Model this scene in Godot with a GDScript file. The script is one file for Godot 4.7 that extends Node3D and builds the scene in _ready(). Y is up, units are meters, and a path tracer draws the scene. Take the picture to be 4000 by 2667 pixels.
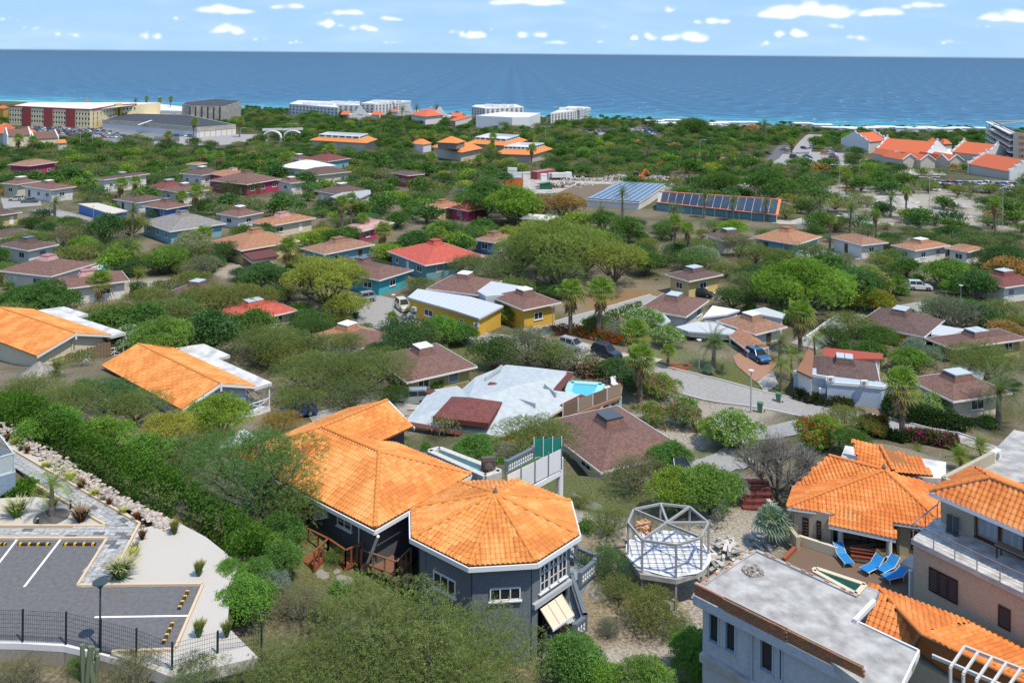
extends Node3D

# ------------------------------------------------------------------ survey: the photograph's lens, used once to find where on the ground each thing stands
const F:=2000.0
const CX:=1176.0
const CY:=123.0
const ROLL:=0.0085
const EYE:=55.0
const ZONES:={
	"1": [0.0,0.0,0.35],"2": [764.4,0.0,0.35],"3": [1528.8,0.0,0.35],"4": [0.0,470.4,0.35],"5": [764.4,470.4,0.35],"6": [1528.8,470.4,0.35],
	"a": [0.0,940.8,0.4],"b": [529.2,882.0,0.3],"c": [882.0,999.6,0.3625],"d": [1352.4,999.6,0.3625],"e": [1764.0,940.8,0.4],"o": [0.0,0.0,1.0],
	"u": [0.0,205.8,0.175],"v": [352.8,235.2,0.175],"w": [764.4,223.4,0.175],"x": [1117.2,264.6,0.175],"y": [1528.8,264.6,0.175],"z": [1940.4,264.6,0.175]}

var ground_grid:=PackedFloat32Array()
const GX0:=-170.0
const GZ0:=-24.0
const GSTEP:=2.0
const GNX:=171
const GNZ:=71
var rng:=RandomNumberGenerator.new()
var noise:=FastNoiseLite.new()
var mats:={}
var marks: Array=[]          # landmarks that labels refer to: [position,phrase]
var footprints: Array=[]     # [centre x,centre z,radius] where no wild tree stands
var auto_labels: Array=[]    # [node,kind phrase,size]

func sight(k: String,x: float,y: float) -> Vector3:
	var o: Array=ZONES[k]
	var a: float=o[0]+x*o[2] - CX
	var b: float=o[1]+y*o[2] - CY
	return Vector3((a*cos(ROLL)+b*sin(ROLL))/F,(a*sin(ROLL) - b*cos(ROLL))/F,-1.0)

func at(k: String,x: float,y: float,elev: float) -> Vector3:
	var d:=sight(k,x,y)
	var t:=(EYE - elev)/maxf(-d.y,0.0004)
	return Vector3(d.x*t,elev,-t)

func away(k: String,x: float,y: float,dist: float) -> Vector3:
	var d:=sight(k,x,y)
	return Vector3(d.x*dist,EYE+d.y*dist,-dist)

func on(k: String,x: float,y: float,up:=0.0) -> Vector3:
	var d:=sight(k,x,y)
	var t:=26.0
	var last:=t
	while t<3000.0:
		if EYE+d.y*t<ground(d.x*t,-t)+up:
			break
		last=t
		t *= 1.04
	for i in 12:
		var m:=(t+last)*0.5
		if EYE+d.y*m<ground(d.x*m,-m)+up:
			t=m
		else:
			last=m
	return Vector3(d.x*t,ground(d.x*t,-t),-t)

# ------------------------------------------------------------------ the lie of the land
func plain(d: float) -> float:
	if d<210.0: return 11.5
	if d<450.0: return lerpf(11.5,4.2,smoothstep(200.0,460.0,d))
	return maxf(lerpf(4.2,2.0,(d - 450.0)/350.0),1.5)

func shore_z(x: float) -> float:
	return -(768.0 - x*0.30+10.0*sin(x*0.021)+5.0*sin(x*0.06+1.0))

func ground_far(x: float,z: float) -> float:
	var e:=plain(-z)
	var s:=z - shore_z(x)      # metres inland
	if s<40.0: e=lerpf(-3.0,e,clampf((s+25.0)/65.0,0.0,1.0))
	return e

func ground(x: float,z: float) -> float:
	var fx:=(x - GX0)/GSTEP
	var fz:=(GZ0 - z)/GSTEP
	if ground_grid.is_empty() or fx<0.0 or fz<0.0 or fx >= GNX - 1 or fz >= GNZ - 1:
		return ground_far(x,z)
	var i:=int(fx)
	var j:=int(fz)
	fx -= i
	fz -= j
	var q:=j*GNX+i
	return lerpf(lerpf(ground_grid[q],ground_grid[q+1],fx),lerpf(ground_grid[q+GNX],ground_grid[q+GNX+1],fx),fz)

func words_of(text: String) -> Array:
	var out: Array=[]
	for line in text.split("\n",false):
		var t: String=line.strip_edges()
		if t != "": out.append(t.split(" ",false))
	return out

const LEVELS:="""
a 0 700 28
a 600 720 28
a 1170 990 28
a 1010 1360 28
a 300 1330 28
a 0 1330 28
a 250 950 28
a 700 1100 28
a 150 300 28
a 420 480 28
a 700 600 28
a 40 120 27.9
a 900 600 28
a 1180 800 28
a 1360 1000 27.8
a 1330 1230 27.4
a 620 1330 28
a 1200 520 25
a 1000 380 24.4
a 1400 700 25
a 700 200 23.5
a 400 60 22.5
a 1200 250 21.5
a 900 60 20
4 1000 1400 18
4 400 1250 18.5
4 100 1250 19.5
4 1690 1390 15
4 1200 1400 16.5
4 700 900 15
4 100 950 16
4 400 640 13
4 60 640 13
4 1000 700 12.5
4 1500 860 12.5
4 1900 1150 14
4 1800 1400 15
a 100 1480 26.0
a 400 1500 25.8
a 700 1560 25.3
a 1200 1560 24.5
a 1450 1450 25
b 700 1200 24.6
b 450 1350 24.2
b 700 1520 23.0
b 1000 1200 24.4
b 1200 1300 23.6
b 1100 1550 22
b 1390 1540 21.3
b 250 1200 25
c 200 1020 21.2
c 500 1300 20.3
c 900 1480 20
c 1000 1350 20.8
c 1250 600 21.0
c 1390 850 20.3
c 1400 1150 20
c 1390 400 19
c 1150 640 22
d 250 1250 19.5
d 560 1150 19.2
d 620 950 19.0
d 330 950 19.2
d 800 560 20
d 900 650 20.4
d 1080 430 19.5
d 1000 300 17
d 700 230 15
d 950 180 13.6
d 1250 1500 20
e 300 860 21
e 600 900 21
e 720 1000 21
e 850 820 21
e 1100 1200 21
e 1400 1500 21
e 250 400 20
e 650 250 17
e 600 130 13.6
e 1100 200 14
d 100 330 13.6
d 620 60 12.8
c 950 60 13.5
5 1900 1300 12.4
c 650 70 16
b 1450 420 15
b 1000 140 14
b 600 240 15
b 300 400 20
5 600 1280 12.2
5 100 1250 13.5
5 300 1420 13
6 200 1350 11.5
6 900 1350 11.5
5 1300 980 11.6
5 900 1000 11.9
6 1500 1480 11.7
6 2200 1480 12
5 1200 1150 12
6 500 1480 12
4 1900 800 11.7
5 100 780 11.5
6 1500 1200 11.5
6 2300 900 11.5
"""

func survey() -> void:
	var pts: Array=[]
	for w in words_of(LEVELS):
		var p:=at(w[0],float(w[1]),float(w[2]),float(w[3]))
		pts.append(p)
	noise.seed=7
	noise.frequency=0.05
	var g:=PackedFloat32Array()
	g.resize(GNX*GNZ)
	for j in GNZ:
		var z:=GZ0 - j*GSTEP
		for i in GNX:
			var x:=GX0+i*GSTEP
			var sw:=0.0
			var se:=0.0
			for p: Vector3 in pts:
				var dx:=p.x - x
				var dz:=p.z - z
				var d2:=dx*dx+dz*dz+2.5
				var wgt:=1.0/(d2*sqrt(d2))
				sw += wgt
				se += wgt*p.y
			var e:=se/sw
			e=lerpf(e,plain(-z),smoothstep(112.0,146.0,-z))
			g[j*GNX+i]=e
	ground_grid=g

# ------------------------------------------------------------------ mesh making
class Shape:
	var v:=PackedVector3Array()
	var c:=PackedColorArray()
	var uv:=PackedVector2Array()
	var n:=PackedVector3Array()
	var col:=Color.WHITE
	var smooth:=false

	func tri(a: Vector3,b: Vector3,d: Vector3) -> void:
		v.append(a); v.append(b); v.append(d)
		c.append(col); c.append(col); c.append(col)
		uv.append(Vector2.ZERO); uv.append(Vector2.ZERO); uv.append(Vector2.ZERO)

	func quad(a: Vector3,b: Vector3,d: Vector3,e: Vector3) -> void:
		tri(a,b,d)
		tri(a,d,e)

	func triuv(a: Vector3,b: Vector3,d: Vector3,ua: Vector2,ub: Vector2,ud: Vector2) -> void:
		v.append(a); v.append(b); v.append(d)
		c.append(col); c.append(col); c.append(col)
		uv.append(ua); uv.append(ub); uv.append(ud)

	func box(p: Vector3,s: Vector3,b:=Basis.IDENTITY) -> void:    # p is the centre
		var x:=b.x*s.x*0.5
		var y:=b.y*s.y*0.5
		var z:=b.z*s.z*0.5
		quad(p - x - y+z,p - x+y+z,p+x+y+z,p+x - y+z)
		quad(p+x - y - z,p+x+y - z,p - x+y - z,p - x - y - z)
		quad(p - x - y - z,p - x+y - z,p - x+y+z,p - x - y+z)
		quad(p+x - y+z,p+x+y+z,p+x+y - z,p+x - y - z)
		quad(p - x+y+z,p - x+y - z,p+x+y - z,p+x+y+z)
		quad(p - x - y - z,p - x - y+z,p+x - y+z,p+x - y - z)

	func bar(a: Vector3,b: Vector3,w: float,h: float,up:=Vector3.UP) -> void:
		var d:=(b - a)
		var l:=d.length()
		if l<0.0001: return
		d /= l
		if absf(d.dot(up))>0.98: up=Vector3(0,0,1)
		var s:=d.cross(up).normalized()
		var u:=s.cross(d).normalized()
		box((a+b)*0.5,Vector3(w,h,l),Basis(s,u,-d))

	func prism(poly: PackedVector3Array,down: float) -> void:      # a flat plate: poly on top,sides down
		var idx:=Geometry2D.triangulate_polygon(_flat(poly))
		for i in range(0,idx.size(),3):
			tri(poly[idx[i]],poly[idx[i+1]],poly[idx[i+2]])
		var dn:=Vector3(0,-down,0)
		if down>0.0:
			for i in range(0,idx.size(),3):
				tri(poly[idx[i]]+dn,poly[idx[i+2]]+dn,poly[idx[i+1]]+dn)
			for i in poly.size():
				var a:=poly[i]
				var b:=poly[(i+1) % poly.size()]
				quad(a+dn,a,b,b+dn)

	func _flat(poly: PackedVector3Array) -> PackedVector2Array:
		var nrm:=Vector3.ZERO
		for i in poly.size():
			nrm += (poly[i] - poly[0]).cross(poly[(i+1) % poly.size()] - poly[0])
		nrm=nrm.normalized()
		var e:=(poly[1] - poly[0]).normalized()
		var f:=nrm.cross(e)
		var out:=PackedVector2Array()
		for p in poly: out.append(Vector2((p - poly[0]).dot(e),(p - poly[0]).dot(f)))
		return out

	func tube(pts: PackedVector3Array,rad: PackedFloat32Array,sides: int,cap:=true) -> void:
		var rings: Array=[]
		for i in pts.size():
			var d:=(pts[mini(i+1,pts.size() - 1)] - pts[maxi(i - 1,0)]).normalized()
			var u:=Vector3(0,0,1) if absf(d.y)>0.9 else Vector3.UP
			var s:=d.cross(u).normalized()
			var t:=s.cross(d)
			var ring:=PackedVector3Array()
			for k in sides:
				var an:=TAU*k/sides
				ring.append(pts[i]+(s*cos(an)+t*sin(an))*rad[i])
			rings.append(ring)
		for i in pts.size() - 1:
			for k in sides:
				var q:=(k+1) % sides
				quad(rings[i][k],rings[i+1][k],rings[i+1][q],rings[i][q])
		if cap:
			for k in range(1,sides - 1):
				tri(rings[0][0],rings[0][k],rings[0][k+1])
				var m: PackedVector3Array=rings[-1]
				tri(m[0],m[k+1],m[k])

	func lathe(p: Vector3,prof: Array,sides: int) -> void:     # prof: [radius,height] pairs
		for i in prof.size() - 1:
			for k in sides:
				var a0:=TAU*k/sides
				var a1:=TAU*(k+1)/sides
				var r0: float=prof[i][0]
				var r1: float=prof[i+1][0]
				var h0: float=prof[i][1]
				var h1: float=prof[i+1][1]
				quad(p+Vector3(cos(a0)*r0,h0,sin(a0)*r0),p+Vector3(cos(a0)*r1,h1,sin(a0)*r1),
					p+Vector3(cos(a1)*r1,h1,sin(a1)*r1),p+Vector3(cos(a1)*r0,h0,sin(a1)*r0))

	func leaf(p: Vector3,along: Vector3,side: Vector3) -> void:     # one leaf: a pointed diamond
		v.append(p); v.append(p+along*0.5+side); v.append(p+along)
		v.append(p); v.append(p+along); v.append(p+along*0.5 - side)
		for i in 6: c.append(col)
		for i in 6: uv.append(Vector2.ZERO)

	func blade(p: Vector3,q: Vector3,w: Vector3) -> void:
		v.append(p - w); v.append(p+w); v.append(q)
		for i in 3: c.append(col)
		for i in 3: uv.append(Vector2.ZERO)

	func mesh() -> ArrayMesh:
		var arr:=[]
		arr.resize(Mesh.ARRAY_MAX)
		arr[Mesh.ARRAY_VERTEX]=v
		arr[Mesh.ARRAY_COLOR]=c
		arr[Mesh.ARRAY_TEX_UV]=uv
		if smooth:
			var acc:={}
			for i in range(0,v.size(),3):
				var fn:=(v[i+2] - v[i]).cross(v[i+1] - v[i])
				for k in 3:
					var key:=(v[i+k]*500.0).round()
					acc[key]=acc.get(key,Vector3.ZERO)+fn
			var nn:=PackedVector3Array()
			nn.resize(v.size())
			for i in v.size():
				var key:=(v[i]*500.0).round()
				nn[i]=(acc[key] as Vector3).normalized()
			arr[Mesh.ARRAY_NORMAL]=nn
		var m:=ArrayMesh.new()
		if v.size(): m.add_surface_from_arrays(Mesh.PRIMITIVE_TRIANGLES,arr)
		return m

# ------------------------------------------------------------------ things, parts, names
func thing(called: String,label: String,category: String,where:=Vector3.ZERO,turn:=0.0,group:="") -> Node3D:
	var o:=Node3D.new()
	o.name=called
	add_child(o,true)
	o.position=where
	o.rotation.y=turn
	tag(o,label,category,group)
	return o

func tag(o: Node3D,label: String,category: String,group:="",kind:="") -> Node3D:
	if label != "": o.set_meta("label",label)
	if category != "": o.set_meta("category",category)
	if group != "": o.set_meta("group",group)
	if kind != "": o.set_meta("kind",kind)
	return o

func part(parent: Node,called: String,m: Mesh,material: Material,where:=Vector3.ZERO,b:=Basis.IDENTITY) -> MeshInstance3D:
	var o:=MeshInstance3D.new()
	o.name=called
	o.mesh=m
	o.material_override=material
	o.transform=Transform3D(b,where)
	parent.add_child(o,true)
	return o

func shp(parent: Node,called: String,s: Shape,material: Material) -> MeshInstance3D:
	return part(parent,called,s.mesh(),material)

func struct(called: String,s: Shape,material: Material) -> MeshInstance3D:
	var o:=shp(self,called,s,material)
	o.set_meta("kind","structure")
	return o

func again(o: Node3D,where: Vector3,turn: float,label:="",group:="") -> Node3D:
	var r: Node3D=o.duplicate()
	r.name=o.name.rstrip("0123456789")
	add_child(r,true)
	r.position=where
	r.rotation=Vector3(0,turn,0)
	if label != "": r.set_meta("label",label)
	if group != "": r.set_meta("group",group)
	return r

func bx(s: Vector3) -> ArrayMesh:
	var q:=Shape.new()
	q.box(Vector3.ZERO,s)
	return q.mesh()

# ------------------------------------------------------------------ materials
func lin(r: float,g: float,b: float) -> Color:      # real-world base colour to the sRGB value a material wants
	return Color(r,g,b).linear_to_srgb()

func paint(key: String,c: Color,rough:=0.8,metal:=0.0) -> StandardMaterial3D:
	if not mats.has(key):
		var m:=StandardMaterial3D.new()
		m.resource_name=key
		m.albedo_color=c
		m.roughness=rough
		m.metallic=metal
		m.metallic_specular=0.4
		mats[key]=m
	return mats[key]

func grain(lo: Color,hi: Color,freq: float,size:=256,sd:=1,octaves:=4) -> NoiseTexture2D:
	var t:=NoiseTexture2D.new()
	t.width=size
	t.height=size
	t.seamless=true
	var n:=FastNoiseLite.new()
	n.seed=sd
	n.frequency=freq
	n.fractal_octaves=octaves
	n.noise_type=FastNoiseLite.TYPE_SIMPLEX_SMOOTH
	t.noise=n
	var r:=Gradient.new()
	r.offsets=PackedFloat32Array([0.0,1.0])
	r.colors=PackedColorArray([lo,hi])
	t.color_ramp=r
	return t

var tex:={}
func texture(key: String,lo: float,hi: float,freq: float,size:=256,octaves:=4) -> NoiseTexture2D:
	if not tex.has(key):
		tex[key]=grain(Color(lo,lo,lo),Color(hi,hi,hi),freq,size,key.hash() % 1000,octaves)
	return tex[key]

func rough_paint(key: String,c: Color,tx: String,scale: float,rough:=0.85,bump:=0.0) -> StandardMaterial3D:
	if not mats.has(key):
		var m:=paint(key,c,rough)
		m.albedo_texture=tex[tx]
		m.uv1_triplanar=true
		m.uv1_world_triplanar=true
		m.uv1_scale=Vector3.ONE*scale
		if bump>0.0:
			m.heightmap_enabled=true
			m.heightmap_texture=tex[tx]
			m.heightmap_scale=bump
	return mats[key]

func tinted(key: String,rough:=0.8,back:=Color.BLACK) -> StandardMaterial3D:     # base colour comes from the mesh
	if not mats.has(key):
		var m:=paint(key,Color.WHITE,rough)
		m.vertex_color_use_as_albedo=true
		m.metallic_specular=0.3
		if back != Color.BLACK:
			m.backlight_enabled=true
			m.backlight=back
	return mats[key]

func pane(key: String,c: Color,alpha:=0.35) -> StandardMaterial3D:
	if not mats.has(key):
		var m:=paint(key,c,0.05)
		m.transparency=BaseMaterial3D.TRANSPARENCY_ALPHA
		m.albedo_color.a=alpha
	return mats[key]

func pv(a: Array) -> PackedVector3Array: return PackedVector3Array(a)
func pf(a: Array) -> PackedFloat32Array: return PackedFloat32Array(a)
func mp(key: String) -> StandardMaterial3D: return mats[key]

# plain colours: real base colour, roughness, metal
func palette() -> void:
	paint("dark_gap",lin(0.015,0.015,0.018),0.6)
	paint("skylight_glass",lin(0.42,0.47,0.48),0.25)
	paint("skylight_white",lin(0.74,0.75,0.74),0.5)
	paint("skylight_dark",lin(0.06,0.07,0.085),0.2)
	paint("cap_pink",lin(0.33,0.16,0.17),0.8)
	paint("fascia_white",lin(0.70,0.69,0.66),0.6)
	paint("frame_white",lin(0.75,0.75,0.73),0.5)
	paint("window_glass",lin(0.035,0.045,0.05),0.12)
	paint("slat_grey",lin(0.42,0.45,0.46),0.6)
	paint("door_brown",lin(0.12,0.06,0.03),0.6)
	paint("roof_underlay",lin(0.30,0.12,0.04),0.9)
	paint("mortar",lin(0.30,0.20,0.16),0.95)
	paint("car_glass",lin(0.02,0.025,0.03),0.08)
	paint("tyre_black",lin(0.02,0.02,0.02),0.9)
	paint("alloy",lin(0.35,0.35,0.36),0.35,0.7)
	paint("lamp_clear",lin(0.7,0.7,0.7),0.15)
	paint("lamp_red",lin(0.45,0.01,0.01),0.3)
	paint("plate_white",lin(0.7,0.7,0.68),0.5)
	paint("kerb_stone",lin(0.45,0.43,0.40),0.9)
	paint("sill_white",lin(0.7,0.7,0.68),0.6)
	paint("far_white",lin(0.60,0.61,0.61),0.7)
	paint("far_glass",lin(0.05,0.06,0.07),0.2)
	paint("hotel_cream",lin(0.72,0.60,0.36),0.8)
	paint("hotel_red",lin(0.27,0.055,0.05),0.8)
	paint("hotel_gold",lin(0.62,0.36,0.06),0.8)
	paint("far_clay",lin(0.60,0.20,0.055),0.8)
	paint("far_clay_red",lin(0.50,0.12,0.05),0.8)
	paint("far_black_roof",lin(0.045,0.05,0.06),0.9)
	paint("far_stone",lin(0.47,0.43,0.37),0.9)
	paint("hotel_window",lin(0.16,0.17,0.18),0.3)
	paint("panel_white",lin(0.62,0.63,0.65),0.6)
	paint("clerestory",lin(0.18,0.18,0.18),0.5)
	paint("hotel_roof_grey",lin(0.42,0.46,0.46),0.9)
	paint("hotel_recess",lin(0.16,0.06,0.04),0.8)
	paint("hotel_shutter",lin(0.30,0.10,0.06),0.7)
	paint("divider",lin(0.30,0.16,0.12),0.8)
	paint("annex_grey",lin(0.2,0.21,0.22),0.7)
	paint("canopy_white",lin(0.8,0.8,0.8),0.6)
	paint("canopy_shade",lin(0.5,0.5,0.5),0.8)
	paint("solar_blue",lin(0.05,0.085,0.16),0.12)
	paint("solar_dark",lin(0.012,0.018,0.04),0.1)
	paint("solar_frame",lin(0.35,0.37,0.4),0.4,0.5)
	paint("solar_pale",lin(0.16,0.22,0.31),0.2)
	paint("barn_roof",lin(0.36,0.36,0.36),0.7)
	paint("trim_orange",lin(0.62,0.20,0.08),0.7)
	paint("container_top",lin(0.32,0.16,0.15),0.8)
	paint("container_black",lin(0.05,0.05,0.055),0.8)
	paint("container_red",lin(0.30,0.07,0.07),0.7)
	paint("container_orange",lin(0.48,0.10,0.03),0.7)
	paint("container_blue",lin(0.15,0.30,0.42),0.7)
	paint("scrap_white",lin(0.55,0.53,0.5),0.8)
	paint("digger_red",lin(0.55,0.10,0.03),0.5)
	paint("bin_green",lin(0.02,0.10,0.06),0.6)
	paint("bin_green2",lin(0.03,0.14,0.08),0.6)
	paint("ac_white",lin(0.66,0.66,0.63),0.5)
	paint("ac_grey",lin(0.20,0.21,0.22),0.6)
	paint("trim_white",lin(0.66,0.67,0.68),0.55)
	paint("house_glass",lin(0.02,0.025,0.03),0.06)
	paint("finial_grey",lin(0.16,0.14,0.13),0.8)
	paint("soffit",lin(0.16,0.17,0.18),0.9)
	paint("cornice_grey",lin(0.36,0.39,0.42),0.8)
	paint("rail_grey",lin(0.13,0.155,0.185),0.7)
	paint("baluster_white",lin(0.68,0.69,0.70),0.6)
	paint("canvas_cream",lin(0.62,0.53,0.40),0.9)
	paint("seam",lin(0.45,0.38,0.28),0.8)
	paint("teak",lin(0.34,0.17,0.07),0.7)
	paint("dark_wicker",lin(0.035,0.035,0.04),0.8)
	paint("vent_grey",lin(0.2,0.21,0.2),0.7)
	paint("pool_water",lin(0.03,0.30,0.34),0.05)
	paint("post_grey",lin(0.16,0.19,0.21),0.6)
	paint("shade_green",lin(0.015,0.20,0.16),0.8)
	paint("broom_wood",lin(0.4,0.28,0.18),0.8)
	paint("broom_red",lin(0.3,0.05,0.04),0.8)
	paint("shutter_yellow",lin(0.62,0.34,0.01),0.7)
	paint("pool_cyan",lin(0.28,0.56,0.62),0.6)
	paint("pool_water_light",lin(0.08,0.42,0.52),0.05)
	paint("column_blue",lin(0.40,0.56,0.58),0.7)
	paint("lattice_brown",lin(0.12,0.07,0.05),0.9)
	paint("white_roof_sheet",lin(0.46,0.49,0.52),0.5)
	paint("membrane_pale",lin(0.43,0.46,0.48),0.7)
	paint("membrane_grey",lin(0.36,0.41,0.43),0.4)
	paint("membrane_green",lin(0.36,0.42,0.42),0.8)
	paint("membrane_tan",lin(0.50,0.46,0.40),0.8)
	paint("membrane_grey2",lin(0.33,0.34,0.35),0.8)
	paint("membrane_white",lin(0.66,0.65,0.63),0.8)
	paint("pool_water_blue",lin(0.03,0.38,0.52),0.05)
	paint("dark_wood",lin(0.05,0.025,0.02),0.5)
	paint("rim_cream",lin(0.60,0.53,0.40),0.8)
	paint("pool_water_green",lin(0.008,0.07,0.055),0.06)
	paint("lounger_blue",lin(0.02,0.22,0.55),0.6)
	paint("bench_red",lin(0.22,0.05,0.025),0.6)
	paint("brick_red",lin(0.28,0.08,0.04),0.9)
	paint("step_red",lin(0.16,0.045,0.04),0.8)
	paint("rail_steel",lin(0.33,0.34,0.35),0.4,0.6)
	paint("door_frame_brown",lin(0.09,0.035,0.02),0.5)
	paint("shutter_brown",lin(0.075,0.055,0.05),0.6)
	paint("grey_wood",lin(0.27,0.22,0.16),0.8)
	paint("chair_slate",lin(0.06,0.075,0.085),0.7)
	paint("weathered_white",lin(0.50,0.49,0.46),0.8)
	paint("mortar_grey",lin(0.36,0.33,0.30),0.95)
	paint("brick_cap",lin(0.46,0.22,0.13),0.9)
	paint("frame_slate",lin(0.30,0.36,0.43),0.6)
	paint("plastic_sheet",lin(0.62,0.64,0.68),0.35)
	paint("rebar_dark",lin(0.07,0.06,0.06),0.8)
	paint("kerb_tan",lin(0.56,0.44,0.31),0.9)
	paint("line_white",lin(0.75,0.75,0.74),0.8)
	paint("grout",lin(0.30,0.29,0.28),0.95)
	paint("rubber",lin(0.03,0.03,0.032),0.8)
	paint("stop_yellow",lin(0.72,0.40,0.02),0.6)
	paint("fence_green",lin(0.012,0.03,0.032),0.5)
	paint("kerb_white",lin(0.62,0.61,0.60),0.8)
	paint("lens_cream",lin(0.62,0.52,0.35),0.5)
	paint("dark_floor",lin(0.1,0.11,0.13),0.5)
	paint("rail_pale",lin(0.5,0.56,0.6),0.4)
	paint("lamp_slate",lin(0.035,0.055,0.065),0.5)
	paint("lamp_grey",lin(0.36,0.38,0.38),0.5)
	paint("lamp_pale",lin(0.55,0.56,0.56),0.5)
	paint("bin_soft_green",lin(0.08,0.19,0.12),0.6)
	paint("bin_deep_green",lin(0.02,0.10,0.06),0.6)
	paint("hose_red",lin(0.35,0.06,0.03),0.6)
	paint("cactus_green",lin(0.13,0.155,0.10),0.9)
# ------------------------------------------------------------------ the scene
func cloud_sky() -> ImageTexture:
	var W:=4096
	var Hh:=2048
	var rows:=620                    # from the horizon up to 54 degrees
	var dens:=PackedFloat32Array()
	dens.resize(W*rows)
	var r:=RandomNumberGenerator.new()
	r.seed=2024
	var puff:=func(az: float,el: float,w: float,h: float,strength: float) -> void:
		var cx:=az/360.0*W
		var cy:=el/180.0*Hh
		var rw:=w/360.0*W
		var rh:=h/180.0*Hh
		for y in range(maxi(0,int(cy - rh*2.2)),mini(rows,int(cy+rh*2.2)+1)):
			for x in range(int(cx - rw*2.2),int(cx+rw*2.2)+1):
				var dx:=(x+0.5 - cx)/rw
				var dy:=(y+0.5 - cy)/(rh if y>cy else rh*0.55)
				var e:=exp(-(dx*dx+dy*dy)*1.6)*strength
				dens[y*W+posmod(x,W)] += e
	var cloud:=func(az: float,el: float,w: float,h: float,strength: float) -> void:
		var n:=int(clampf(w*7.0,6.0,22.0))
		for i in n:
			var t:=r.randf_range(-0.5,0.5)
			var s:=1.0 - absf(t)*1.3
			puff.call(az+t*w,el+r.randf()*h*0.45*s,w*r.randf_range(0.10,0.24),h*r.randf_range(0.22,0.5)*(0.5+s*0.6),strength*r.randf_range(0.3,0.75))
	var seen:=[[515,22,110,22,0.7],[790,27,85,14,0.7],[672,15,90,14,0.5],[343,80,45,20,1.0],[520,70,62,26,1.0],[755,55,60,22,0.8],[835,66,60,18,0.9],[890,42,60,12,0.5],[1215,4,160,18,1.0],[1085,80,60,18,1.0],[1045,72,40,14,0.6],[1222,78,60,22,0.9],[1280,98,60,12,0.6],[1530,20,40,18,0.7],[1635,48,70,16,0.9],[1480,85,55,20,0.9],[1575,86,85,26,1.0],[1855,26,165,34,1.25],[1815,78,62,22,1.0],[2035,28,90,20,0.9],[2120,12,75,15,0.7],[2320,38,90,24,0.9],[150,78,45,14,0.6],[75,63,40,12,0.6],[20,45,40,12,0.5],[600,88,30,12,0.7],[680,96,30,10,0.6],[905,98,50,10,0.4],[1375,96,40,10,0.5],[1140,66,30,10,0.4],[1760,100,40,12,0.5],[1960,88,60,14,0.5],[2180,98,50,12,0.5],[2250,60,40,10,0.4],[1910,60,50,12,0.4],[410,42,40,10,0.4],[1400,60,60,8,0.35]]
	for c: Array in seen:
		var d:=sight("o",c[0],c[1]+c[3]*0.3)
		cloud.call(rad_to_deg(atan2(d.x,-d.z)),rad_to_deg(atan2(d.y,Vector2(d.x,d.z).length())),c[2]/F*57.3,c[3]/F*75.0,c[4])
	for i in 330:      # the same fair-weather sky all round and overhead
		var el:=0.6+pow(r.randf(),1.8)*46.0
		var az:=r.randf_range(-180.0,180.0)
		if absf(az)<34.0 and el<4.2: continue
		var size:=r.randf_range(0.9,2.6)*(1.0+el*0.14)
		cloud.call(az,el,size,size*r.randf_range(0.22,0.4),r.randf_range(0.4,1.1))
	var n:=FastNoiseLite.new()
	n.seed=5
	n.frequency=0.05
	n.fractal_octaves=4
	var im:=Image.create(W,Hh,false,Image.FORMAT_RGBA8)
	for y in rows:
		for x in W:
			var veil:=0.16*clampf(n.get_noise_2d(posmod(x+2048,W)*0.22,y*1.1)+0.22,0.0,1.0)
			var d:=dens[y*W+x]
			var a:=veil
			if d>0.02:
				a=maxf(veil,smoothstep(0.05,0.8,d*(0.75+0.75*n.get_noise_2d(posmod(x+2048,W)*1.0,y*2.0))))
			if a>0.004:
				im.set_pixel(x,Hh/2 - 1 - y,Color(0.62,0.53,0.42,minf(a,1.0)))
	return ImageTexture.create_from_image(im)

func _ready() -> void:
	var cam:=Camera3D.new()
	cam.name="camera"
	cam.projection=Camera3D.PROJECTION_FRUSTUM
	cam.near=1.0
	cam.far=120000.0
	cam.size=1568.0/F
	cam.frustum_offset=Vector2(0.0,(CY - 784.0)/F)
	cam.position=Vector3(0,EYE,0)
	cam.rotation.z=ROLL
	add_child(cam)
	cam.current=true
	var sky:=ProceduralSkyMaterial.new()
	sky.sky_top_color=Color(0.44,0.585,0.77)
	sky.sky_horizon_color=Color(0.545,0.67,0.785)
	sky.sky_curve=0.2
	sky.ground_bottom_color=Color(0.30,0.36,0.42)
	sky.ground_horizon_color=Color(0.46,0.53,0.58)
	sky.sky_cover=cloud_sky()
	var env:=Environment.new()
	env.background_mode=Environment.BG_SKY
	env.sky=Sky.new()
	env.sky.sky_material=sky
	env.tonemap_mode=Environment.TONE_MAPPER_LINEAR
	env.tonemap_exposure=1.78
	env.sdfgi_enabled=true
	env.ssao_enabled=true
	env.ssil_enabled=true
	var we:=WorldEnvironment.new()
	we.name="world_environment"
	we.environment=env
	add_child(we)
	var sun:=DirectionalLight3D.new()
	sun.name="sun"
	sun.light_energy=0.86
	sun.light_color=Color(1.0,0.955,0.88)
	sun.light_angular_distance=0.6
	sun.shadow_enabled=true
	add_child(sun)
	sun.look_at_from_position(Vector3(0.44,1.2,0.40),Vector3.ZERO)
	palette()
	taken.resize(TW*TH)
	survey()
	lay_ground()
	lay_roads()
	neighbourhood()
	far_town()
	solar_halls()
	crowded_lots()
	gable_houses()
	grey_house()
	pale_house()
	yellow_wing()
	right_side()
	parking_court()
	street_things()
	planting()
	wild_wood()
	name_the_wild()
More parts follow.
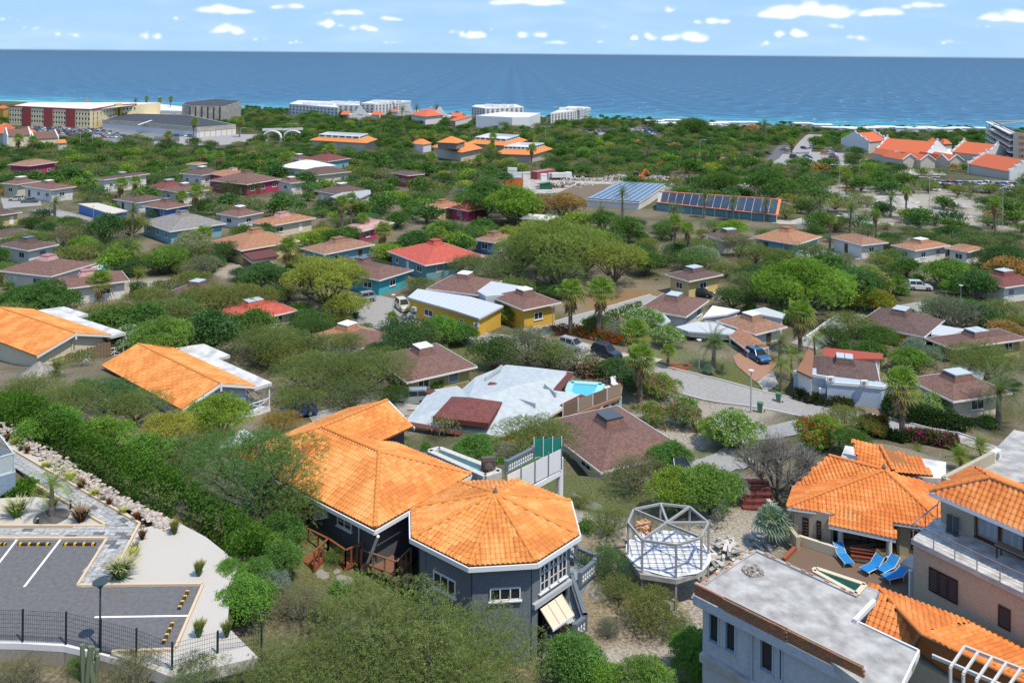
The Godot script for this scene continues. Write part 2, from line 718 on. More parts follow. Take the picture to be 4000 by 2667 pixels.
# ------------------------------------------------------------------ plants
# colour, lobes, lobe radius, tree height, crown base, leaf factor, leaf spread along a spray, twigs
const KINDS:={
	"thorn": {"c": [0.118,0.148,0.038],"lobes": 13,"lr": 0.40,"h": 1.25,"base": 0.35,"leaf": 0.8,"spray": 2.6,"dense": 0.8,"twig": 5,"flat": 0.62},
	"feather": {"c": [0.072,0.145,0.035],"lobes": 12,"lr": 0.42,"h": 1.35,"base": 0.4,"leaf": 0.75,"spray": 3.0,"dense": 0.95,"twig": 4,"flat": 0.5},
	"round": {"c": [0.055,0.125,0.025],"lobes": 11,"lr": 0.46,"h": 1.75,"base": 0.35,"leaf": 1.0,"spray": 1.0,"dense": 1.1,"twig": 2,"flat": 0.85},
	"bright": {"c": [0.135,0.225,0.020],"lobes": 12,"lr": 0.42,"h": 1.5,"base": 0.25,"leaf": 1.0,"spray": 1.0,"dense": 1.0,"twig": 2,"flat": 0.8},
	"lime": {"c": [0.165,0.205,0.040],"lobes": 17,"lr": 0.33,"h": 1.45,"base": 0.35,"leaf": 0.8,"spray": 1.8,"dense": 0.85,"twig": 4,"flat": 0.7},
	"grey": {"c": [0.135,0.142,0.085],"lobes": 13,"lr": 0.38,"h": 1.2,"base": 0.25,"leaf": 0.75,"spray": 2.2,"dense": 0.62,"twig": 12,"flat": 0.7},
	"dark": {"c": [0.040,0.088,0.026],"lobes": 12,"lr": 0.42,"h": 1.2,"base": 0.3,"leaf": 0.85,"spray": 2.0,"dense": 1.1,"twig": 2,"flat": 0.6},
	"yellow": {"c": [0.215,0.225,0.030],"lobes": 13,"lr": 0.36,"h": 1.2,"base": 0.42,"leaf": 0.8,"spray": 1.4,"dense": 0.75,"twig": 8,"flat": 0.5},
	"silver": {"c": [0.185,0.225,0.165],"lobes": 10,"lr": 0.40,"h": 1.3,"base": 0.1,"leaf": 0.9,"spray": 1.2,"dense": 0.7,"twig": 5,"flat": 0.8},
	"bush": {"c": [0.095,0.200,0.024],"lobes": 11,"lr": 0.42,"h": 1.35,"base": 0.0,"leaf": 1.1,"spray": 1.2,"dense": 1.0,"twig": 2,"flat": 0.9},
	"rust": {"c": [0.270,0.150,0.060],"lobes": 11,"lr": 0.40,"h": 1.4,"base": 0.25,"leaf": 1.0,"spray": 1.2,"dense": 0.75,"twig": 6,"flat": 0.75},
	"bare": {"c": [0.100,0.110,0.070],"lobes": 12,"lr": 0.40,"h": 1.35,"base": 0.3,"leaf": 0.6,"spray": 2.0,"dense": 0.10,"twig": 34,"flat": 0.7},
}
const LODS:=[[64000,0.027],[17000,0.050],[4600,0.094],[900,0.21]]
const BLOOMS:={"": [0,0,0],"white": [0.75,0.75,0.70],"pink": [0.72,0.28,0.36],"red": [0.72,0.06,0.03],"magenta": [0.55,0.02,0.25],"yellow": [0.8,0.6,0.05],"orange": [0.75,0.22,0.03]}
var plant_meshes:={}

func rnd_dir() -> Vector3:
	var z:=rng.randf_range(-1.0,1.0)
	var a:=rng.randf()*TAU
	var r:=sqrt(1.0 - z*z)
	return Vector3(r*cos(a),z,r*sin(a))

func lobes_of(kind: String,sd: int) -> Array:
	rng.seed=kind.hash()+sd*77
	var k: Dictionary=KINDS[kind]
	var out: Array=[]
	var h: float=k.h
	var lr: float=k.lr
	var base: float=k.base
	out.append([Vector3(0,h - lr*0.75,0),lr*1.1])
	for i in int(k.lobes):
		var ring:=0.35 if i % 3==0 else rng.randf_range(0.55,0.72)
		var a:=TAU*i*0.381966+rng.randf_range(-0.3,0.3)
		var r:=lr*rng.randf_range(0.55,1.25)
		var top:=lerpf(h - r*0.8,base+r*0.75,pow(ring,1.7)*rng.randf_range(0.6,1.35))
		out.append([Vector3(cos(a)*ring*rng.randf_range(0.85,1.1),clampf(top,base+r*0.5,h - r*0.7),sin(a)*ring),r])
	return out

func crown_mesh(kind: String,sd: int,lod: int,bloom:="") -> ArrayMesh:
	var key:="%s%d_%d%s" % [kind,sd,lod,bloom]
	if plant_meshes.has(key): return plant_meshes[key]
	var k: Dictionary=KINDS[kind]
	var lb:=lobes_of(kind,sd)
	rng.seed=kind.hash()+sd*131+lod
	var s:=Shape.new()
	var n:=int(LODS[lod][0]*k.dense)
	var size: float=LODS[lod][1]*k.leaf
	var per:=12 if lod==0 else (7 if lod==1 else (4 if lod==2 else 2))
	var clusters:=n/per
	var total:=0.0
	for l in lb: total += l[1]*l[1]
	var base:=Color(k.c[0],k.c[1],k.c[2])
	var lum:=base.r*0.3+base.g*0.6+base.b*0.1
	base=base.lerp(Color(lum*1.08,lum,lum*0.8),0.16)*1.5
	base=base*Color(1.0+0.14*sin(sd*2.1),1.0+0.08*sin(sd*1.3+1.0),1.0+0.2*sin(sd*3.7))
	var bl:=Color(BLOOMS[bloom][0],BLOOMS[bloom][1],BLOOMS[bloom][2])
	for l in lb:
		var p0: Vector3=l[0]
		var r0: float=l[1]
		var m:=int(clusters*r0*r0/total)
		var lobe_tint:=rng.randf_range(0.82,1.2)
		for i in m:
			var d:=rnd_dir()
			if d.y<-0.25 and rng.randf()<0.75: d.y=-d.y
			var depth:=1.0 - 0.38*pow(rng.randf(),2.0)
			if rng.randf()<0.13: depth += rng.randf()*0.34
			var p:=p0+Vector3(d.x,d.y*(0.75+0.25*k.flat),d.z)*r0*depth
			var along:=(d*0.8+rnd_dir()*0.75+Vector3(0.1,0.15 - 0.25*(k.spray - 1.0)*0.3,0)).normalized()
			var t:=lobe_tint*rng.randf_range(0.72,1.3)
			var cc:=Color(base.r*t*rng.randf_range(0.9,1.12),base.g*t,base.b*t)
			if bloom != "" and rng.randf()<0.22 and d.y>-0.2:
				cc=bl*rng.randf_range(0.8,1.1)
			s.col=cc
			var sd1:=along.cross(rnd_dir()).normalized()
			for j in per:
				var q: Vector3=p+along*(size*k.spray*(float(j)/per)*1.2)+rnd_dir()*size*(0.55 if k.spray>1.5 else 0.95)
				var dir:=(along*0.5+rnd_dir()+sd1*(0.8 if j % 2==0 else -0.8)).normalized()
				var side:=dir.cross(rnd_dir()).normalized()*size*(0.22 if k.spray>1.5 else 0.34)
				s.leaf(q,dir*size,side)
	plant_meshes[key]=s.mesh()
	return plant_meshes[key]

func limbs_mesh(kind: String,sd: int,fine: bool) -> ArrayMesh:
	var key:="limbs_%s%d%s" % [kind,sd,fine]
	if plant_meshes.has(key): return plant_meshes[key]
	var k: Dictionary=KINDS[kind]
	var lb:=lobes_of(kind,sd)
	rng.seed=kind.hash()+sd*17
	var s:=Shape.new()
	var fork:=Vector3(0.02,maxf(0.16,k.base*0.55),0.03)
	var shade:=Color(0.135,0.115,0.095) if kind != "bare" and kind != "grey" else Color(0.17,0.155,0.14)
	s.col=shade
	s.tube(PackedVector3Array([Vector3(0,-0.25,0),Vector3(0.01,0.05,0),fork]),PackedFloat32Array([0.075,0.06,0.05]),6,false)
	var twigs: int=k.twig
	for l in lb:
		var p: Vector3=l[0]
		var mid:=fork.lerp(p,0.5)+Vector3(rng.randf_range(-0.06,0.06),-0.05,rng.randf_range(-0.06,0.06))
		s.tube(PackedVector3Array([fork,mid,p]),PackedFloat32Array([0.034,0.022,0.012]),4,false)
		for i in (twigs if fine else mini(twigs,5)):
			var d:=rnd_dir()
			if d.y<-0.1: d.y=-d.y
			var e: Vector3=p+d*l[1]*rng.randf_range(0.75,1.08)
			var a:=mid.lerp(p,rng.randf_range(0.2,1.0))
			var c:=a.lerp(e,0.55)+rnd_dir()*0.05
			s.col=shade*rng.randf_range(0.8,1.3)
			s.tube(PackedVector3Array([a,c,e]),PackedFloat32Array([0.010,0.006,0.002]),3,false)
			if kind=="bare":
				for j in 3:
					s.tube(PackedVector3Array([c,c.lerp(e,0.6)+rnd_dir()*0.13]),PackedFloat32Array([0.005,0.0015]),3,false)
	plant_meshes[key]=s.mesh()
	return plant_meshes[key]

func leafy() -> StandardMaterial3D:
	return tinted("leaf",0.6,Color(0.85,0.95,0.45))

func bark() -> StandardMaterial3D:
	return tinted("bark",0.9)

const TREE_NAMES:={"thorn": "thorn_tree","feather": "feather_leaf_tree","round": "round_tree","bright": "bright_green_tree","grey": "grey_scrub_tree","lime": "tall_green_tree","dark": "dark_spreading_tree","yellow": "yellow_green_tree","silver": "silver_bush","bush": "green_bush","rust": "rust_leaf_tree","bare": "bare_tree"}
const TREE_LOOKS:={"thorn": "olive green thorn tree","feather": "feathery green spreading tree","round": "round dense green tree","bright": "bright yellow-green tree","grey": "grey-green scrub tree","lime": "tall light green tree","dark": "dark green spreading tree","yellow": "yellow-green umbrella tree","silver": "silvery grey bush","bush": "bright green leafy bush","rust": "rust-brown leafed tree","bare": "bare grey-twigged tree"}

func tree(kind: String,p: Vector3,r: float,lod: int,label:="",tall:=1.0,bloom:="",sd:=-1) -> Node3D:
	var v: int=sd if sd >= 0 else (absi(int(p.x*7.0)+int(p.z*13.0)) % 3)
	if lod==0 and sd<0: v=0
	var nm: String=TREE_NAMES[kind]
	if bloom != "": nm="flowering_bush"
	var turn:=fposmod(p.x*3.7+p.z*1.9,TAU)
	var o:=thing(nm,label,"bush" if kind in ["bush","silver"] or bloom != "" else "tree",p,turn)
	var b:=Basis.from_scale(Vector3(r,r*tall,r))
	part(o,"trunk",limbs_mesh(kind,v,lod <= 1),bark(),Vector3.ZERO,b)
	part(o,"crown",crown_mesh(kind,v,lod,bloom),leafy(),Vector3.ZERO,b)
	if label=="":
		auto_labels.append([o,("%s-flowered green bush" % bloom) if bloom != "" else TREE_LOOKS[kind],r])
		o.set_meta("group","wild trees and bushes among the houses")
	return o

# ---- palms
func frond(s: Shape,root: Vector3,dir: Vector3,length: float,droop: float,pairs: int,leaflet: float,col: Color) -> void:
	var side:=dir.cross(Vector3.UP).normalized()
	var p:=root
	var d:=dir.normalized()
	var step:=length/pairs
	for i in pairs+1:
		var t:=float(i)/pairs
		var nd:=(d+Vector3(0.035,-droop*(0.3+t)/pairs*2.4,0)).normalized()
		var q:=p+nd*step
		s.col=Color(0.16,0.15,0.06)
		var up:=side.cross(nd).normalized()
		var w:=0.03*(1.0 - t)+0.008
		s.blade(p,q,side*w)
		s.col=col*rng.randf_range(0.8,1.2)
		var ll:=leaflet*(sin(PI*clampf(0.12+t*0.85,0.0,1.0))*0.85+0.15)
		if t>0.06:
			for g in [-1.0,1.0]:
				var tip: Vector3=p+side*g*ll*0.8+nd*ll*0.55+up*ll*0.12+Vector3(0.05,-0.14*ll,0)
				s.blade(p,tip,nd*leaflet*0.075)
		p=q
		d=nd

func fan(s: Shape,root: Vector3,dir: Vector3,stalk: float,r: float,col: Color,dead:=false) -> void:
	var d:=dir.normalized()
	var hub:=root+d*stalk+Vector3(0.06,-0.05,0)*stalk
	var side:=d.cross(Vector3.UP).normalized()
	var up:=side.cross(d).normalized()
	s.col=Color(0.14,0.16,0.05) if not dead else Color(0.22,0.15,0.08)
	s.blade(hub,root,side*0.03)
	for i in 13:
		var a:=lerpf(-2.0,2.0,i/12.0)
		s.col=col*rng.randf_range(0.75,1.25)
		var e:=(d*cos(a)+side*sin(a)*1.0+up*0.12).normalized()
		var knee:=hub+e*r*0.62
		var tip:=hub+e*r*rng.randf_range(0.9,1.05)+Vector3(0.16,-0.42,0)*r*rng.randf_range(0.5,1.2)
		var w:=(side*cos(a) - d*sin(a)).normalized()*r*0.062
		s.blade(knee+w,hub,Vector3(0,0.004,0)+w*0.1)
		s.tri(hub,knee - w,knee+w)
		s.tri(knee - w,tip,knee+w)

const PALM_LOOKS:={"fan": "fan palm with dead skirt","date": "grey-green date palm","coco": "drooping coconut palm","silverfan": "silver-blue fan palm","areca": "yellow-green palm clump"}

func palm_crown(kind: String,sd: int) -> ArrayMesh:
	var key:="palm_%s%d" % [kind,sd]
	if plant_meshes.has(key): return plant_meshes[key]
	rng.seed=kind.hash()+sd*31
	var s:=Shape.new()
	if kind=="fan":
		for i in 30:
			var a:=TAU*i*0.381966
			var el:=lerpf(1.3,-0.6,i/29.0)+rng.randf_range(-0.12,0.12)
			fan(s,Vector3(0,0.1,0),Vector3(cos(a)*cos(el),sin(el),sin(a)*cos(el)),rng.randf_range(0.6,1.15),rng.randf_range(0.8,1.15),Color(0.21,0.31,0.06) if i<21 else Color(0.28,0.27,0.08))
	elif kind=="silverfan":
		for i in 30:
			var a:=TAU*i*0.381966
			var el:=lerpf(1.3,-0.35,i/29.0)
			fan(s,Vector3.ZERO,Vector3(cos(a)*cos(el),sin(el),sin(a)*cos(el)),rng.randf_range(0.6,0.9),rng.randf_range(0.9,1.1),Color(0.25,0.33,0.27))
	elif kind=="date":
		for i in 52:
			var a:=TAU*i*0.381966
			var el:=lerpf(1.35,-0.35,pow(i/51.0,0.85))
			frond(s,Vector3.ZERO,Vector3(cos(a)*cos(el),sin(el),sin(a)*cos(el)),rng.randf_range(2.3,2.8),0.62,15,0.5,Color(0.17,0.215,0.115))
	elif kind=="coco":
		for i in 19:
			var a:=TAU*i*0.381966
			var el:=lerpf(1.2,-0.1,i/18.0)
			frond(s,Vector3.ZERO,Vector3(cos(a)*cos(el),sin(el),sin(a)*cos(el)),rng.randf_range(2.2,2.8),1.05,15,0.62,Color(0.21,0.29,0.05))
	else:
		for i in 40:
			var a:=TAU*i*0.381966
			var el:=rng.randf_range(0.5,1.35)
			frond(s,Vector3(rng.randf_range(-0.4,0.4),rng.randf_range(-1.2,0.0),rng.randf_range(-0.4,0.4)),Vector3(cos(a)*cos(el),sin(el),sin(a)*cos(el)),rng.randf_range(1.3,1.9),0.9,10,0.5,Color(0.24,0.28,0.03) if i % 3 else Color(0.10,0.20,0.03))
	plant_meshes[key]=s.mesh()
	return plant_meshes[key]

func palm(kind: String,p: Vector3,height: float,size:=1.0,label:="",lean:=0.0) -> Node3D:
	var nm: String={"fan": "fan_palm","date": "date_palm","coco": "coconut_palm","silverfan": "silver_fan_palm","areca": "feather_palm_clump"}[kind]
	var v:=absi(int(p.x*5.0)+int(p.z*3.0)) % 2
	var o:=thing(nm,label,"palm",p,fposmod(p.x*2.3+p.z,0.9))
	var w: float={"fan": 0.24,"date": 0.26,"coco": 0.16,"silverfan": 0.26,"areca": 0.1}[kind]*lerpf(1.0,size,0.5)
	if not plant_meshes.has("palm_trunk"):
		var s:=Shape.new()
		for i in 8:
			var t:=i/8.0
			s.col=Color(0.17,0.14,0.115)*(0.9 if i % 2 else 1.1)
			s.tube(PackedVector3Array([Vector3(0,t - 0.03,0),Vector3(0,t+0.125,0)]),PackedFloat32Array([1.25 - 0.42*t,1.12 - 0.42*t]),7,i==7)
		plant_meshes["palm_trunk"]=s.mesh()
		rng.seed=5
		var q:=Shape.new()
		for i in 90:
			var a:=rng.randf()*TAU
			var y:=rng.randf_range(-1.35,0.05)
			q.col=Color(0.30,0.20,0.10)*rng.randf_range(0.6,1.25)
			var root:=Vector3(cos(a)*0.18,y,sin(a)*0.18)
			q.leaf(root,Vector3(cos(a)*rng.randf_range(0.3,0.75),-rng.randf_range(0.6,1.1),sin(a)*rng.randf_range(0.3,0.75)),Vector3(-sin(a),0,cos(a))*0.16)
		plant_meshes["palm_skirt"]=q.mesh()
	part(o,"trunk",plant_meshes["palm_trunk"],bark(),Vector3.ZERO,Basis(Vector3(w,0,0),Vector3(lean,height,0),Vector3(0,0,w)))
	var top:=Vector3(lean,height,0)
	part(o,"crown",palm_crown(kind,v),leafy(),top,Basis.from_scale(Vector3.ONE*size))
	if kind=="fan" and size>0.7:
		part(o,"dead_frond_skirt",plant_meshes["palm_skirt"],tinted("dry_frond",0.85,Color(0.3,0.25,0.15)),top,Basis.from_scale(Vector3.ONE*size))
	if label=="":
		auto_labels.append([o,PALM_LOOKS[kind],height])
		o.set_meta("group","palms among the houses")
	return o

# ---- hedges, grass tufts, low plants
func hedge(called: String,label: String,pts: Array,w: float,h: float,col: Color,leafs: int,size: float,bloom:="") -> Node3D:
	rng.seed=label.hash()
	var s:=Shape.new()
	var bl:=Color(BLOOMS[bloom][0],BLOOMS[bloom][1],BLOOMS[bloom][2])
	var lens: Array=[]
	var total:=0.0
	for i in pts.size() - 1:
		lens.append((pts[i+1] - pts[i]).length())
		total += lens[-1]
	var from: Vector3=pts[0]
	var n1:=FastNoiseLite.new()
	n1.seed=label.hash() % 1000
	n1.frequency=0.35
	for i in pts.size() - 1:
		var dir: Vector3=(pts[i+1] - pts[i]).normalized()
		var side:=dir.cross(Vector3.UP).normalized()
		for k in int(leafs*lens[i]/total):
			var t: float=rng.randf()*lens[i]
			var a:=rng.randf_range(-0.35,PI+0.35)
			var rr:=1.0 - 0.3*pow(rng.randf(),2.0)
			var bump: float=0.72+0.5*n1.get_noise_2d(t+i*40.0,a*1.5)+0.25*n1.get_noise_2d(t*4.0,a*5.0)
			var ground_y: float=lerpf(pts[i].y,pts[i+1].y,t/lens[i])
			var lift:=sin(a)
			var p: Vector3=pts[i]+dir*t+side*cos(a)*w*0.5*rr*(0.8+bump*0.35)
			p.y=ground_y+maxf(0.0,(0.38+0.62*lift)*h*rr*(0.55+bump*0.6) - (0.3*h if rng.randf()<0.2 else 0.0))
			s.col=col*rng.randf_range(0.7,1.3)*(0.9+0.35*bump - 0.2)
			if bloom != "" and rng.randf()<0.32: s.col=bl*rng.randf_range(0.75,1.1)
			for m in 3:
				var d:=(rnd_dir()+side*cos(a)*0.6+Vector3.UP*lift*0.6).normalized()
				s.leaf(p+rnd_dir()*size*0.8 - from,d*size,d.cross(rnd_dir()).normalized()*size*0.32)
	var o:=thing(called,label,"hedge",from)
	shp(o,"foliage",s,leafy())
	return o

func tuft_mesh(key: String,col: Color,tip: Color,n: int,tall: float,spread: float) -> ArrayMesh:
	if plant_meshes.has(key): return plant_meshes[key]
	rng.seed=key.hash()
	var s:=Shape.new()
	for i in n:
		var a:=rng.randf()*TAU
		var r:=spread*sqrt(rng.randf())
		var root:=Vector3(cos(a)*r*0.25,0,sin(a)*r*0.25)
		var mid:=root+Vector3(cos(a)*r*0.6,tall*rng.randf_range(0.55,0.75),sin(a)*r*0.6)
		var end:=mid+Vector3(cos(a)*r*0.6+0.05,tall*rng.randf_range(0.05,0.4),sin(a)*r*0.6)
		var w:=Vector3(-sin(a),0,cos(a))*0.022
		s.col=col*rng.randf_range(0.7,1.25)
		s.quad(root - w,mid - w,mid+w,root+w)
		s.col=tip*rng.randf_range(0.8,1.2)
		s.blade(mid,end,w)
	plant_meshes[key]=s.mesh()
	return plant_meshes[key]

# ---- the wild wood between the houses
var taken:=PackedByteArray()
const TX0:=-620.0
const TW:=620
const TZ0:=-40.0
const TH:=430

func block_circle(x: float,z: float,r: float,mark:=1) -> void:
	for j in range(int((TZ0 - z - r)/2.0),int((TZ0 - z+r)/2.0)+1):
		for i in range(int((x - r - TX0)/2.0),int((x+r - TX0)/2.0)+1):
			if i >= 0 and j >= 0 and i<TW and j<TH and (mark==1 or taken[j*TW+i]==0):
				var dx:=TX0+i*2.0 - x
				var dz:=TZ0 - j*2.0 - z
				if dx*dx+dz*dz <= r*r: taken[j*TW+i]=mark

func block_line(a: Vector3,b: Vector3,r: float,mark:=1) -> void:
	var n:=int((b - a).length()/maxf(1.0,r*0.7))+1
	for i in n+1:
		var p:=a.lerp(b,float(i)/n)
		block_circle(p.x,p.z,r,mark)

func block_poly(poly: Array,grow:=1.0) -> void:
	var q:=PackedVector2Array()
	var lo:=Vector2(1e9,1e9)
	var hi:=-lo
	for p in poly:
		q.append(Vector2(p.x,p.z))
		lo=lo.min(Vector2(p.x,p.z))
		hi=hi.max(Vector2(p.x,p.z))
	for j in range(int((TZ0 - hi.y)/2.0),int((TZ0 - lo.y)/2.0)+1):
		for i in range(int((lo.x - TX0)/2.0),int((hi.x - TX0)/2.0)+1):
			if i >= 0 and j >= 0 and i<TW and j<TH:
				if Geometry2D.is_point_in_polygon(Vector2(TX0+i*2.0,TZ0 - j*2.0),q): taken[j*TW+i]=1
	for i in poly.size(): block_line(poly[i],poly[(i+1) % poly.size()],grow)

func clear_view(c: Vector3,r: float) -> void:      # gardens and lawns on the seaward slope keep the fronts of the houses open
	var d:=Vector3(c.x,0,c.z)
	block_line(c,c - d.normalized()*(r+1.0 - c.z*0.045),r*0.8,2)

func is_free(x: float,z: float,low:=false) -> bool:
	var i:=int((x - TX0)/2.0)
	var j:=int((TZ0 - z)/2.0)
	return i >= 0 and j >= 0 and i<TW and j<TH and (taken[j*TW+i]==0 or low and taken[j*TW+i]==2)

func wild_wood() -> void:
	var pick:=RandomNumberGenerator.new()
	pick.seed=4242
	var patches:=FastNoiseLite.new()
	patches.seed=99
	patches.frequency=0.012
	var far_lists:={}
	var d:=112.0
	var counts:={}
	while d<800.0:
		var gap:=5.7 if d<200.0 else (7.0 if d<330.0 else 7.2)
		var half:=d*0.6+12.0
		var x:=-half+pick.randf()*gap
		while x<half:
			var px:=x+pick.randf_range(-0.45,0.45)*gap
			var pz:=-d+pick.randf_range(-0.45,0.45)*gap
			x += gap
			var inland:=pz - shore_z(px)
			if inland<42.0 or not is_free(px,pz): continue
			var t:=patches.get_noise_2d(px,pz)+pick.randf_range(-0.32,0.32)
			var kind:="thorn"
			if t<-0.34: kind="dark"
			elif t<-0.12: kind="grey" if pick.randf()<0.55 else "thorn"
			elif t<0.06: kind="thorn"
			elif t<0.24: kind="round" if pick.randf()<0.6 else "feather"
			elif t<0.36: kind="dark"
			else: kind="bright" if pick.randf()<0.35 else "round"
			if d>330.0 and kind in ["bright","thorn"] and pick.randf()<0.5: kind="dark"
			if pick.randf()<0.025: kind="rust" if pick.randf()<0.4 else "yellow"
			var r:=pick.randf_range(2.0,4.2)*(1.0 if d<200.0 else 0.95)
			if pick.randf()<0.12 and d<330.0: r *= 0.55
			if inland<110.0: r *= 0.62
			var p:=Vector3(px,ground(px,pz) - 0.1,pz)
			if d<215.0:
				tree(kind,p,r,2,"",pick.randf_range(0.6,0.88))
			elif d<318.0:
				tree(kind,p,r,3,"",pick.randf_range(0.55,0.85))
			else:
				var key:="%s_%d" % [kind,pick.randi() % 2]
				if not far_lists.has(key): far_lists[key]=[]
				far_lists[key].append(Transform3D(Basis(Vector3.UP,pick.randf()*TAU).scaled(Vector3(r,r*pick.randf_range(0.55,0.95),r)),p))
		d += gap*0.92
	for key: String in far_lists:
		var list: Array=far_lists[key]
		var mm:=MultiMesh.new()
		mm.transform_format=MultiMesh.TRANSFORM_3D
		mm.mesh=crown_mesh(key.split("_")[0],int(key.split("_")[1]),3)
		mm.instance_count=list.size()
		for i in list.size(): mm.set_instance_transform(i,list[i])
		var o:=MultiMeshInstance3D.new()
		o.name="distant_woodland"
		o.multimesh=mm
		o.material_override=leafy()
		add_child(o,true)
		tag(o,"far belt of %ss reaching to the shore" % TREE_LOOKS[key.split("_")[0]],"woodland","","stuff")
# ------------------------------------------------------------------ building pieces
const ROOFS:={"brown": [0.150,0.085,0.070],"dkbrown": [0.105,0.068,0.060],"orange": [0.300,0.150,0.085],"red": [0.400,0.085,0.060],"maroon": [0.150,0.050,0.045],"grey": [0.200,0.190,0.180],"pink": [0.420,0.250,0.245],"white": [0.62,0.62,0.60],"tan": [0.24,0.135,0.09]}
const WALLS:={"blue": [0.22,0.42,0.52],"turq": [0.06,0.42,0.50],"yellow": [0.62,0.50,0.22],"ochre": [0.66,0.40,0.06],"white": [0.72,0.72,0.70],"cream": [0.66,0.60,0.44],"teal": [0.16,0.34,0.38],"deepblue": [0.10,0.22,0.55],"olive": [0.42,0.40,0.18],"greyblue": [0.42,0.50,0.60],"pink": [0.45,0.06,0.14],"redwall": [0.45,0.12,0.08]}

func shingle_mat(c: String) -> StandardMaterial3D:
	var key:="shingle_"+c
	if not mats.has(key):
		var m:=paint(key,lin(ROOFS[c][0],ROOFS[c][1],ROOFS[c][2]) ,0.92)
		m.albedo_color=lin(ROOFS[c][0]*1.5,ROOFS[c][1]*1.5,ROOFS[c][2]*1.5)
		if not tex.has("shingle"):
			var im:=Image.create(256,256,false,Image.FORMAT_RGB8)
			rng.seed=11
			for row in 16:
				var x:=-rng.randi() % 12
				while x<256:
					var w:=rng.randi_range(12,22)
					var g:=rng.randf_range(0.82,1.0)
					im.fill_rect(Rect2i(x,row*16,w,16),Color(g,g,g))
					im.fill_rect(Rect2i(x,row*16+13,w,3),Color(g,g,g)*0.7)
					im.fill_rect(Rect2i(x,row*16,1,16),Color(g,g,g)*0.75)
					x += w
			for k in 14000:
				var px:=rng.randi() % 256
				var py:=rng.randi() % 256
				im.set_pixel(px,py,im.get_pixel(px,py)*rng.randf_range(0.8,1.12))
			tex["shingle"]=ImageTexture.create_from_image(im)
		m.albedo_texture=tex["shingle"]
		m.uv1_scale=v3(0.32,0.32,1)
		m.heightmap_enabled=true
		m.heightmap_texture=tex["shingle"]
		m.heightmap_scale=2.0
	return mats[key]

func wall_mat(c: String) -> StandardMaterial3D:
	return rough_paint("wall_"+c,lin(WALLS[c][0],WALLS[c][1],WALLS[c][2]),"plaster",0.35,0.88)

func roof_face(s: Shape,pts: Array) -> void:       # first two points: the eave; uv in metres along and up the slope
	var e: Vector3=(pts[1] - pts[0]).normalized()
	var nrm: Vector3=e.cross(pts[2] - pts[0]).normalized()
	var f:=nrm.cross(e)
	var poly:=PackedVector3Array(pts)
	var idx:=Geometry2D.triangulate_polygon(s._flat(poly))
	for i in range(0,idx.size(),3):
		var a: Vector3=poly[idx[i]]
		var b: Vector3=poly[idx[i+1]]
		var d: Vector3=poly[idx[i+2]]
		var o: Vector3=pts[0]
		s.triuv(a,b,d,Vector2((a - o).dot(e),-absf((a - o).dot(f))),Vector2((b - o).dot(e),-absf((b - o).dot(f))),Vector2((d - o).dot(e),-absf((d - o).dot(f))))

func window_on(parent: Node,p: Vector3,along: Vector3,out: Vector3,w: float,h: float,lights: int,frame: Material,glass: Material,called:="window",bars:=0) -> Node3D:
	var s:=Shape.new()
	var t:=0.07
	var up:=Vector3.UP
	var b:=Basis(along,up,out)
	for g in [-1.0,1.0]:
		s.box(p+along*g*(w*0.5 - t*0.5)+out*0.03,v3(t,h,0.10),b)
		s.box(p+up*g*(h*0.5 - t*0.5)+out*0.028,v3(w - 2*t,t,0.09),b)
	for i in range(1,lights):
		s.box(p+along*(-w*0.5+w*i/lights)+out*0.025,v3(t,h - 2*t,0.08),b)
	s.box(p - up*(h*0.5+0.04)+out*0.06,v3(w+0.16,0.07,0.16),b)
	for i in range(1,bars+1):
		s.box(p+up*(-h*0.5+h*i/(bars+1))+out*0.02,v3(w - 2*t,0.035,0.05),b)
	var o:=shp(parent,called,s,frame)
	for i in lights:
		var q:=Shape.new()
		var pw:=w/lights - t
		q.box(p+along*(-w*0.5+w*(i+0.5)/lights)+out*0.012,v3(pw,h - 2*t,0.012),b)
		shp(o,"pane",q,glass)
	return o

func louvre_on(parent: Node,p: Vector3,along: Vector3,out: Vector3,w: float,h: float,frame: Material,slat: Material,count:=7) -> Node3D:
	var s:=Shape.new()
	var b:=Basis(along,Vector3.UP,out)
	for g in [-1.0,1.0]:
		s.box(p+along*g*(w*0.5 - 0.03)+out*0.03,v3(0.07,h,0.08),b)
		s.box(p+Vector3.UP*g*(h*0.5 - 0.03)+out*0.028,v3(w - 0.14,0.07,0.07),b)
	var o:=shp(parent,"louvred_window",s,frame)
	var back:=Shape.new()
	back.box(p+out*0.008,v3(w - 0.14,h - 0.14,0.01),b)
	shp(o,"backing",back,mp("dark_gap"))
	for i in count:
		var q:=Shape.new()
		var tilt:=Basis(along,(Vector3.UP*0.6 - out*0.8).normalized(),(out*0.6+Vector3.UP*0.8).normalized())
		q.box(p+Vector3.UP*(-h*0.5+0.1+(h - 0.2)*(i+0.5)/count)+out*0.045,v3(w - 0.15,(h - 0.2)/count*0.8,0.012),tilt)
		shp(o,"slat",q,slat)
	return o

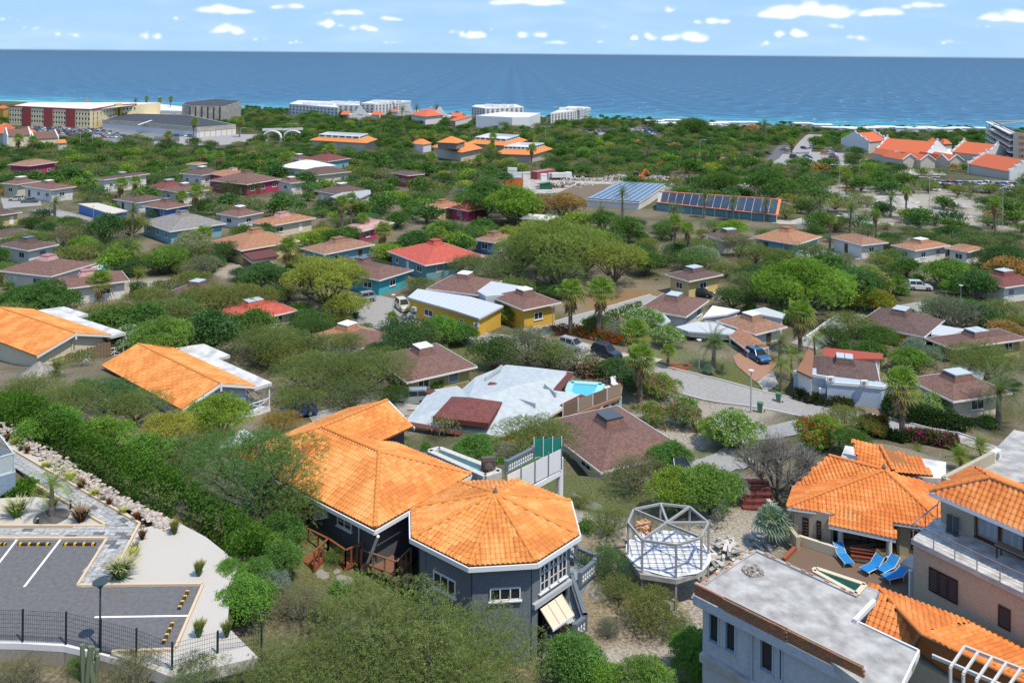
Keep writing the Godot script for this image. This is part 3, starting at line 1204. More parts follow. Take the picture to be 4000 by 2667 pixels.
# a square-planned island bungalow: hip roof flaring up into a roof lantern. L, N, R: three corners of its eave
func bungalow(k: String,L: Vector2,N: Vector2,R: Vector2,eave: float,roofc: String,wallc: String,cap: String,label: String,phrase:="",rise:=0.36,second:="") -> Node3D:
	var n:=at(k,N.x,N.y,eave)
	var e1:=at(k,L.x,L.y,eave) - n
	var e2:=at(k,R.x,R.y,eave) - n
	var d:=clampf(e1.length(),5.0,17.0)
	var w:=clampf(e2.length(),5.0,17.0)
	var mid:=(e1.normalized()+e2.normalized()).normalized()
	if e1.normalized().dot(e2.normalized())<-0.95: mid=v3(0,0,-1)
	var ux:=mid.rotated(Vector3.UP,-PI/4)     # along R
	var uz:=mid.rotated(Vector3.UP,PI/4)
	if ux.dot(e2)<ux.dot(e1):
		var sw:=ux
		ux=uz
		uz=sw
	var centre:=n+ux*w*0.5+uz*d*0.5
	var gy:=ground(centre.x,centre.z)
	gy=minf(gy,ground(n.x,n.z))
	var o:=thing("bungalow",label,"house",v3(centre.x,gy,centre.z))
	var he:=eave - gy
	block_circle(centre.x,centre.z,maxf(w,d)*0.5+2.2)
	clear_view(centre,maxf(w,d)*0.45)
	marks.append([centre,phrase if phrase != "" else label])
	var hw:=w*0.5
	var hd:=d*0.5
	var run:=minf(hw,hd) - 1.3
	var h:=run*rise
	var mw:=hw - run
	var md:=hd - run
	var P:=func(a: float,b: float,y: float) -> Vector3: return ux*a+uz*b+v3(0,y,0)
	var s:=Shape.new()
	var lo: Array=[P.call(hw,-hd,he),P.call(-hw,-hd,he),P.call(-hw,hd,he),P.call(hw,hd,he)]
	var hi: Array=[P.call(mw,-md,he+h),P.call(-mw,-md,he+h),P.call(-mw,md,he+h),P.call(mw,md,he+h)]
	var t:=Shape.new()
	for i in 4:
		var j:=(i+1) % 4
		var dst:=t if second != "" and i==0 else s
		roof_face(dst,[lo[i],lo[j],hi[j],hi[i]])
	s.quad(hi[0],hi[1],hi[2],hi[3])
	for i in 4: s.quad(lo[i] - v3(0,0.05,0),lo[(i+1) % 4] - v3(0,0.05,0),(lo[(i+1) % 4] as Vector3)*v3(0.9,1,0.9) - v3(0,0.05,0),(lo[i] as Vector3)*v3(0.9,1,0.9) - v3(0,0.05,0))
	var roof:=shp(o,"roof",s,shingle_mat(roofc))
	if second != "": shp(o,"roof_slope",t,shingle_mat(second))
	if cap != "none":      # the lantern on top,flaring outward at its foot
		var c:=Shape.new()
		var m2:=minf(mw,1.7)
		var m3:=minf(md,1.3)
		var q0: Array=[]
		var q1: Array=[]
		for g in [[1,-1],[-1,-1],[-1,1],[1,1]]:
			q0.append(P.call(g[0]*m2,g[1]*m3,he+h - 0.05))
			q1.append(P.call(g[0]*m2*0.72,g[1]*m3*0.72,he+h+0.75))
		for i in 4: roof_face(c,[q0[i],q0[(i+1) % 4],q1[(i+1) % 4],q1[i]])
		var lan:=shp(o,"roof_lantern",c,shingle_mat(roofc if cap != "pinkcap" else "pink"))
		var g2:=Shape.new()
		var b:=Basis(ux,Vector3.UP,uz)
		if cap=="double":
			for x in [-1.0,1.0]:
				g2=Shape.new()
				g2.box(ux*x*m2*0.4+v3(0,he+h+0.82,0),v3(m2*0.74,0.14,m3*1.5),b)
				shp(lan,"skylight",g2,mp("skylight_glass"))
		else:
			g2.box(v3(0,he+h+0.82,0),v3(m2*1.55,0.14,m3*1.55),b)
			var cm: Material=mp("skylight_glass")
			if cap=="white": cm=mp("skylight_white")
			elif cap=="dark": cm=mp("skylight_dark")
			elif cap=="lid": cm=shingle_mat(roofc)
			elif cap=="pinkcap": cm=mp("cap_pink")
			shp(lan,"skylight",g2,cm)
	var f:=Shape.new()
	for i in 4:
		f.bar((lo[i] as Vector3) - v3(0,0.1,0),(lo[(i+1) % 4] as Vector3) - v3(0,0.1,0),0.06,0.22)
	shp(o,"fascia",f,mp("fascia_white"))
	var ins:=0.75
	var wm:=wall_mat(wallc)
	var wx:=hw - ins
	var wz:=hd - ins
	var ws:=Shape.new()
	ws.box(v3(0,he*0.5 - 0.4,0),v3(wx*2,he+0.8,wz*2),Basis(ux,Vector3.UP,uz))
	shp(o,"wall",ws,wm)
	var wh:=mp("frame_white")
	var gl:=mp("window_glass")
	var sl:=mp("slat_grey")
	rng.seed=int(absf(centre.x*31.0)+absf(centre.z*7.0))
	for side in [[ux,-uz,wx,wz],[-uz,-ux,wz,wx]]:
		var len: float=side[2]*2.0
		var cnt:=maxi(1,int(len/4.2))
		for i in cnt:
			var off:=-len*0.5+len*(i+0.5)/cnt+rng.randf_range(-0.4,0.4)
			var p: Vector3=(side[0] as Vector3)*off+(side[1] as Vector3)*side[3]+v3(0,he*0.5+0.15,0)
			var roll:=rng.randf()
			if roll<0.55: window_on(o,p,side[0],side[1],rng.randf_range(1.3,2.0),1.15,2,wh,gl)
			elif roll<0.8: louvre_on(o,p,side[0],side[1],1.5,1.3,wh,sl,6)
			else:
				var ds:=Shape.new()
				ds.box(p - v3(0,0.35,0)+(side[1] as Vector3)*0.03,v3(0.95,2.0,0.08),Basis(side[0],Vector3.UP,side[1]))
				shp(o,"door",ds,wh if rng.randf()<0.6 else mp("door_brown"))
	return o

func flat_block(called: String,label: String,cat: String,top: Array,elev: float,down: float,roof: Material,wall: Material,edge:=0.25,inset:=0.5) -> Node3D:
	var c:=Vector3.ZERO
	for p in top: c += p
	c /= top.size()
	var o:=thing(called,label,cat,v3(c.x,elev - down,c.z))
	var poly:=PackedVector3Array()
	var low:=PackedVector3Array()
	for p: Vector3 in top:
		var q:=v3(p.x - c.x,down,p.z - c.z)
		poly.append(q)
		low.append(v3(q.x,0,q.z)*(1.0 - inset/maxf(1.0,Vector2(q.x,q.z).length()))+v3(0,down - edge - 0.002,0))
	var s:=Shape.new()
	s.prism(poly,edge)
	shp(o,"roof",s,roof)
	var w:=Shape.new()
	w.prism(low,down - edge+0.6)
	shp(o,"wall",w,wall)
	marks.append([c,label])
	block_poly(top,1.5)
	clear_view(c,5.0)
	return o

# ---- clay tiles laid one by one
func tile_mesh(k: int) -> ArrayMesh:
	var key:="tile%d" % k
	if not plant_meshes.has(key):
		var s:=Shape.new()
		var tint: Array=[[0.53,0.185,0.05],[0.58,0.215,0.055],[0.62,0.24,0.06],[0.65,0.27,0.075],[0.68,0.31,0.105]]
		s.col=Color(tint[k][0],tint[k][1],tint[k][2])
		var prof:=[Vector2(-0.15,0.0),Vector2(-0.085,-0.008),Vector2(-0.045,0.022),Vector2(0.0,0.058),Vector2(0.055,0.064),Vector2(0.105,0.045),Vector2(0.15,0.008)]
		for i in prof.size() - 1:
			var a: Vector2=prof[i]
			var b: Vector2=prof[i+1]
			s.quad(v3(a.x,a.y+0.034,0.21),v3(a.x,a.y+0.004,-0.21),v3(b.x,b.y+0.004,-0.21),v3(b.x,b.y+0.034,0.21))
			s.quad(v3(a.x,a.y - 0.004,0.21),v3(a.x,a.y+0.034,0.21),v3(b.x,b.y+0.034,0.21),v3(b.x,b.y - 0.004,0.21))
		s.smooth=false
		plant_meshes[key]=s.mesh()
	return plant_meshes[key]

func tile_pick(p: Vector3,i: int) -> int:
	var h:=float((i*7919+int(p.x*977.0)*31+int(p.z*613.0)) % 1000)/1000.0
	return clampi(int(2.5+5.0*noise.get_noise_3d(p.x*7.0,p.y*7.0,p.z*7.0)+(h - 0.5)*3.4),0,4)

func cap_mesh() -> ArrayMesh:
	if not plant_meshes.has("ridge_cap"):
		var s:=Shape.new()
		s.col=Color(0.60,0.22,0.05)
		for i in 6:
			var a0:=PI*i/6.0
			var a1:=PI*(i+1)/6.0
			s.quad(v3(cos(a0)*0.15,sin(a0)*0.12,0.21),v3(cos(a0)*0.115,sin(a0)*0.095,-0.21),v3(cos(a1)*0.115,sin(a1)*0.095,-0.21),v3(cos(a1)*0.15,sin(a1)*0.12,0.21))
			s.tri(v3(0,0,0.21),v3(cos(a0)*0.15,sin(a0)*0.12,0.21),v3(cos(a1)*0.15,sin(a1)*0.12,0.21))
		plant_meshes["ridge_cap"]=s.mesh()
	return plant_meshes["ridge_cap"]

# faces: each [eave a, eave b, ...] in the thing's own axes, seen from outside; ridges: [low or one end, other end]
func tiled_roof(o: Node3D,faces: Array,ridges: Array,tone:=Color(1,1,1),wear:=0.0) -> void:
	var s:=Shape.new()
	var list: Array=[]
	rng.seed=str(o.name).hash()
	for f: Array in faces:
		var poly:=PackedVector3Array(f)
		var nrm:=Vector3.ZERO
		for i in poly.size(): nrm += (poly[i] - poly[0]).cross(poly[(i+1) % poly.size()] - poly[0])
		nrm=nrm.normalized()
		if nrm.y<0: nrm=-nrm
		var e:=(poly[1] - poly[0]).normalized()
		var up:=nrm.cross(e)
		if up.y<0:
			e=-e
			up=-up
		s.prism(poly,0.12)
		var flat:=PackedVector2Array()
		var lo:=Vector2(1e9,1e9)
		var hi:=-lo
		for p in poly:
			var q:=Vector2((p - poly[0]).dot(e),(p - poly[0]).dot(up))
			flat.append(q)
			lo=lo.min(q)
			hi=hi.max(q)
		var y:=lo.y+0.16
		while y<hi.y+0.05:
			var x:=lo.x+0.14
			while x<hi.x:
				if Geometry2D.is_point_in_polygon(Vector2(x,minf(y,hi.y - 0.03)),flat):
					var p:=poly[0]+e*x+up*y+nrm*0.012
					list.append([p,Basis(e,nrm,-up)])
				x += 0.285
			y += 0.345
	var slab:=shp(o,"roof",s,mp("roof_underlay"))
	var m:=paint("clay_tile",Color.WHITE,0.72)
	m.vertex_color_use_as_albedo=true
	m.metallic_specular=0.35
	if tone != Color(1,1,1):
		var key:="clay_tile_%s" % tone.to_html()
		m=paint(key,tone,0.72)
		m.vertex_color_use_as_albedo=true
		m.metallic_specular=0.35
	var eye:=v3(0,EYE,0) - o.position
	if list.size()>300:
		var order: Array=[]
		for i in list.size(): order.append([(list[i][0] as Vector3).distance_to(eye),i])
		order.sort()
		var again_list: Array=[]
		for q in order: again_list.append(list[q[1]])
		list=again_list
	for i in mini(300,list.size()):
		var b: Basis=list[i][1]
		b=b.rotated(b.y,rng.randf_range(-0.02,0.02)).rotated(b.x,rng.randf_range(-0.015,0.02))
		part(slab,"roof_tile",tile_mesh(tile_pick(list[i][0],i)),m,list[i][0],b)
	if list.size()>300:
		for k in 5:
			var mm:=MultiMesh.new()
			mm.transform_format=MultiMesh.TRANSFORM_3D
			mm.mesh=tile_mesh(k)
			var rest: Array=[]
			for i in range(300,list.size()):
				if tile_pick(list[i][0],i)==k: rest.append(list[i])
			mm.instance_count=rest.size()
			for i in rest.size():
				var b: Basis=rest[i][1]
				b=b.rotated(b.y,rng.randf_range(-0.02,0.02)).rotated(b.x,rng.randf_range(-0.015,0.02))
				mm.set_instance_transform(i,Transform3D(b,rest[i][0]))
			var mi:=MultiMeshInstance3D.new()
			mi.name="roof_tile"
			mi.multimesh=mm
			mi.material_override=m
			mi.set_meta("kind","stuff")
			slab.add_child(mi,true)
	for r: Array in ridges:
		var a: Vector3=r[0]
		var b: Vector3=r[1]
		var dir:=(b - a).normalized()
		var side:=dir.cross(Vector3.UP).normalized()
		var up:=side.cross(dir)
		var n:=int((b - a).length()/0.36)
		for i in n:
			part(slab,"ridge_tile",cap_mesh(),m,a+dir*(0.2+i*(b - a).length()/n)+up*0.05,Basis(side,up,-dir).rotated(dir,rng.randf_range(-0.06,0.06)))
		var mor:=Shape.new()
		mor.bar(a+up*0.03,b+up*0.03,0.27,0.07,up)
		shp(slab,"ridge_mortar",mor,mp("mortar"))

# ---- vehicles
func car_body(kind: String) -> Array:     # [body shape,glass shape],x across,z forward,wheels on y=0
	var L: float={"sedan": 4.5,"suv": 4.5,"hatch": 4.0,"pickup": 5.2,"jeep": 4.3}[kind]
	var H: float={"sedan": 1.42,"suv": 1.68,"hatch": 1.48,"pickup": 1.78,"jeep": 1.78}[kind]
	var prof: Array   # [z,belt height,roof height at that z,half width at roof]
	var hood:=0.86 if kind in ["sedan","hatch"] else 1.02
	var stations: Array=[[-L*0.5,hood - 0.12,0.0],[-L*0.47,hood+0.02,0.0]]
	if kind=="sedan": stations.append_array([[-L*0.33,hood+0.08,0.0],[-L*0.17,hood+0.08,1.0],[L*0.08,hood+0.06,1.0],[L*0.24,hood+0.02,0.0]])
	elif kind=="pickup": stations.append_array([[-L*0.08,hood+0.02,0.0],[-L*0.04,hood+0.06,1.0],[L*0.12,hood+0.06,1.0],[L*0.24,hood+0.04,0.0]])
	else: stations.append_array([[-L*0.455,hood+0.1,0.0],[-L*0.40,hood+0.1,1.0],[L*0.07,hood+0.06,1.0],[L*0.22,hood+0.02,0.0]])
	stations.append_array([[L*0.44,hood - 0.1,0.0],[L*0.5,hood - 0.28,0.0]])
	var s:=Shape.new()
	var g:=Shape.new()
	var W:=0.88
	for i in stations.size() - 1:
		var a: Array=stations[i]
		var b: Array=stations[i+1]
		var wa:=W*(0.86 if i==0 else 1.0)
		var wb:=W*(0.84 if i==stations.size() - 2 else 1.0)
		for x in [-1.0,1.0]:
			s.quad(v3(x*wa,0.24,a[0]),v3(x*wa,a[1]*0.62,a[0]),v3(x*wb,b[1]*0.62,b[0]),v3(x*wb,0.24,b[0]))
			s.quad(v3(x*wa,a[1]*0.62,a[0]),v3(x*wa*0.94,a[1],a[0]),v3(x*wb*0.94,b[1],b[0]),v3(x*wb,b[1]*0.62,b[0]))
		s.quad(v3(-wa,0.24,a[0]),v3(-wb,0.24,b[0]),v3(wb,0.24,b[0]),v3(wa,0.24,a[0]))
		var ra: float=H if a[2]>0.5 else a[1]
		var rb: float=H if b[2]>0.5 else b[1]
		var ta:=wa*(0.72 if a[2]>0.5 else 0.94)
		var tb:=wb*(0.72 if b[2]>0.5 else 0.94)
		if a[2]>0.5 or b[2]>0.5:
			for x in [-1.0,1.0]:
				g.quad(v3(x*wa*0.94,a[1],a[0]),v3(x*ta,ra,a[0]),v3(x*tb,rb,b[0]),v3(x*wb*0.94,b[1],b[0]))
		if a[2]>0.5 and b[2]>0.5:
			s.quad(v3(-ta,ra,a[0]),v3(-tb,rb,b[0]),v3(tb,rb,b[0]),v3(ta,ra,a[0]))
			for x in [-1.0,1.0]:
				for q: float in [a[0],(a[0]+b[0])*0.5,b[0]]:
					s.bar(v3(x*wa*0.945,a[1],q),v3(x*ta*1.005,ra,q),0.07,0.05,v3(0,0,1))
				s.bar(v3(x*ta*1.01,ra - 0.02,a[0]),v3(x*tb*1.01,rb - 0.02,b[0]),0.05,0.05)
		elif a[2]>0.5 or b[2]>0.5:
			g.quad(v3(-ta,ra,a[0]),v3(-tb,rb,b[0]),v3(tb,rb,b[0]),v3(ta,ra,a[0]))
			for x in [-1.0,1.0]: s.bar(v3(x*ta,ra,a[0]),v3(x*tb,rb,b[0]),0.06,0.05)
		else:
			s.quad(v3(-ta,ra,a[0]),v3(-tb,rb,b[0]),v3(tb,rb,b[0]),v3(ta,ra,a[0]))
	for e: Array in [stations[0],stations[-1]]:
		s.quad(v3(-W*0.85,0.24,e[0]),v3(-W*0.8,e[1],e[0]),v3(W*0.8,e[1],e[0]),v3(W*0.85,0.24,e[0]))
	s.box(v3(0,0.38,L*0.5),v3(1.5,0.2,0.12))
	s.box(v3(0,0.42,-L*0.5),v3(1.5,0.2,0.12))
	return [s.mesh(),g.mesh(),L,H,hood]

var car_cache:={}
func car(kind: String,p: Vector3,turn: float,col: Color,label: String,group:="",full:=true) -> Node3D:
	if not car_cache.has(kind): car_cache[kind]=car_body(kind)
	var m: Array=car_cache[kind]
	var o:=thing("parked_car",label,"car",p,turn,group)
	var key:="car_paint_%s" % col.to_html()
	var pm:=paint(key,col,0.28,0.25)
	pm.clearcoat_enabled=true
	pm.clearcoat=0.6
	part(o,"body",m[0],pm)
	part(o,"cabin_glass",m[1],mp("car_glass"))
	if not full: return o
	block_line(p,p - v3(p.x,0,p.z).normalized()*7.0,2.2)
	var L: float=m[2]
	if not plant_meshes.has("tyre"):
		var t:=Shape.new()
		t.tube(pv([v3(-0.11,0,0),v3(-0.09,0,0),v3(0.09,0,0),v3(0.11,0,0)]),pf([0.27,0.33,0.33,0.27]),14)
		plant_meshes["tyre"]=t.mesh()
		var r:=Shape.new()
		r.tube(pv([v3(-0.118,0,0),v3(0.118,0,0)]),pf([0.19,0.19]),10)
		plant_meshes["rim"]=r.mesh()
	for x in [-0.8,0.8]:
		for z in [-0.30,0.31]:
			var w:=part(o,"wheel",plant_meshes["tyre"],mp("tyre_black"),v3(x,0.33,z*L))
			part(w,"rim",plant_meshes["rim"],mp("alloy"))
			part(o,"wheel_arch",bx(v3(0.16,0.36,0.8)),mp("tyre_black"),v3(x*1.02,0.44,z*L))
	for x in [-0.6,0.6]:
		part(o,"headlight",bx(v3(0.34,0.15,0.1)),mp("lamp_clear"),v3(x,m[4] - 0.3,L*0.48))
		part(o,"tail_light",bx(v3(0.22,0.2,0.08)),mp("lamp_red"),v3(x*1.1,m[4] - 0.12,-L*0.485))
	part(o,"number_plate",bx(v3(0.42,0.12,0.02)),mp("plate_white"),v3(0,0.62,-L*0.5 - 0.02))
	if kind=="suv":
		for x in [-0.55,0.55]: part(o,"roof_rail",bx(v3(0.04,0.05,L*0.4)),mp("alloy"),v3(x,m[3]+0.05,-L*0.15))
	if kind=="jeep":
		part(o,"spare_wheel",plant_meshes["tyre"],mp("tyre_black"),v3(0.1,0.95,-L*0.5 - 0.12),Basis(Vector3.UP,PI/2))
	return o
# ------------------------------------------------------------------ setting: ground, sea, roads
func dirt_color(x: float,z: float) -> Color:
	var d:=-z
	var c:=Color(0.30,0.245,0.175)
	var g:=noise.get_noise_2d(x*1.1,z*1.1)
	var f:=noise.get_noise_2d(x*5.0+40.0,z*5.0)
	c=c.lerp(Color(0.115,0.125,0.045),clampf(0.35+g*1.5+f*0.7,0.0,0.8))
	c=c.lerp(Color(0.42,0.37,0.29),clampf(f*1.6 - 0.35,0.0,0.7))
	c=c.lerp(Color(0.10,0.11,0.045),0.6*smoothstep(200.0,340.0,d))
	for q: Array in soil_spots:
		var p: Vector3=q[0]
		var r: float=q[1]
		var dd:=Vector2(x - p.x,z - p.z).length()/r
		if dd<1.3: c=c.lerp(q[2],clampf((1.25+0.35*f - dd)*2.5,0.0,1.0)*q[3])
	if z - shore_z(x)<16.0: c=Color(0.55,0.47,0.36)
	return c
var soil_spots: Array=[]

func lay_ground() -> void:
	var sand:=Color(0.56,0.50,0.42)
	var dry:=Color(0.36,0.29,0.20)
	var grass:=Color(0.16,0.18,0.06)
	for w in words_of("""
c 1300 560 3.5 s
d 560 1130 4 s
d 350 1000 3 s
d 700 850 4 s
d 950 560 3.5 s
d 1050 650 2.5 s
c 1480 1340 2.6 s
d 230 1330 2.6 s
c 1400 900 4 d
c 1400 1150 3 d
6 330 1340 7 s
6 150 1460 6 s
d 760 180 6 g
d 720 120 4 s
d 850 150 4 g
6 180 1100 6 g
6 100 1010 5 s
6 450 1140 5 g
5 960 990 7 g
5 1700 580 14 d
5 1950 640 8 o
5 850 760 5 d
5 420 1320 5 s
4 1700 1340 5 d
4 930 540 6 s
4 1600 420 6 s
3 1350 1230 20 d
3 880 1330 16 d
3 500 1060 24 g
2 1650 1270 18 d
2 2000 1210 16 s
1 600 880 10 s
c 1300 360 5 g
6 2050 460 8 d
5 2270 1010 5 g
e 700 210 3.5 d
e 100 300 4 d
e 850 830 2 d
e 500 780 1 s
b 850 1500 5 g
3 1700 1090 20 g
3 1850 1380 30 s
3 1500 1270 26 s"""):
		soil_spots.append([on(w[0],float(w[1]),float(w[2])),float(w[3]),{"s": sand,"d": dry,"g": grass,"o": Color(0.38,0.22,0.10)}[w[4]],0.85])
	tex["plaster"]=grain(Color(0.86,0.86,0.86),Color.WHITE,0.03,256,3)
	tex["soil"]=grain(Color(0.55,0.55,0.55),Color(1,1,1),0.06,512,4,5)
	tex["road"]=grain(Color(0.84,0.84,0.84),Color(1,1,1),0.03,512,6,6)
	tex["stain"]=grain(Color(0.72,0.72,0.72),Color(1,1,1),0.007,512,9,7)
	var s:=Shape.new()
	var cols:=190
	var ds: Array=[]
	var d:=24.0
	while d<1080.0:
		ds.append(d)
		d += maxf(0.55,d*0.0115)
	var rows: Array=[]
	for dd: float in ds:
		var row: Array=[]
		for i in cols+1:
			var u:=(float(i)/cols - 0.5)*2.0
			var x:=u*(24.0+dd*0.72)
			row.append(v3(x,ground(x,-dd),-dd))
		rows.append(row)
	var tint: Array=[]
	for row: Array in rows:
		var tr:=PackedColorArray()
		for p: Vector3 in row: tr.append(dirt_color(p.x,p.z))
		tint.append(tr)
	for j in rows.size() - 1:
		for i in cols:
			for q: Array in [[j,i],[j+1,i],[j+1,i+1],[j,i],[j+1,i+1],[j,i+1]]:
				s.v.append(rows[q[0]][q[1]])
				s.c.append(tint[q[0]][q[1]])
				s.uv.append(Vector2.ZERO)
	var m:=tinted("soil",0.95)
	m.albedo_texture=tex["soil"]
	m.uv1_triplanar=true
	m.uv1_world_triplanar=true
	m.uv1_scale=Vector3.ONE*0.11
	struct("ground",s,m)

	# the sea: colour of the water by distance from the shore
	var w:=Shape.new()
	w.smooth=false
	var steps:=[-30.0,-12.0,0.0,8.0,18.0,34.0,52.0,75.0,110.0,160.0,240.0,400.0,700.0,1400.0,3000.0,7000.0,16000.0,40000.0,60000.0]
	var hue:=[[0.30,0.55,0.55],[0.30,0.55,0.55],[0.14,0.52,0.54],[0.08,0.45,0.50],[0.06,0.40,0.48],[0.042,0.30,0.42],[0.030,0.205,0.345],[0.022,0.15,0.29],[0.018,0.118,0.25],[0.017,0.108,0.235],[0.016,0.10,0.225],[0.015,0.096,0.215],[0.015,0.092,0.205],[0.014,0.088,0.195],[0.013,0.082,0.185],[0.012,0.076,0.17],[0.012,0.072,0.16],[0.011,0.066,0.15],[0.011,0.066,0.15]]
	var nx:=120
	for j in steps.size() - 1:
		for i in nx:
			var corner: Array=[]
			for q: Array in [[0,i],[1,i],[1,i+1],[0,i],[1,i+1],[0,i+1]]:
				var u: float=(float(q[1])/nx - 0.5)*2.0
				var dist: float=steps[j+q[0]]
				var x:=u*(1000.0+dist*1.3)
				var z:=shore_z(clampf(x,-1400.0,1400.0)) - dist
				w.v.append(v3(x,0.0,z))
				var h: Array=hue[j+q[0]]
				w.c.append(Color(h[0]*2.9,h[1]*1.9,h[2]*1.45) if j+q[0]>5 else Color(h[0]*1.3,h[1]*1.2,h[2]*1.15))
				w.uv.append(Vector2.ZERO)
	var sm:=tinted("sea_water",0.42)
	sm.metallic_specular=0.28
	tex["swell"]=grain(Color(0.42,0.48,0.55),Color(1,1,1),0.010,512,21,7)
	sm.albedo_texture=tex["swell"]
	sm.uv1_triplanar=true
	sm.uv1_world_triplanar=true
	sm.uv1_scale=v3(0.006,0.0125,0.0125)
	sm.heightmap_enabled=true
	sm.heightmap_texture=tex["swell"]
	sm.heightmap_scale=120.0
	struct("sea",w,sm)
	# breaking wave tops
	var f:=Shape.new()
	rng.seed=31
	f.col=Color(0.5,0.55,0.58)
	for i in 520:
		var dist:=30.0+pow(rng.randf(),2.2)*4200.0
		var x:=rng.randf_range(-1.0,1.0)*(480.0+dist*0.62)
		var z:=shore_z(x) - dist
		var l:=rng.randf_range(0.5,2.2)*(1.0+dist/2600.0)
		var wd:=l*rng.randf_range(0.3,0.5)
		var ht:=0.12+dist*0.00006
		f.quad(v3(x - l,0.03,z+wd),v3(x - l*0.6,ht,z - wd*0.3),v3(x+l*0.5,ht,z - wd*0.2),v3(x+l,0.03,z+wd))
	var foam:=struct("foam",f,tinted("foam",0.8))
	foam.set_meta("kind","stuff")
	tag(foam,"small white crests scattered over the open sea","","","stuff")

func road_mat() -> StandardMaterial3D:
	return rough_paint("asphalt_old",lin(0.34,0.33,0.32),"road",0.12,0.95,0.4)

func drape(s: Shape,poly: Array,lift: float,cell:=2.5) -> void:     # a sheet that follows the ground
	var q:=PackedVector2Array()
	for p in poly: q.append(Vector2(p.x,p.z))
	var lo:=q[0]
	var hi:=q[0]
	for p in q:
		lo=lo.min(p)
		hi=hi.max(p)
	var y:=lo.y
	while y<hi.y:
		var x:=lo.x
		while x<hi.x:
			var bx:=PackedVector2Array([Vector2(x,y),Vector2(x+cell,y),Vector2(x+cell,y+cell),Vector2(x,y+cell)])
			for pc: PackedVector2Array in Geometry2D.intersect_polygons(q,bx):
				var ix:=Geometry2D.triangulate_polygon(pc)
				for i in range(0,ix.size(),3):
					var t: Array=[]
					for k in 3:
						var p2:=pc[ix[i+k]]
						t.append(v3(p2.x,ground(p2.x,p2.y)+lift,p2.y))
					s.tri(t[0],t[1],t[2])
			x += cell
		y += cell

func sheet(called: String,k: String,text: String,m: Material,lift:=0.09,cell:=2.5,parent: Node=null) -> MeshInstance3D:
	var poly: Array=[]
	for w in text.split(" ",false):
		var a:=w.split(",")
		poly.append(on(k,float(a[0]),float(a[1])))
	var s:=Shape.new()
	drape(s,poly,lift,cell)
	block_poly(poly,1.2)
	if poly[0].z<-180.0 and k != "z":
		for q in poly: clear_view(q,6.0)
	return struct(called,s,m)

func road(called: String,k: String,text: String,width: float,m: Material,kerb:=true,lift:=0.09) -> void:
	var pts: Array=[]
	for w in text.split(" ",false):
		var a:=w.split(",")
		pts.append(on(a[2] if a.size()>2 else k,float(a[0]),float(a[1])))
	var fine: Array=[]
	for i in pts.size() - 1:
		var p0: Vector3=pts[maxi(i - 1,0)]
		var p3: Vector3=pts[mini(i+2,pts.size() - 1)]
		var n:=maxi(2,int((pts[i+1] - pts[i]).length()/2.5))
		for j in n: fine.append((pts[i] as Vector3).cubic_interpolate(pts[i+1],p0,p3,float(j)/n))
	fine.append(pts[-1])
	var s:=Shape.new()
	var kb:=Shape.new()
	var prev: Array=[]
	for i in fine.size():
		var d: Vector3=(fine[mini(i+1,fine.size() - 1)] - fine[maxi(i - 1,0)])
		d.y=0
		d=d.normalized()
		var sd:=d.cross(Vector3.UP)
		var row: Array=[]
		for u in [-1.0,-0.5,0.0,0.5,1.0]:
			var p: Vector3=fine[i]+sd*u*width*0.5
			row.append(v3(p.x,ground(p.x,p.z)+lift,p.z))
		block_circle(fine[i].x,fine[i].z,width*0.5+1.6)
		if i>0:
			for j in 4: s.quad(prev[j],row[j],row[j+1],prev[j+1])
			for j in [0,4]:
				kb.bar(prev[j]+v3(0,0.02,0),row[j]+v3(0,0.02,0),0.22,0.22)
		prev=row
	struct(called,s,m)
	if kerb: struct("kerb",kb,mp("kerb_stone"))

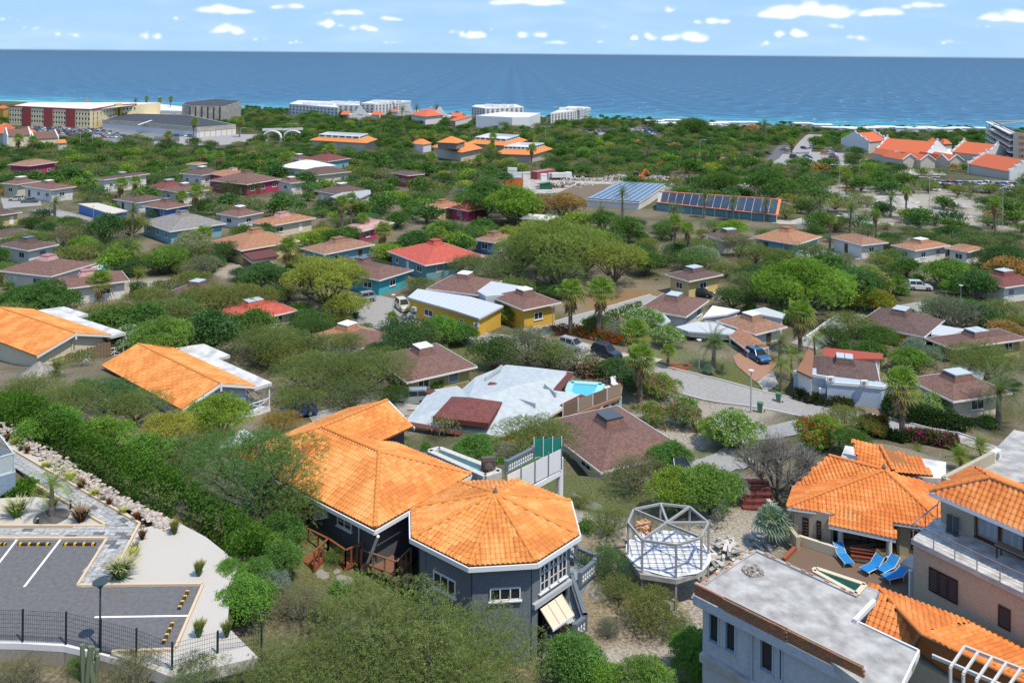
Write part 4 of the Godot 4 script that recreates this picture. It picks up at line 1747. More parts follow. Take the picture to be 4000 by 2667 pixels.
func lay_roads() -> void:
	var asphalt:=road_mat()
	var dark:=rough_paint("asphalt_dark",lin(0.13,0.13,0.14),"road",0.25,0.92,0.2)
	var conc:=rough_paint("concrete_pale",lin(0.50,0.47,0.42),"stain",0.07,0.92,0.2)
	road("road","6","-250,1075 0,1132 300,1215 560,1270 900,1350 1150,1402 1500,1478 1900,1560",5.6,asphalt)
	road("road","5","2000,1085 1750,1010 1450,955 1150,905 980,880 860,870",4.6,asphalt)
	road("road","5","1300,850 1420,820 1600,765 1800,715 2010,650 2150,610",4.4,asphalt)
	sheet("pavement","5","120,600 250,585 500,640 520,700 700,800 560,815 250,815 60,800 60,690",asphalt)
	sheet("pavement","5","1500,915 1640,905 1960,985 2170,1015 2020,1090 1500,1040",rough_paint("concrete_warm",lin(0.55,0.47,0.37),"stain",0.1,0.92))
	sheet("pavement","6","600,1165 705,1085 740,1180 655,1235",asphalt)
	road("road","6","905,930 1000,880 1080,830 1160,780 1290,745 1420,720 1560,690 1760,650",4.0,asphalt,false)
	sheet("pavement","6","440,1000 560,935 740,1030 690,1105 590,1165 470,1060",rough_paint("brick_paving",lin(0.36,0.20,0.13),"road",0.3,0.95),0.1)
	sheet("pavement","6","160,595 300,560 400,590 350,625",conc)
	road("road","d","980,100 850,190 760,225 640,250 560,260",4.2,asphalt,false)
	road("road","e","-100,160 120,120 300,70 420,-10",5.0,asphalt,false)
	road("road","e","600,60 900,120 1170,190 1400,260",2.6,conc,false)
	road("road","4","250,30 400,65 560,110 640,150",5.0,asphalt)
	sheet("car_park","1","0,1300 260,1310 270,1350 20,1370",asphalt)
	sheet("pavement","4","860,540 1000,500 1050,560 960,620 850,600",conc)
	road("road","5","480,1330 350,1345 200,1390",5.0,asphalt,false)
	sheet("pavement","5","380,1320 640,1300 620,1345 400,1350",conc,0.11)
	road("driveway","4","2030,1400 2180,1380 2330,1330",3.2,asphalt,false)
	road("road","6","930,300 1000,330 1120,350 1180,330",8.0,asphalt,false)
	road("road","6","720,110 860,120 980,90 1100,60 1300,110 1500,130",6.0,conc,false)
	# far roads and car parks
	road("road","y","1650,900 1850,960 2100,1000 2300,1040 2600,1100",7.0,asphalt)
	road("road","y","-200,520 200,535 600,580 900,560 1200,560",7.0,asphalt)
	sheet("car_park","y","1440,550 1500,500 1900,480 2352,500 2352,700 2000,690 1400,640",asphalt)
	sheet("road","y","1320,590 1480,400 1620,400 1500,560 1420,610",dark,0.12)
	road("road","y","1760,520 1850,380 1940,280 1985,255",9.0,asphalt)
	sheet("car_park","x","380,830 700,800 1700,890 1500,960 1000,1020 650,1035 380,980",conc)
	sheet("ground_sheet","x","1200,905 1650,905 1300,1100 1250,1200 2000,1210 1980,1150 1050,1100 940,1020",rough_paint("bare_earth",lin(0.27,0.20,0.13),"soil",0.1,0.95),0.12)
	sheet("pavement","z","380,1060 700,1050 1000,1130 960,1180 1080,1260 700,1210 420,1150",conc)
	sheet("pavement","z","1140,1060 1300,1090 1700,1190 1680,1225 1400,1200",conc)
	sheet("pavement","z","1840,1240 2090,1270 2080,1330 1900,1300",conc)
	road("road","z","700,1240 900,1300 1200,1345 1500,1380",7.0,asphalt)
	sheet("pavement","z","1200,1250 1500,1290 1800,1344 1300,1344",conc)
	sheet("car_park","u","330,480 1000,490 1800,560 2352,600 2352,680 1450,690 800,600 540,560",rough_paint("asphalt_mid",lin(0.22,0.22,0.22),"road",0.05,0.95))
	sheet("car_park","v","0,440 600,450 1000,420 1450,420 1500,510 900,560 0,560",asphalt)
	sheet("car_park","z","1080,860 2352,860 2352,1030 2200,1030 1900,970 1100,940",rough_paint("asphalt_mid",lin(0.22,0.22,0.22),"road",0.05,0.95))
	sheet("car_park","x","1230,200 2100,170 2250,260 1500,260",asphalt)
	sheet("yard","z","400,700 1250,720 1350,790 600,780",conc)
# ------------------------------------------------------------------ the neighbourhood: corners of each eave as surveyed, colours, label
const HOUSES:="""
4 945,105 1110,175 1470,118 14.6 grey blue lid|grey-roofed light blue bungalow behind the date palm|grey-roofed blue bungalow
4 1393,60 1560,80 1745,52 14.6 brown white white|brown-roofed white bungalow behind the terracotta porch house|brown house behind porch house
4 1640,108 1765,140 2055,82 14.6 orange cream pinkcap|terracotta-roofed bungalow with a white-columned red porch|terracotta porch house
4 1390,232 1580,300 1960,232 14.6 orange yellow lid|terracotta-roofed yellow bungalow with a maroon carport roof in front|yellow house with maroon carport
5 -229,285 -60,325 290,262 14.6 tan blue lid|tan-roofed bungalow beside the red hip-roofed house|tan-roofed bungalow
5 430,292 605,397 945,320 14.6 red teal lid|bright red hip-roofed teal bungalow|red hip-roofed teal house
5 -190,420 305,495 560,432 14.6 brown turq dark|large brown-roofed turquoise house with white lattice porch|turquoise lattice house
4 -100,455 330,470 690,390 14.6 brown white pinkcap|brown-roofed bungalow beside the blue swimming pool|brown house by blue pool
4 230,500 345,560 855,522 14.6 brown white pinkcap|brown-roofed white bungalow with white balustrade below the swimming pool|white balustrade bungalow
4 940,630 1330,655 1640,555 14.2 dkbrown pink double|dark brown bungalow roof with twin skylights behind the red roof|dark twin-skylight roof
4 1300,720 1530,785 1990,712 14.0 red cream double|large red hip roof half hidden by thorn trees|large half-hidden red roof
5 -245,885 100,975 425,858 14.6 orange cream white|mottled orange and brown roof with a white skylight box|mottled orange skylight roof
5 290,985 485,1165 920,1045 14.8 brown olive white|brown-roofed olive bungalow with white skylight above the grey SUV|olive bungalow above grey SUV
5 1495,1405 1758,1755 2219,1548 15.9 brown white dark|large brown shingled hip roof with a dark skylight beyond the octagon|brown dark-skylight hip
5 620,545 955,592 1095,495 15.2 brown ochre white|brown hip roof behind the white roof of the yellow house|rear hip of yellow house
5 1000,600 1250,690 1512,643 15.2 brown ochre white|brown hip roof with white skylight on the yellow house|front hip of yellow house
6 -10,455 155,502 388,458 14.8 dkbrown yellow skylight|brown-roofed pale yellow bungalow with a black car outside|pale yellow bungalow
5 2000,685 2320,735 2490,630 14.6 brown white skylight|brown and orange roof with a blue skylight beside white flat roofs|blue-skylight roof
6 330,760 590,850 805,800 14.6 tan white white|tan-roofed white bungalow beside the open carport|tan bungalow by carport
6 1275,765 1700,868 1770,742 14.6 dkbrown ochre double|dark brown roof with twin skylights over an ochre wall|dark roof with ochre wall
6 1740,880 1885,945 2330,860 14.6 brown yellow double|brown hip roof with twin skylights at the right behind scrub|right twin-skylight hip
6 965,985 960,1130 1415,1183 14.4 dkbrown greyblue double|dark brown roof above a long grey-blue flat-roofed wing|grey-blue wing house
6 1690,1130 1890,1290 2130,1180 14.8 brown cream skylight|brown-roofed bungalow behind the big drooping date palm|bungalow behind date palm
6 2010,468 2230,542 2420,492 14.6 maroon white skylight|maroon-roofed white bungalow at the right edge|maroon-roofed white bungalow
6 245,192 370,234 595,217 14.6 dkbrown white skylight|dark-roofed pale grey bungalow in the back row beside cacti|dark-roofed pale bungalow
6 600,205 860,262 960,198 14.6 orange blue lid|orange-roofed blue bungalow in the back row|orange-roofed blue bungalow
6 1105,205 1290,265 1440,240 14.6 tan white none|tan-roofed bungalow with a white flat wing in the back row|tan back-row bungalow
6 1490,262 1640,300 1845,258 14.6 orange white white|orange-brown roof with white skylight in the back row|back-row white-skylight roof
6 1850,285 1990,310 2098,284 14.6 orange white none|small plain orange-brown roof at the end of the back row|small plain orange roof
4 -180,205 0,220 275,182 14.6 dkbrown cream none|dark brown roof at the left edge above a white terrace|left-edge dark roof
4 -120,285 180,300 420,268 14.6 dkbrown white dark|dark brown roof with white fascia at the left edge|left-edge white-fascia roof
1 -120,1385 5,1410 75,1400 14.6 dkbrown yellow none|yellow house corner with brown roof at the left edge|yellow corner house
1 160,1215 330,1246 492,1222 14.4 brown white white|brown hip roof behind the bare grey cypress-like tree|brown roof behind bare tree
1 15,1198 110,1210 250,1185 14.4 brown cream white|low brown roof beside white terrace wall at left|low brown left roof
1 500,1128 680,1180 752,1165 14.2 dkbrown white skylight|dark brown roof with pale skylight behind the round green tree|dark roof behind round tree
1 955,1222 1060,1245 1262,1218 14.2 maroon white skylight|maroon roof with square skylight among palms|maroon skylight roof
1 1032,1242 1190,1268 1378,1245 14.2 brown white white|brown roof with white skylight joined to the maroon one|brown roof by maroon one
1 762,1302 905,1330 1075,1298 14.2 dkbrown white none|dark brown roof behind the flat white roof with blue walls|dark roof behind blue walls
1 925,1348 1090,1372 1255,1342 14.2 brown deepblue dark|brown-roofed deep blue bungalow among tall palms|deep blue bungalow
1 1232,1130 1320,1150 1412,1122 13.6 dkbrown white white|dark hip roof like thatch with a white cap|dark thatch-like roof
1 1330,1140 1520,1165 1705,1148 13.6 orange pink pinkcap|terracotta hip roof with a pink cap beyond grey scrub|terracotta pink-cap roof
1 1490,1168 1620,1210 1745,1165 13.8 brown pink lid|brown roof with dark lantern and white fascia beyond grey scrub|brown dark-lantern roof
1 1810,1182 1905,1202 2005,1192 13.8 brown white white|small brown roof with flat white surround beside a green bin|small brown white-edged roof
1 1985,1122 2065,1150 2270,1120 13.4 dkbrown cream none|dark brown roof beside the hedge at the middle distance|dark roof beside hedge
1 1882,1085 2020,1112 2130,1078 13.2 white white none|low white hip roof among palms|low white hip roof
1 2030,1038 2150,1060 2250,1034 13.0 maroon blue lid|dark red roof with white flat edges behind the low white roof|dark red roof behind white
1 1905,1035 1960,1046 2015,1032 13.0 dkbrown white white|small dark roof with a white cap beyond the low white roof|small dark white-cap roof
1 2060,1250 2200,1275 2420,1245 14.0 dkbrown cream white|brown roof beside the cream round-cornered house|brown roof by cream house
2 610,1348 690,1372 805,1332 14.2 orange yellow lid|orange-brown roof next to the low red roof|orange-brown roof by red roof
2 740,1362 890,1384 1048,1360 14.2 red pink lid|low red hip roof with white flat back behind round trees|low red hip roof
5 -10,165 175,178 465,125 14.4 pink pink lid|pale pink roof with a white roof terrace rail|pale pink terrace roof
5 900,232 1060,248 1228,212 14.4 tan deepblue lid|tan-roofed blue bungalow beside the tall yellow-green trees|tan-roofed blue bungalow
2 385,1130 490,1152 600,1140 13.4 dkbrown pink none|low dark brown roof in the middle of the scrub|low roof in scrub
1 75,1075 190,1088 345,1060 14.0 tan pink none|tan-roofed house with bright pink walls at left|pink-walled house
1 1238,1072 1290,1080 1338,1068 13.2 orange white none|small bright orange roof peeping between fan palms|small orange roof
"""

func vec(t: String) -> Vector2:
	var a:=t.split(",")
	return Vector2(float(a[0]),float(a[1]))

func neighbourhood() -> void:
	for line in HOUSES.split("\n",false):
		var f:=line.split("|")
		var w:=f[0].split(" ",false)
		var second:=""
		if "mottled" in f[1]: second="brown"
		bungalow(w[0],vec(w[1]),vec(w[2]),vec(w[3]),float(w[4]),w[5],w[6],w[7],f[1],f[2].strip_edges(),0.34,second)
# ------------------------------------------------------------------ far buildings, hotels and lots by the shore
func q3(k: String,text: String,elev: float) -> Array:
	var out: Array=[]
	for w in text.split(" ",false):
		var a:=w.split(",")
		out.append(at(a[2] if a.size()>2 else k,float(a[0]),float(a[1]),elev))
	return out

func hall(called: String,label: String,cat: String,foot: Array,base: float,h: float,roof: Material,wall: Material,parapet: Material=null) -> Node3D:
	var c: Vector3=foot[0]
	var o:=thing(called,label,cat,v3(c.x,base,c.z))
	var top:=PackedVector3Array()
	for p: Vector3 in foot: top.append(v3(p.x - c.x,h,p.z - c.z))
	for i in top.size():
		var a:=top[i]
		var b:=top[(i+1) % top.size()]
		var s:=Shape.new()
		s.bar(a - v3(0,h*0.5+1.0,0),b - v3(0,h*0.5+1.0,0),0.4,h+2.0)
		shp(o,"wall",s,wall)
		if parapet:
			var t:=Shape.new()
			t.bar(a+v3(0,0.05,0),b+v3(0,0.05,0),0.6,1.0)
			shp(o,"parapet",t,parapet)
	var r:=Shape.new()
	r.prism(top,0.3)
	var rm:=shp(o,"roof",r,roof)
	rm.position.y=-0.15
	marks.append([c,label])
	block_poly(foot,2.5)
	clear_view(c,9.0)
	return o

func window_grid(o: Node3D,a: Vector3,b: Vector3,cols: int,rows: int,y0: float,dy: float,w: float,h: float,glass: Material,out:=0.25) -> void:
	var d:=(b - a).normalized()
	var n:=d.cross(Vector3.UP).normalized()
	if n.dot(v3(0,EYE,0) - a - o.position)<0: n=-n
	var m:=bx(v3(w,h,0.14))
	var sill:=bx(v3(w+0.5,0.22,0.4))
	for j in rows:
		for i in cols:
			var p:=a+(b - a)*((i+0.5)/cols)+n*out
			p.y=y0+j*dy
			var q:=part(o,"window",m,glass,p,Basis(d,Vector3.UP,n))
			part(q,"sill",sill,mp("sill_white"),v3(0,-h*0.5 - 0.1,0.05))

func hip(called: String,label: String,cat: String,k: String,L: Vector2,N: Vector2,R: Vector2,eave: float,rise: float,top: float,roof: Material,wall: Material,wall_h: float,courtyard:=false) -> Node3D:
	var n:=at(k,N.x,N.y,eave)
	var l:=at(k,L.x,L.y,eave)
	var r:=at(k,R.x,R.y,eave)
	var c:=(l+r)*0.5
	var o:=thing(called,label,cat,v3(c.x,eave - wall_h,c.z))
	var cor: Array=[n - c,r - c,c*2 - n - c,l - c]
	var s:=Shape.new()
	var lo: Array=[]
	var hi: Array=[]
	var wl:=PackedVector3Array()
	for p: Vector3 in cor:
		lo.append(v3(p.x,wall_h,p.z))
		hi.append(v3(p.x*top,wall_h+rise,p.z*top))
		wl.append(v3(p.x*0.9,wall_h - 0.05,p.z*0.9))
	for i in 4: roof_face(s,[lo[i],lo[(i+1) % 4],hi[(i+1) % 4],hi[i]])
	if not courtyard: s.quad(hi[0],hi[1],hi[2],hi[3])
	shp(o,"roof",s,roof)
	var w:=Shape.new()
	w.prism(wl,wall_h+1.0)
	shp(o,"wall",w,wall)
	if courtyard:
		var u:=Shape.new()
		var p2:=PackedVector3Array()
		for i in 4:
			u.bar(hi[i]+v3(0,0.45,0),hi[(i+1) % 4]+v3(0,0.45,0),0.5,1.5)
			p2.append(hi[i] - v3(0,0.2,0))
		shp(o,"clerestory_wall",u,mp("far_white"))
		for i in [0,3]:
			window_grid(o,hi[i] ,hi[(i+1) % 4],6,1,wall_h+rise+0.5,1.0,(hi[i] as Vector3).distance_to(hi[(i+1) % 4])/6.0*0.75,0.8,mp("far_glass"),0.3)
		var f:=Shape.new()
		f.prism(p2,0.2)
		shp(o,"flat_roof",f,mp("far_white"))
	marks.append([c,label])
	block_poly([n,r,c*2 - n,l],2.0)
	clear_view(n,8.0)
	clear_view(c,8.0)
	return o

func gable_hall(label: String,k: String,A: Vector2,B: Vector2,depth: float,eave: float,rise: float,roof: Material,wall: Material,steps:=true) -> Node3D:
	var a:=on(k,A.x,A.y)
	var b:=on(k,B.x,B.y)
	b.y=a.y
	var o:=thing("gabled_building",label,"building",a)
	var e:=(b - a).normalized()
	var n:=Vector3.UP.cross(e).normalized()
	if n.z>0: n=-n
	var l:=(b - a).length()
	var ridge0:=n*depth*0.5+v3(0,eave+rise,0)
	var s:=Shape.new()
	roof_face(s,[v3(0,eave,0) - n*0.4,e*l+v3(0,eave,0) - n*0.4,e*l+ridge0,ridge0])
	roof_face(s,[e*l+n*depth+v3(0,eave,0),n*depth+v3(0,eave,0),ridge0,e*l+ridge0])
	shp(o,"roof",s,roof)
	var w:=Shape.new()
	w.box(e*l*0.5+n*depth*0.5+v3(0,eave*0.5 - 0.6,0),v3(l - 0.1,eave+1.0,depth - 0.1),Basis(e,Vector3.UP,e.cross(Vector3.UP)))
	shp(o,"wall",w,wall)
	for q: float in [0.0,l]:
		var g:=Shape.new()
		var p:=pv([e*q - n*0.6+v3(0,-0.4,0),e*q - n*0.6+v3(0,eave+0.5,0),e*q+ridge0+v3(0,0.9,0),e*q+n*(depth+0.6)+v3(0,eave+0.5,0),e*q+n*(depth+0.6)+v3(0,-0.4,0)])
		for i in range(1,4):
			g.tri(p[0]+e*0.3,p[i]+e*0.3,p[i+1]+e*0.3)
			g.tri(p[0] - e*0.3,p[i+1] - e*0.3,p[i] - e*0.3)
		for i in 4: g.quad(p[i] - e*0.3,p[i+1] - e*0.3,p[i+1]+e*0.3,p[i]+e*0.3)
		if steps:
			for t in 4:
				var m:=(-n*0.6+v3(0,eave+0.5,0)).lerp(ridge0+v3(0,0.9,0),t/3.0)
				g.box(e*q+m+v3(0,0.2,0),v3(0.8,1.0,0.9),Basis(e,Vector3.UP,e.cross(Vector3.UP)))
		shp(o,"gable_parapet",g,mp("far_white"))
	marks.append([a,label])
	block_poly([a,b,b+n*depth,a+n*depth],2.0)
	for i in 4: clear_view(a.lerp(b,i/3.0),7.0)
	return o

func far_town() -> void:
	var white:=mp("far_white")
	var cream:=mp("hotel_cream")
	var red:=mp("hotel_red")
	var gold:=mp("hotel_gold")
	var glass:=mp("far_glass")
	var concrete:=rough_paint("far_concrete",lin(0.52,0.48,0.42),"stain",0.05,0.9)
	var clay:=mp("far_clay")
	var clay2:=mp("far_clay_red")
	var black:=mp("far_black_roof")
	var stone:=mp("far_stone")

	# cream and dark red hotel
	var hb:=4.6
	var f: Array=q3("u","120,442 290,450 405,458 575,468 690,475 865,484 985,492 1185,500 1290,478 1500,430 1585,420 1780,402",hb)
	var o:=thing("hotel","long four-storey cream and dark red hotel with white flat roof at far left","hotel",f[0])
	var org: Vector3=f[0]
	var H:=11.4
	for i in 11:
		var a: Vector3=f[i] - org
		var b: Vector3=f[i+1] - org
		var isred: bool=i in [1,3,5]
		var s:=Shape.new()
		var hh:=H+(1.6 if i==9 else 0.0)
		s.bar(a+v3(0,hh*0.5 - 0.5,0),b+v3(0,hh*0.5 - 0.5,0),1.2 if isred or i==9 else 0.6,hh+1.0)
		shp(o,"wall",s,red if isred else (gold if i==9 else cream))
		var t:=Shape.new()
		t.bar(a+v3(0,H+0.3,0),b+v3(0,H+0.3,0),1.3,0.9)
		if i != 9: shp(o,"parapet",t,red)
		if i in [0,2,4,6]: window_grid(o,a,b,5,3,2.4,3.2,1.15,1.5,glass,0.4)
		elif i==7: window_grid(o,a,b,2,3,2.4,3.2,1.15,1.5,glass,0.4)
		elif i==8:
			window_grid(o,a,b,5,1,8.8,3.2,1.2,1.5,glass,0.4)
			window_grid(o,a.lerp(b,0.6),b,2,1,3.4,3.2,1.4,5.5,glass,0.4)
		elif i==9: window_grid(o,a,b,1,1,5.5,3.2,1.6,8.0,glass,0.8)
		elif i==10:
			window_grid(o,a,b,4,1,8.8,3.2,1.2,1.5,glass,0.4)
			window_grid(o,a,a.lerp(b,0.4),2,1,3.4,3.2,1.4,5.5,glass,0.4)
	var rp:=PackedVector3Array()
	for i in [0,2,4,7,8,11]: rp.append(f[i] - org+v3(0,H,0))
	for p: Vector3 in [f[11]+v3(6,0,-28),f[0]+v3(-14,0,-48)]: rp.append(p - org+v3(0,H,0))
	var rs:=Shape.new()
	rs.prism(rp,0.4)
	shp(o,"roof",rs,white)
	var bw:=Shape.new()
	bw.bar(rp[6] - v3(0,H*0.5,0),rp[7] - v3(0,H*0.5,0),0.6,H)
	bw.bar(rp[7] - v3(0,H*0.5,0),rp[0] - v3(0,H*0.5,0),0.6,H)
	bw.bar(rp[5] - v3(0,H*0.5,0),rp[6] - v3(0,H*0.5,0),0.6,H)
	shp(o,"rear_wall",bw,cream)
	marks.append([f[6],"the cream and dark red hotel"])
	for i in 12: clear_view(f[i],10.0)
	block_poly([f[0],f[4],f[7],f[8],f[11],f[11]+v3(6,0,-28),f[0]+v3(-14,0,-48)],2.0)
	hip("tower_roof","small red turret roof above the cream and dark red hotel","roof turret","u",Vector2(1080,175),Vector2(1140,178),Vector2(1190,170),13.5,2.2,0.1,clay2,red,8.0)
	hip("villa","terracotta villa left of the cream and dark red hotel","house","u",Vector2(-60,240),Vector2(40,250),Vector2(115,232),10.0,1.8,0.2,clay2,gold,6.0)

	# concrete theatre and the black roofed hall
	var th: Array=q3("v","372,232 472,262 930,272 1140,176",4.0)
	o=hall("concrete_theatre","windowless grey concrete block with tall dark slots near the shore","theatre",[th[0],th[1],th[2],th[3],th[3]+v3(-30,0,-26),th[0]+v3(-6,0,-22)],4.0,12.0,black,concrete)
	for x in [0.005,0.17,0.345,0.52,0.69,0.865]:
		var s:=Shape.new()
		var p: Vector3=(th[1] as Vector3).lerp(th[2],x) - o.position
		s.box(p+v3(0,6.2,0.35),v3(0.9,10.8,0.3))
		shp(o,"slot",s,glass)
	var bh: Array=q3("u","1345,505 2056,552,u 2586,622 3091,578 2600,400 1620,408",4.2)
	bh[2]=at("v",570,452,4.2)
	bh[3]=at("v",1072,408,4.2)
	bh[4]=at("v",420,256,4.2)
	bh[1]=at("u",1790,540,4.2)
	o=hall("black_roofed_hall","long low hall with black flat roof and pale concrete fascia","hall",bh,4.2,5.4,black,white)
	for i in 3:
		var s:=Shape.new()
		s.bar((bh[i] as Vector3) - o.position+v3(0,4.5,0.3),(bh[i+1] as Vector3) - o.position+v3(0,4.5,0.3),0.5,2.4)
		shp(o,"fascia",s,concrete)
	for i in 7:
		var s:=Shape.new()
		s.box((bh[2] as Vector3).lerp(bh[3],(i+0.4)/7.0) - o.position+v3(-0.3,1.6,0.5),v3(0.7,3.6,0.5))
		shp(o,"pier",s,gold)
	var line:=Shape.new()
	line.bar(at("u",1810,462,9.85) - o.position,at("u",1985,402,9.85) - o.position,1.4,0.2)
	shp(o,"roof_walkway",line,white)
	hall("white_hall","wide white roofed hall behind the black roofed hall","hall",q3("u","1800,345 2390,365 2392,300 2100,262 1810,300",4.0),4.0,5.0,white,white)
	hall("white_hall","low white canopy roof stepping down beside the black roofed hall","hall",q3("u","1700,400 2330,412 2352,382 1760,372",4.0),4.0,3.6,white,stone)
	# white hotels
	var d: Array=[["v","1775,165 2090,195 2420,225 2352,130 1900,110",9.5,"white hotel wing with stepped rooftop right of the palms",9],["w","0,232 345,245 350,205 -40,185",9.0,"white hotel wing with long balconies beside the beach",8],
		["w","368,222 548,232 860,205 1022,180 560,170",9.5,"white block hotel behind the gabled white building",7],["w","1822,235 2000,262 2500,240 2400,200 1880,210",7.5,"low white building with roof plant beside the turquoise shore",8],
		["x","845,110 1130,75 1275,40 1350,15 1080,0",8.0,"white building with square windows at the shore",9]]
	for e: Array in d:
		var fp:=q3(e[0],e[1],2.6)
		o=hall("white_hotel",e[3],"hotel",fp,2.6,e[2],white,white)
		for i in fp.size() - 2:
			var a: Vector3=fp[i] - o.position
			var b: Vector3=fp[i+1] - o.position
			if a.distance_to(b)<6: continue
			window_grid(o,a,b,maxi(2,int(a.distance_to(b)/4.5)),3,e[2]*0.24,e[2]*0.27,2.2,1.5,mp("hotel_window"),0.25)
		for j in 4:
			var c: Vector3=((fp[0] as Vector3)+fp[1]+fp[2]+fp[3])*0.25 - o.position
			part(o,"roof_box",bx(v3(7.0 - j,1.8,5.0)),white,v3(c.x - 9+j*6.5,e[2]+0.9,c.z+(j % 2)*3.0))
	o=hall("white_warehouse","large white panelled warehouse with shallow white roof","warehouse",q3("w","1880,392 2352,420 2570,415 2720,350 2240,330",3.4),3.4,8.2,white,mp("panel_white"))
	for i in 3:
		var s:=Shape.new()
		var a:=at("x",180+i*27,128,5.2) - o.position
		s.box(a+v3(0,0,0.6),v3(2.0,3.4,0.4))
		shp(o,"window",s,glass)
	# curved white gables
	for e: Array in [["w",355,300,"left white curved gable front above the treetops",10.0],["w",985,245,"middle white curved gable beside the red roof",8.0],["w",1400,330,"right white curved gable front with arched vent",11.0]]:
		var p:=at(e[0],e[1],e[2],3.4)
		o=thing("curved_gable_house",e[3],"building",p)
		var hh: float=e[4]
		var pr:=[Vector2(-8,0),Vector2(-8,hh*0.45),Vector2(-6,hh*0.5),Vector2(-3.2,hh*0.72),Vector2(-1.3,hh*0.98),Vector2(0,hh*1.1),Vector2(1.3,hh*0.98),Vector2(3.2,hh*0.72),Vector2(6,hh*0.5),Vector2(8,hh*0.45),Vector2(8,0)]
		var s:=Shape.new()
		for i in pr.size() - 1:
			s.tri(v3(0,0,0.3),v3(pr[i].x,pr[i].y,0.3),v3(pr[i+1].x,pr[i+1].y,0.3))
			s.quad(v3(pr[i].x,pr[i].y,0.3),v3(pr[i].x,pr[i].y,-0.3),v3(pr[i+1].x,pr[i+1].y,-0.3),v3(pr[i+1].x,pr[i+1].y,0.3))
		shp(o,"gable_wall",s,white)
		var v:=Shape.new()
		v.tube(pv([v3(-2.2,hh*0.36,0.4),v3(-1.6,hh*0.46,0.4),v3(0,hh*0.5,0.4),v3(1.6,hh*0.46,0.4),v3(2.2,hh*0.36,0.4)]),pf([0.2,0.2,0.2,0.2,0.2]),4)
		shp(o,"arched_vent",v,stone)
		var b:=Shape.new()
		b.box(v3(0,hh*0.2,-9),v3(26,hh*0.42,17))
		shp(o,"wall",b,white)
		var r:=Shape.new()
		roof_face(r,[v3(8.4,hh*0.42,0.6),v3(17,hh*0.42,0.6),v3(17,hh*0.62,-9),v3(8.4,hh*0.62,-9)])
		roof_face(r,[v3(-15,hh*0.42,0.6),v3(-8.4,hh*0.42,0.6),v3(-8.4,hh*0.62,-9),v3(-15,hh*0.62,-9)])
		shp(o,"roof",r,clay2)
		block_circle(p.x,p.z - 8,14)
		marks.append([p,e[3]])
	hip("red_roofed_hall","wide red hip roof behind the curved white gables","hall","w",Vector2(1005,225),Vector2(1210,255),Vector2(1520,225),9.0,4.0,0.25,clay2,white,6.0)
	hip("red_roofed_hall","low red roof strip in front of the white warehouse","hall","w",Vector2(1530,300),Vector2(1600,312),Vector2(1840,250),7.0,1.8,0.3,clay2,white,4.0)
	# orange roofed resort
	hip("orange_pavilion","bright orange square pavilion roof with a second roof above","pavilion","w",Vector2(1285,648),Vector2(1690,725),Vector2(1970,668),9.4,2.4,0.55,clay,stone,4.0)
	hip("orange_pavilion_roof","raised orange pyramid roof over the clerestory of the pavilion","pavilion","w",Vector2(1358,590),Vector2(1632,604),Vector2(1748,574),13.6,2.6,0.04,clay,mp("clerestory"),1.8)
	hip("orange_courtyard_block","orange roofed courtyard block right of the pavilion","building","x",Vector2(95,505),Vector2(600,522),Vector2(880,440),8.8,2.0,0.66,clay,stone,3.6,true)
	hip("orange_courtyard_block","orange roofed courtyard block behind palms left of the pavilion","building","w",Vector2(-320,560),Vector2(440,602),Vector2(590,548),8.4,1.8,0.7,clay,stone,3.4,true)
	hip("orange_courtyard_block","orange roofed wing behind the pavilion and palms","building","w",Vector2(1745,600),Vector2(2330,640),Vector2(2560,560),8.4,1.8,0.7,clay,stone,3.4,true)
	hip("orange_roofed_house","small orange hip roof left of the pavilion","building","w",Vector2(1010,605),Vector2(1190,622),Vector2(1305,600),8.4,2.2,0.2,clay,white,3.4)
	# left edge houses before the hotel
	hip("orange_roofed_row","orange roofed row at the left edge below the hotel","building","u",Vector2(-120,560),Vector2(60,580),Vector2(200,500),10.0,3.4,0.3,clay2,stone,5.0)
	hip("orange_roofed_row","stepped orange roof in front of the hotel car park","building","u",Vector2(180,560),Vector2(380,590),Vector2(540,585),9.0,2.6,0.3,clay2,stone,4.5)
	var brownr:=shingle_mat("brown")
	gable_hall("cream house with brown roof at left below the orange row","u",Vector2(90,750),Vector2(390,735),10,5.6,3.2,brownr,wall_mat("cream"),false)
	gable_hall("second cream house with brown roof and dormer right of the first","u",Vector2(440,735),Vector2(755,715),9,3.4,3.4,brownr,wall_mat("cream"),false)
	flat_block("small_annex","tiny white annex with orange lean-to beside the cream house","building",q3("u","755,700 870,695 850,650 750,655",9.0),9.0,3.0,clay,wall_mat("white"))
	# arches at the roundabout
	o=thing("white_arches","white double arch gateway between the trees","gateway",on("v",1440,505))
	for i in 2:
		var s:=Shape.new()
		var pts:=PackedVector3Array()
		var rad:=PackedFloat32Array()
		for j in 9:
			var an:=PI*j/8.0
			pts.append(v3(i*11.0+5.0 - cos(an)*5.0,2.0+sin(an)*3.8,-i*3.0))
			rad.append(0.75)
		pts.insert(0,v3(i*11.0,-1,-i*3.0))
		rad.append(0.75)
		pts.append(v3(i*11.0+10.0,-1,-i*3.0))
		rad.append(0.75)
		s.tube(pts,rad,4)
		s.bar(v3(i*11.0 - 0.6,6.4,-i*3.0),v3(i*11.0+10.6,6.8,-i*3.0 - 0.5),1.4,1.2)
		shp(o,"arch",s,white)
	# right side: red roofed village and the big hotel
	gable_hall("long red roofed hall with white stepped gables left of the hotel","z",Vector2(425,592),Vector2(1090,645),22,5.2,5.0,clay2,stone)
	gable_hall("red roofed hall with stepped gables behind the long hall","z",Vector2(310,500),Vector2(560,480),16,6.0,4.0,clay2,stone)
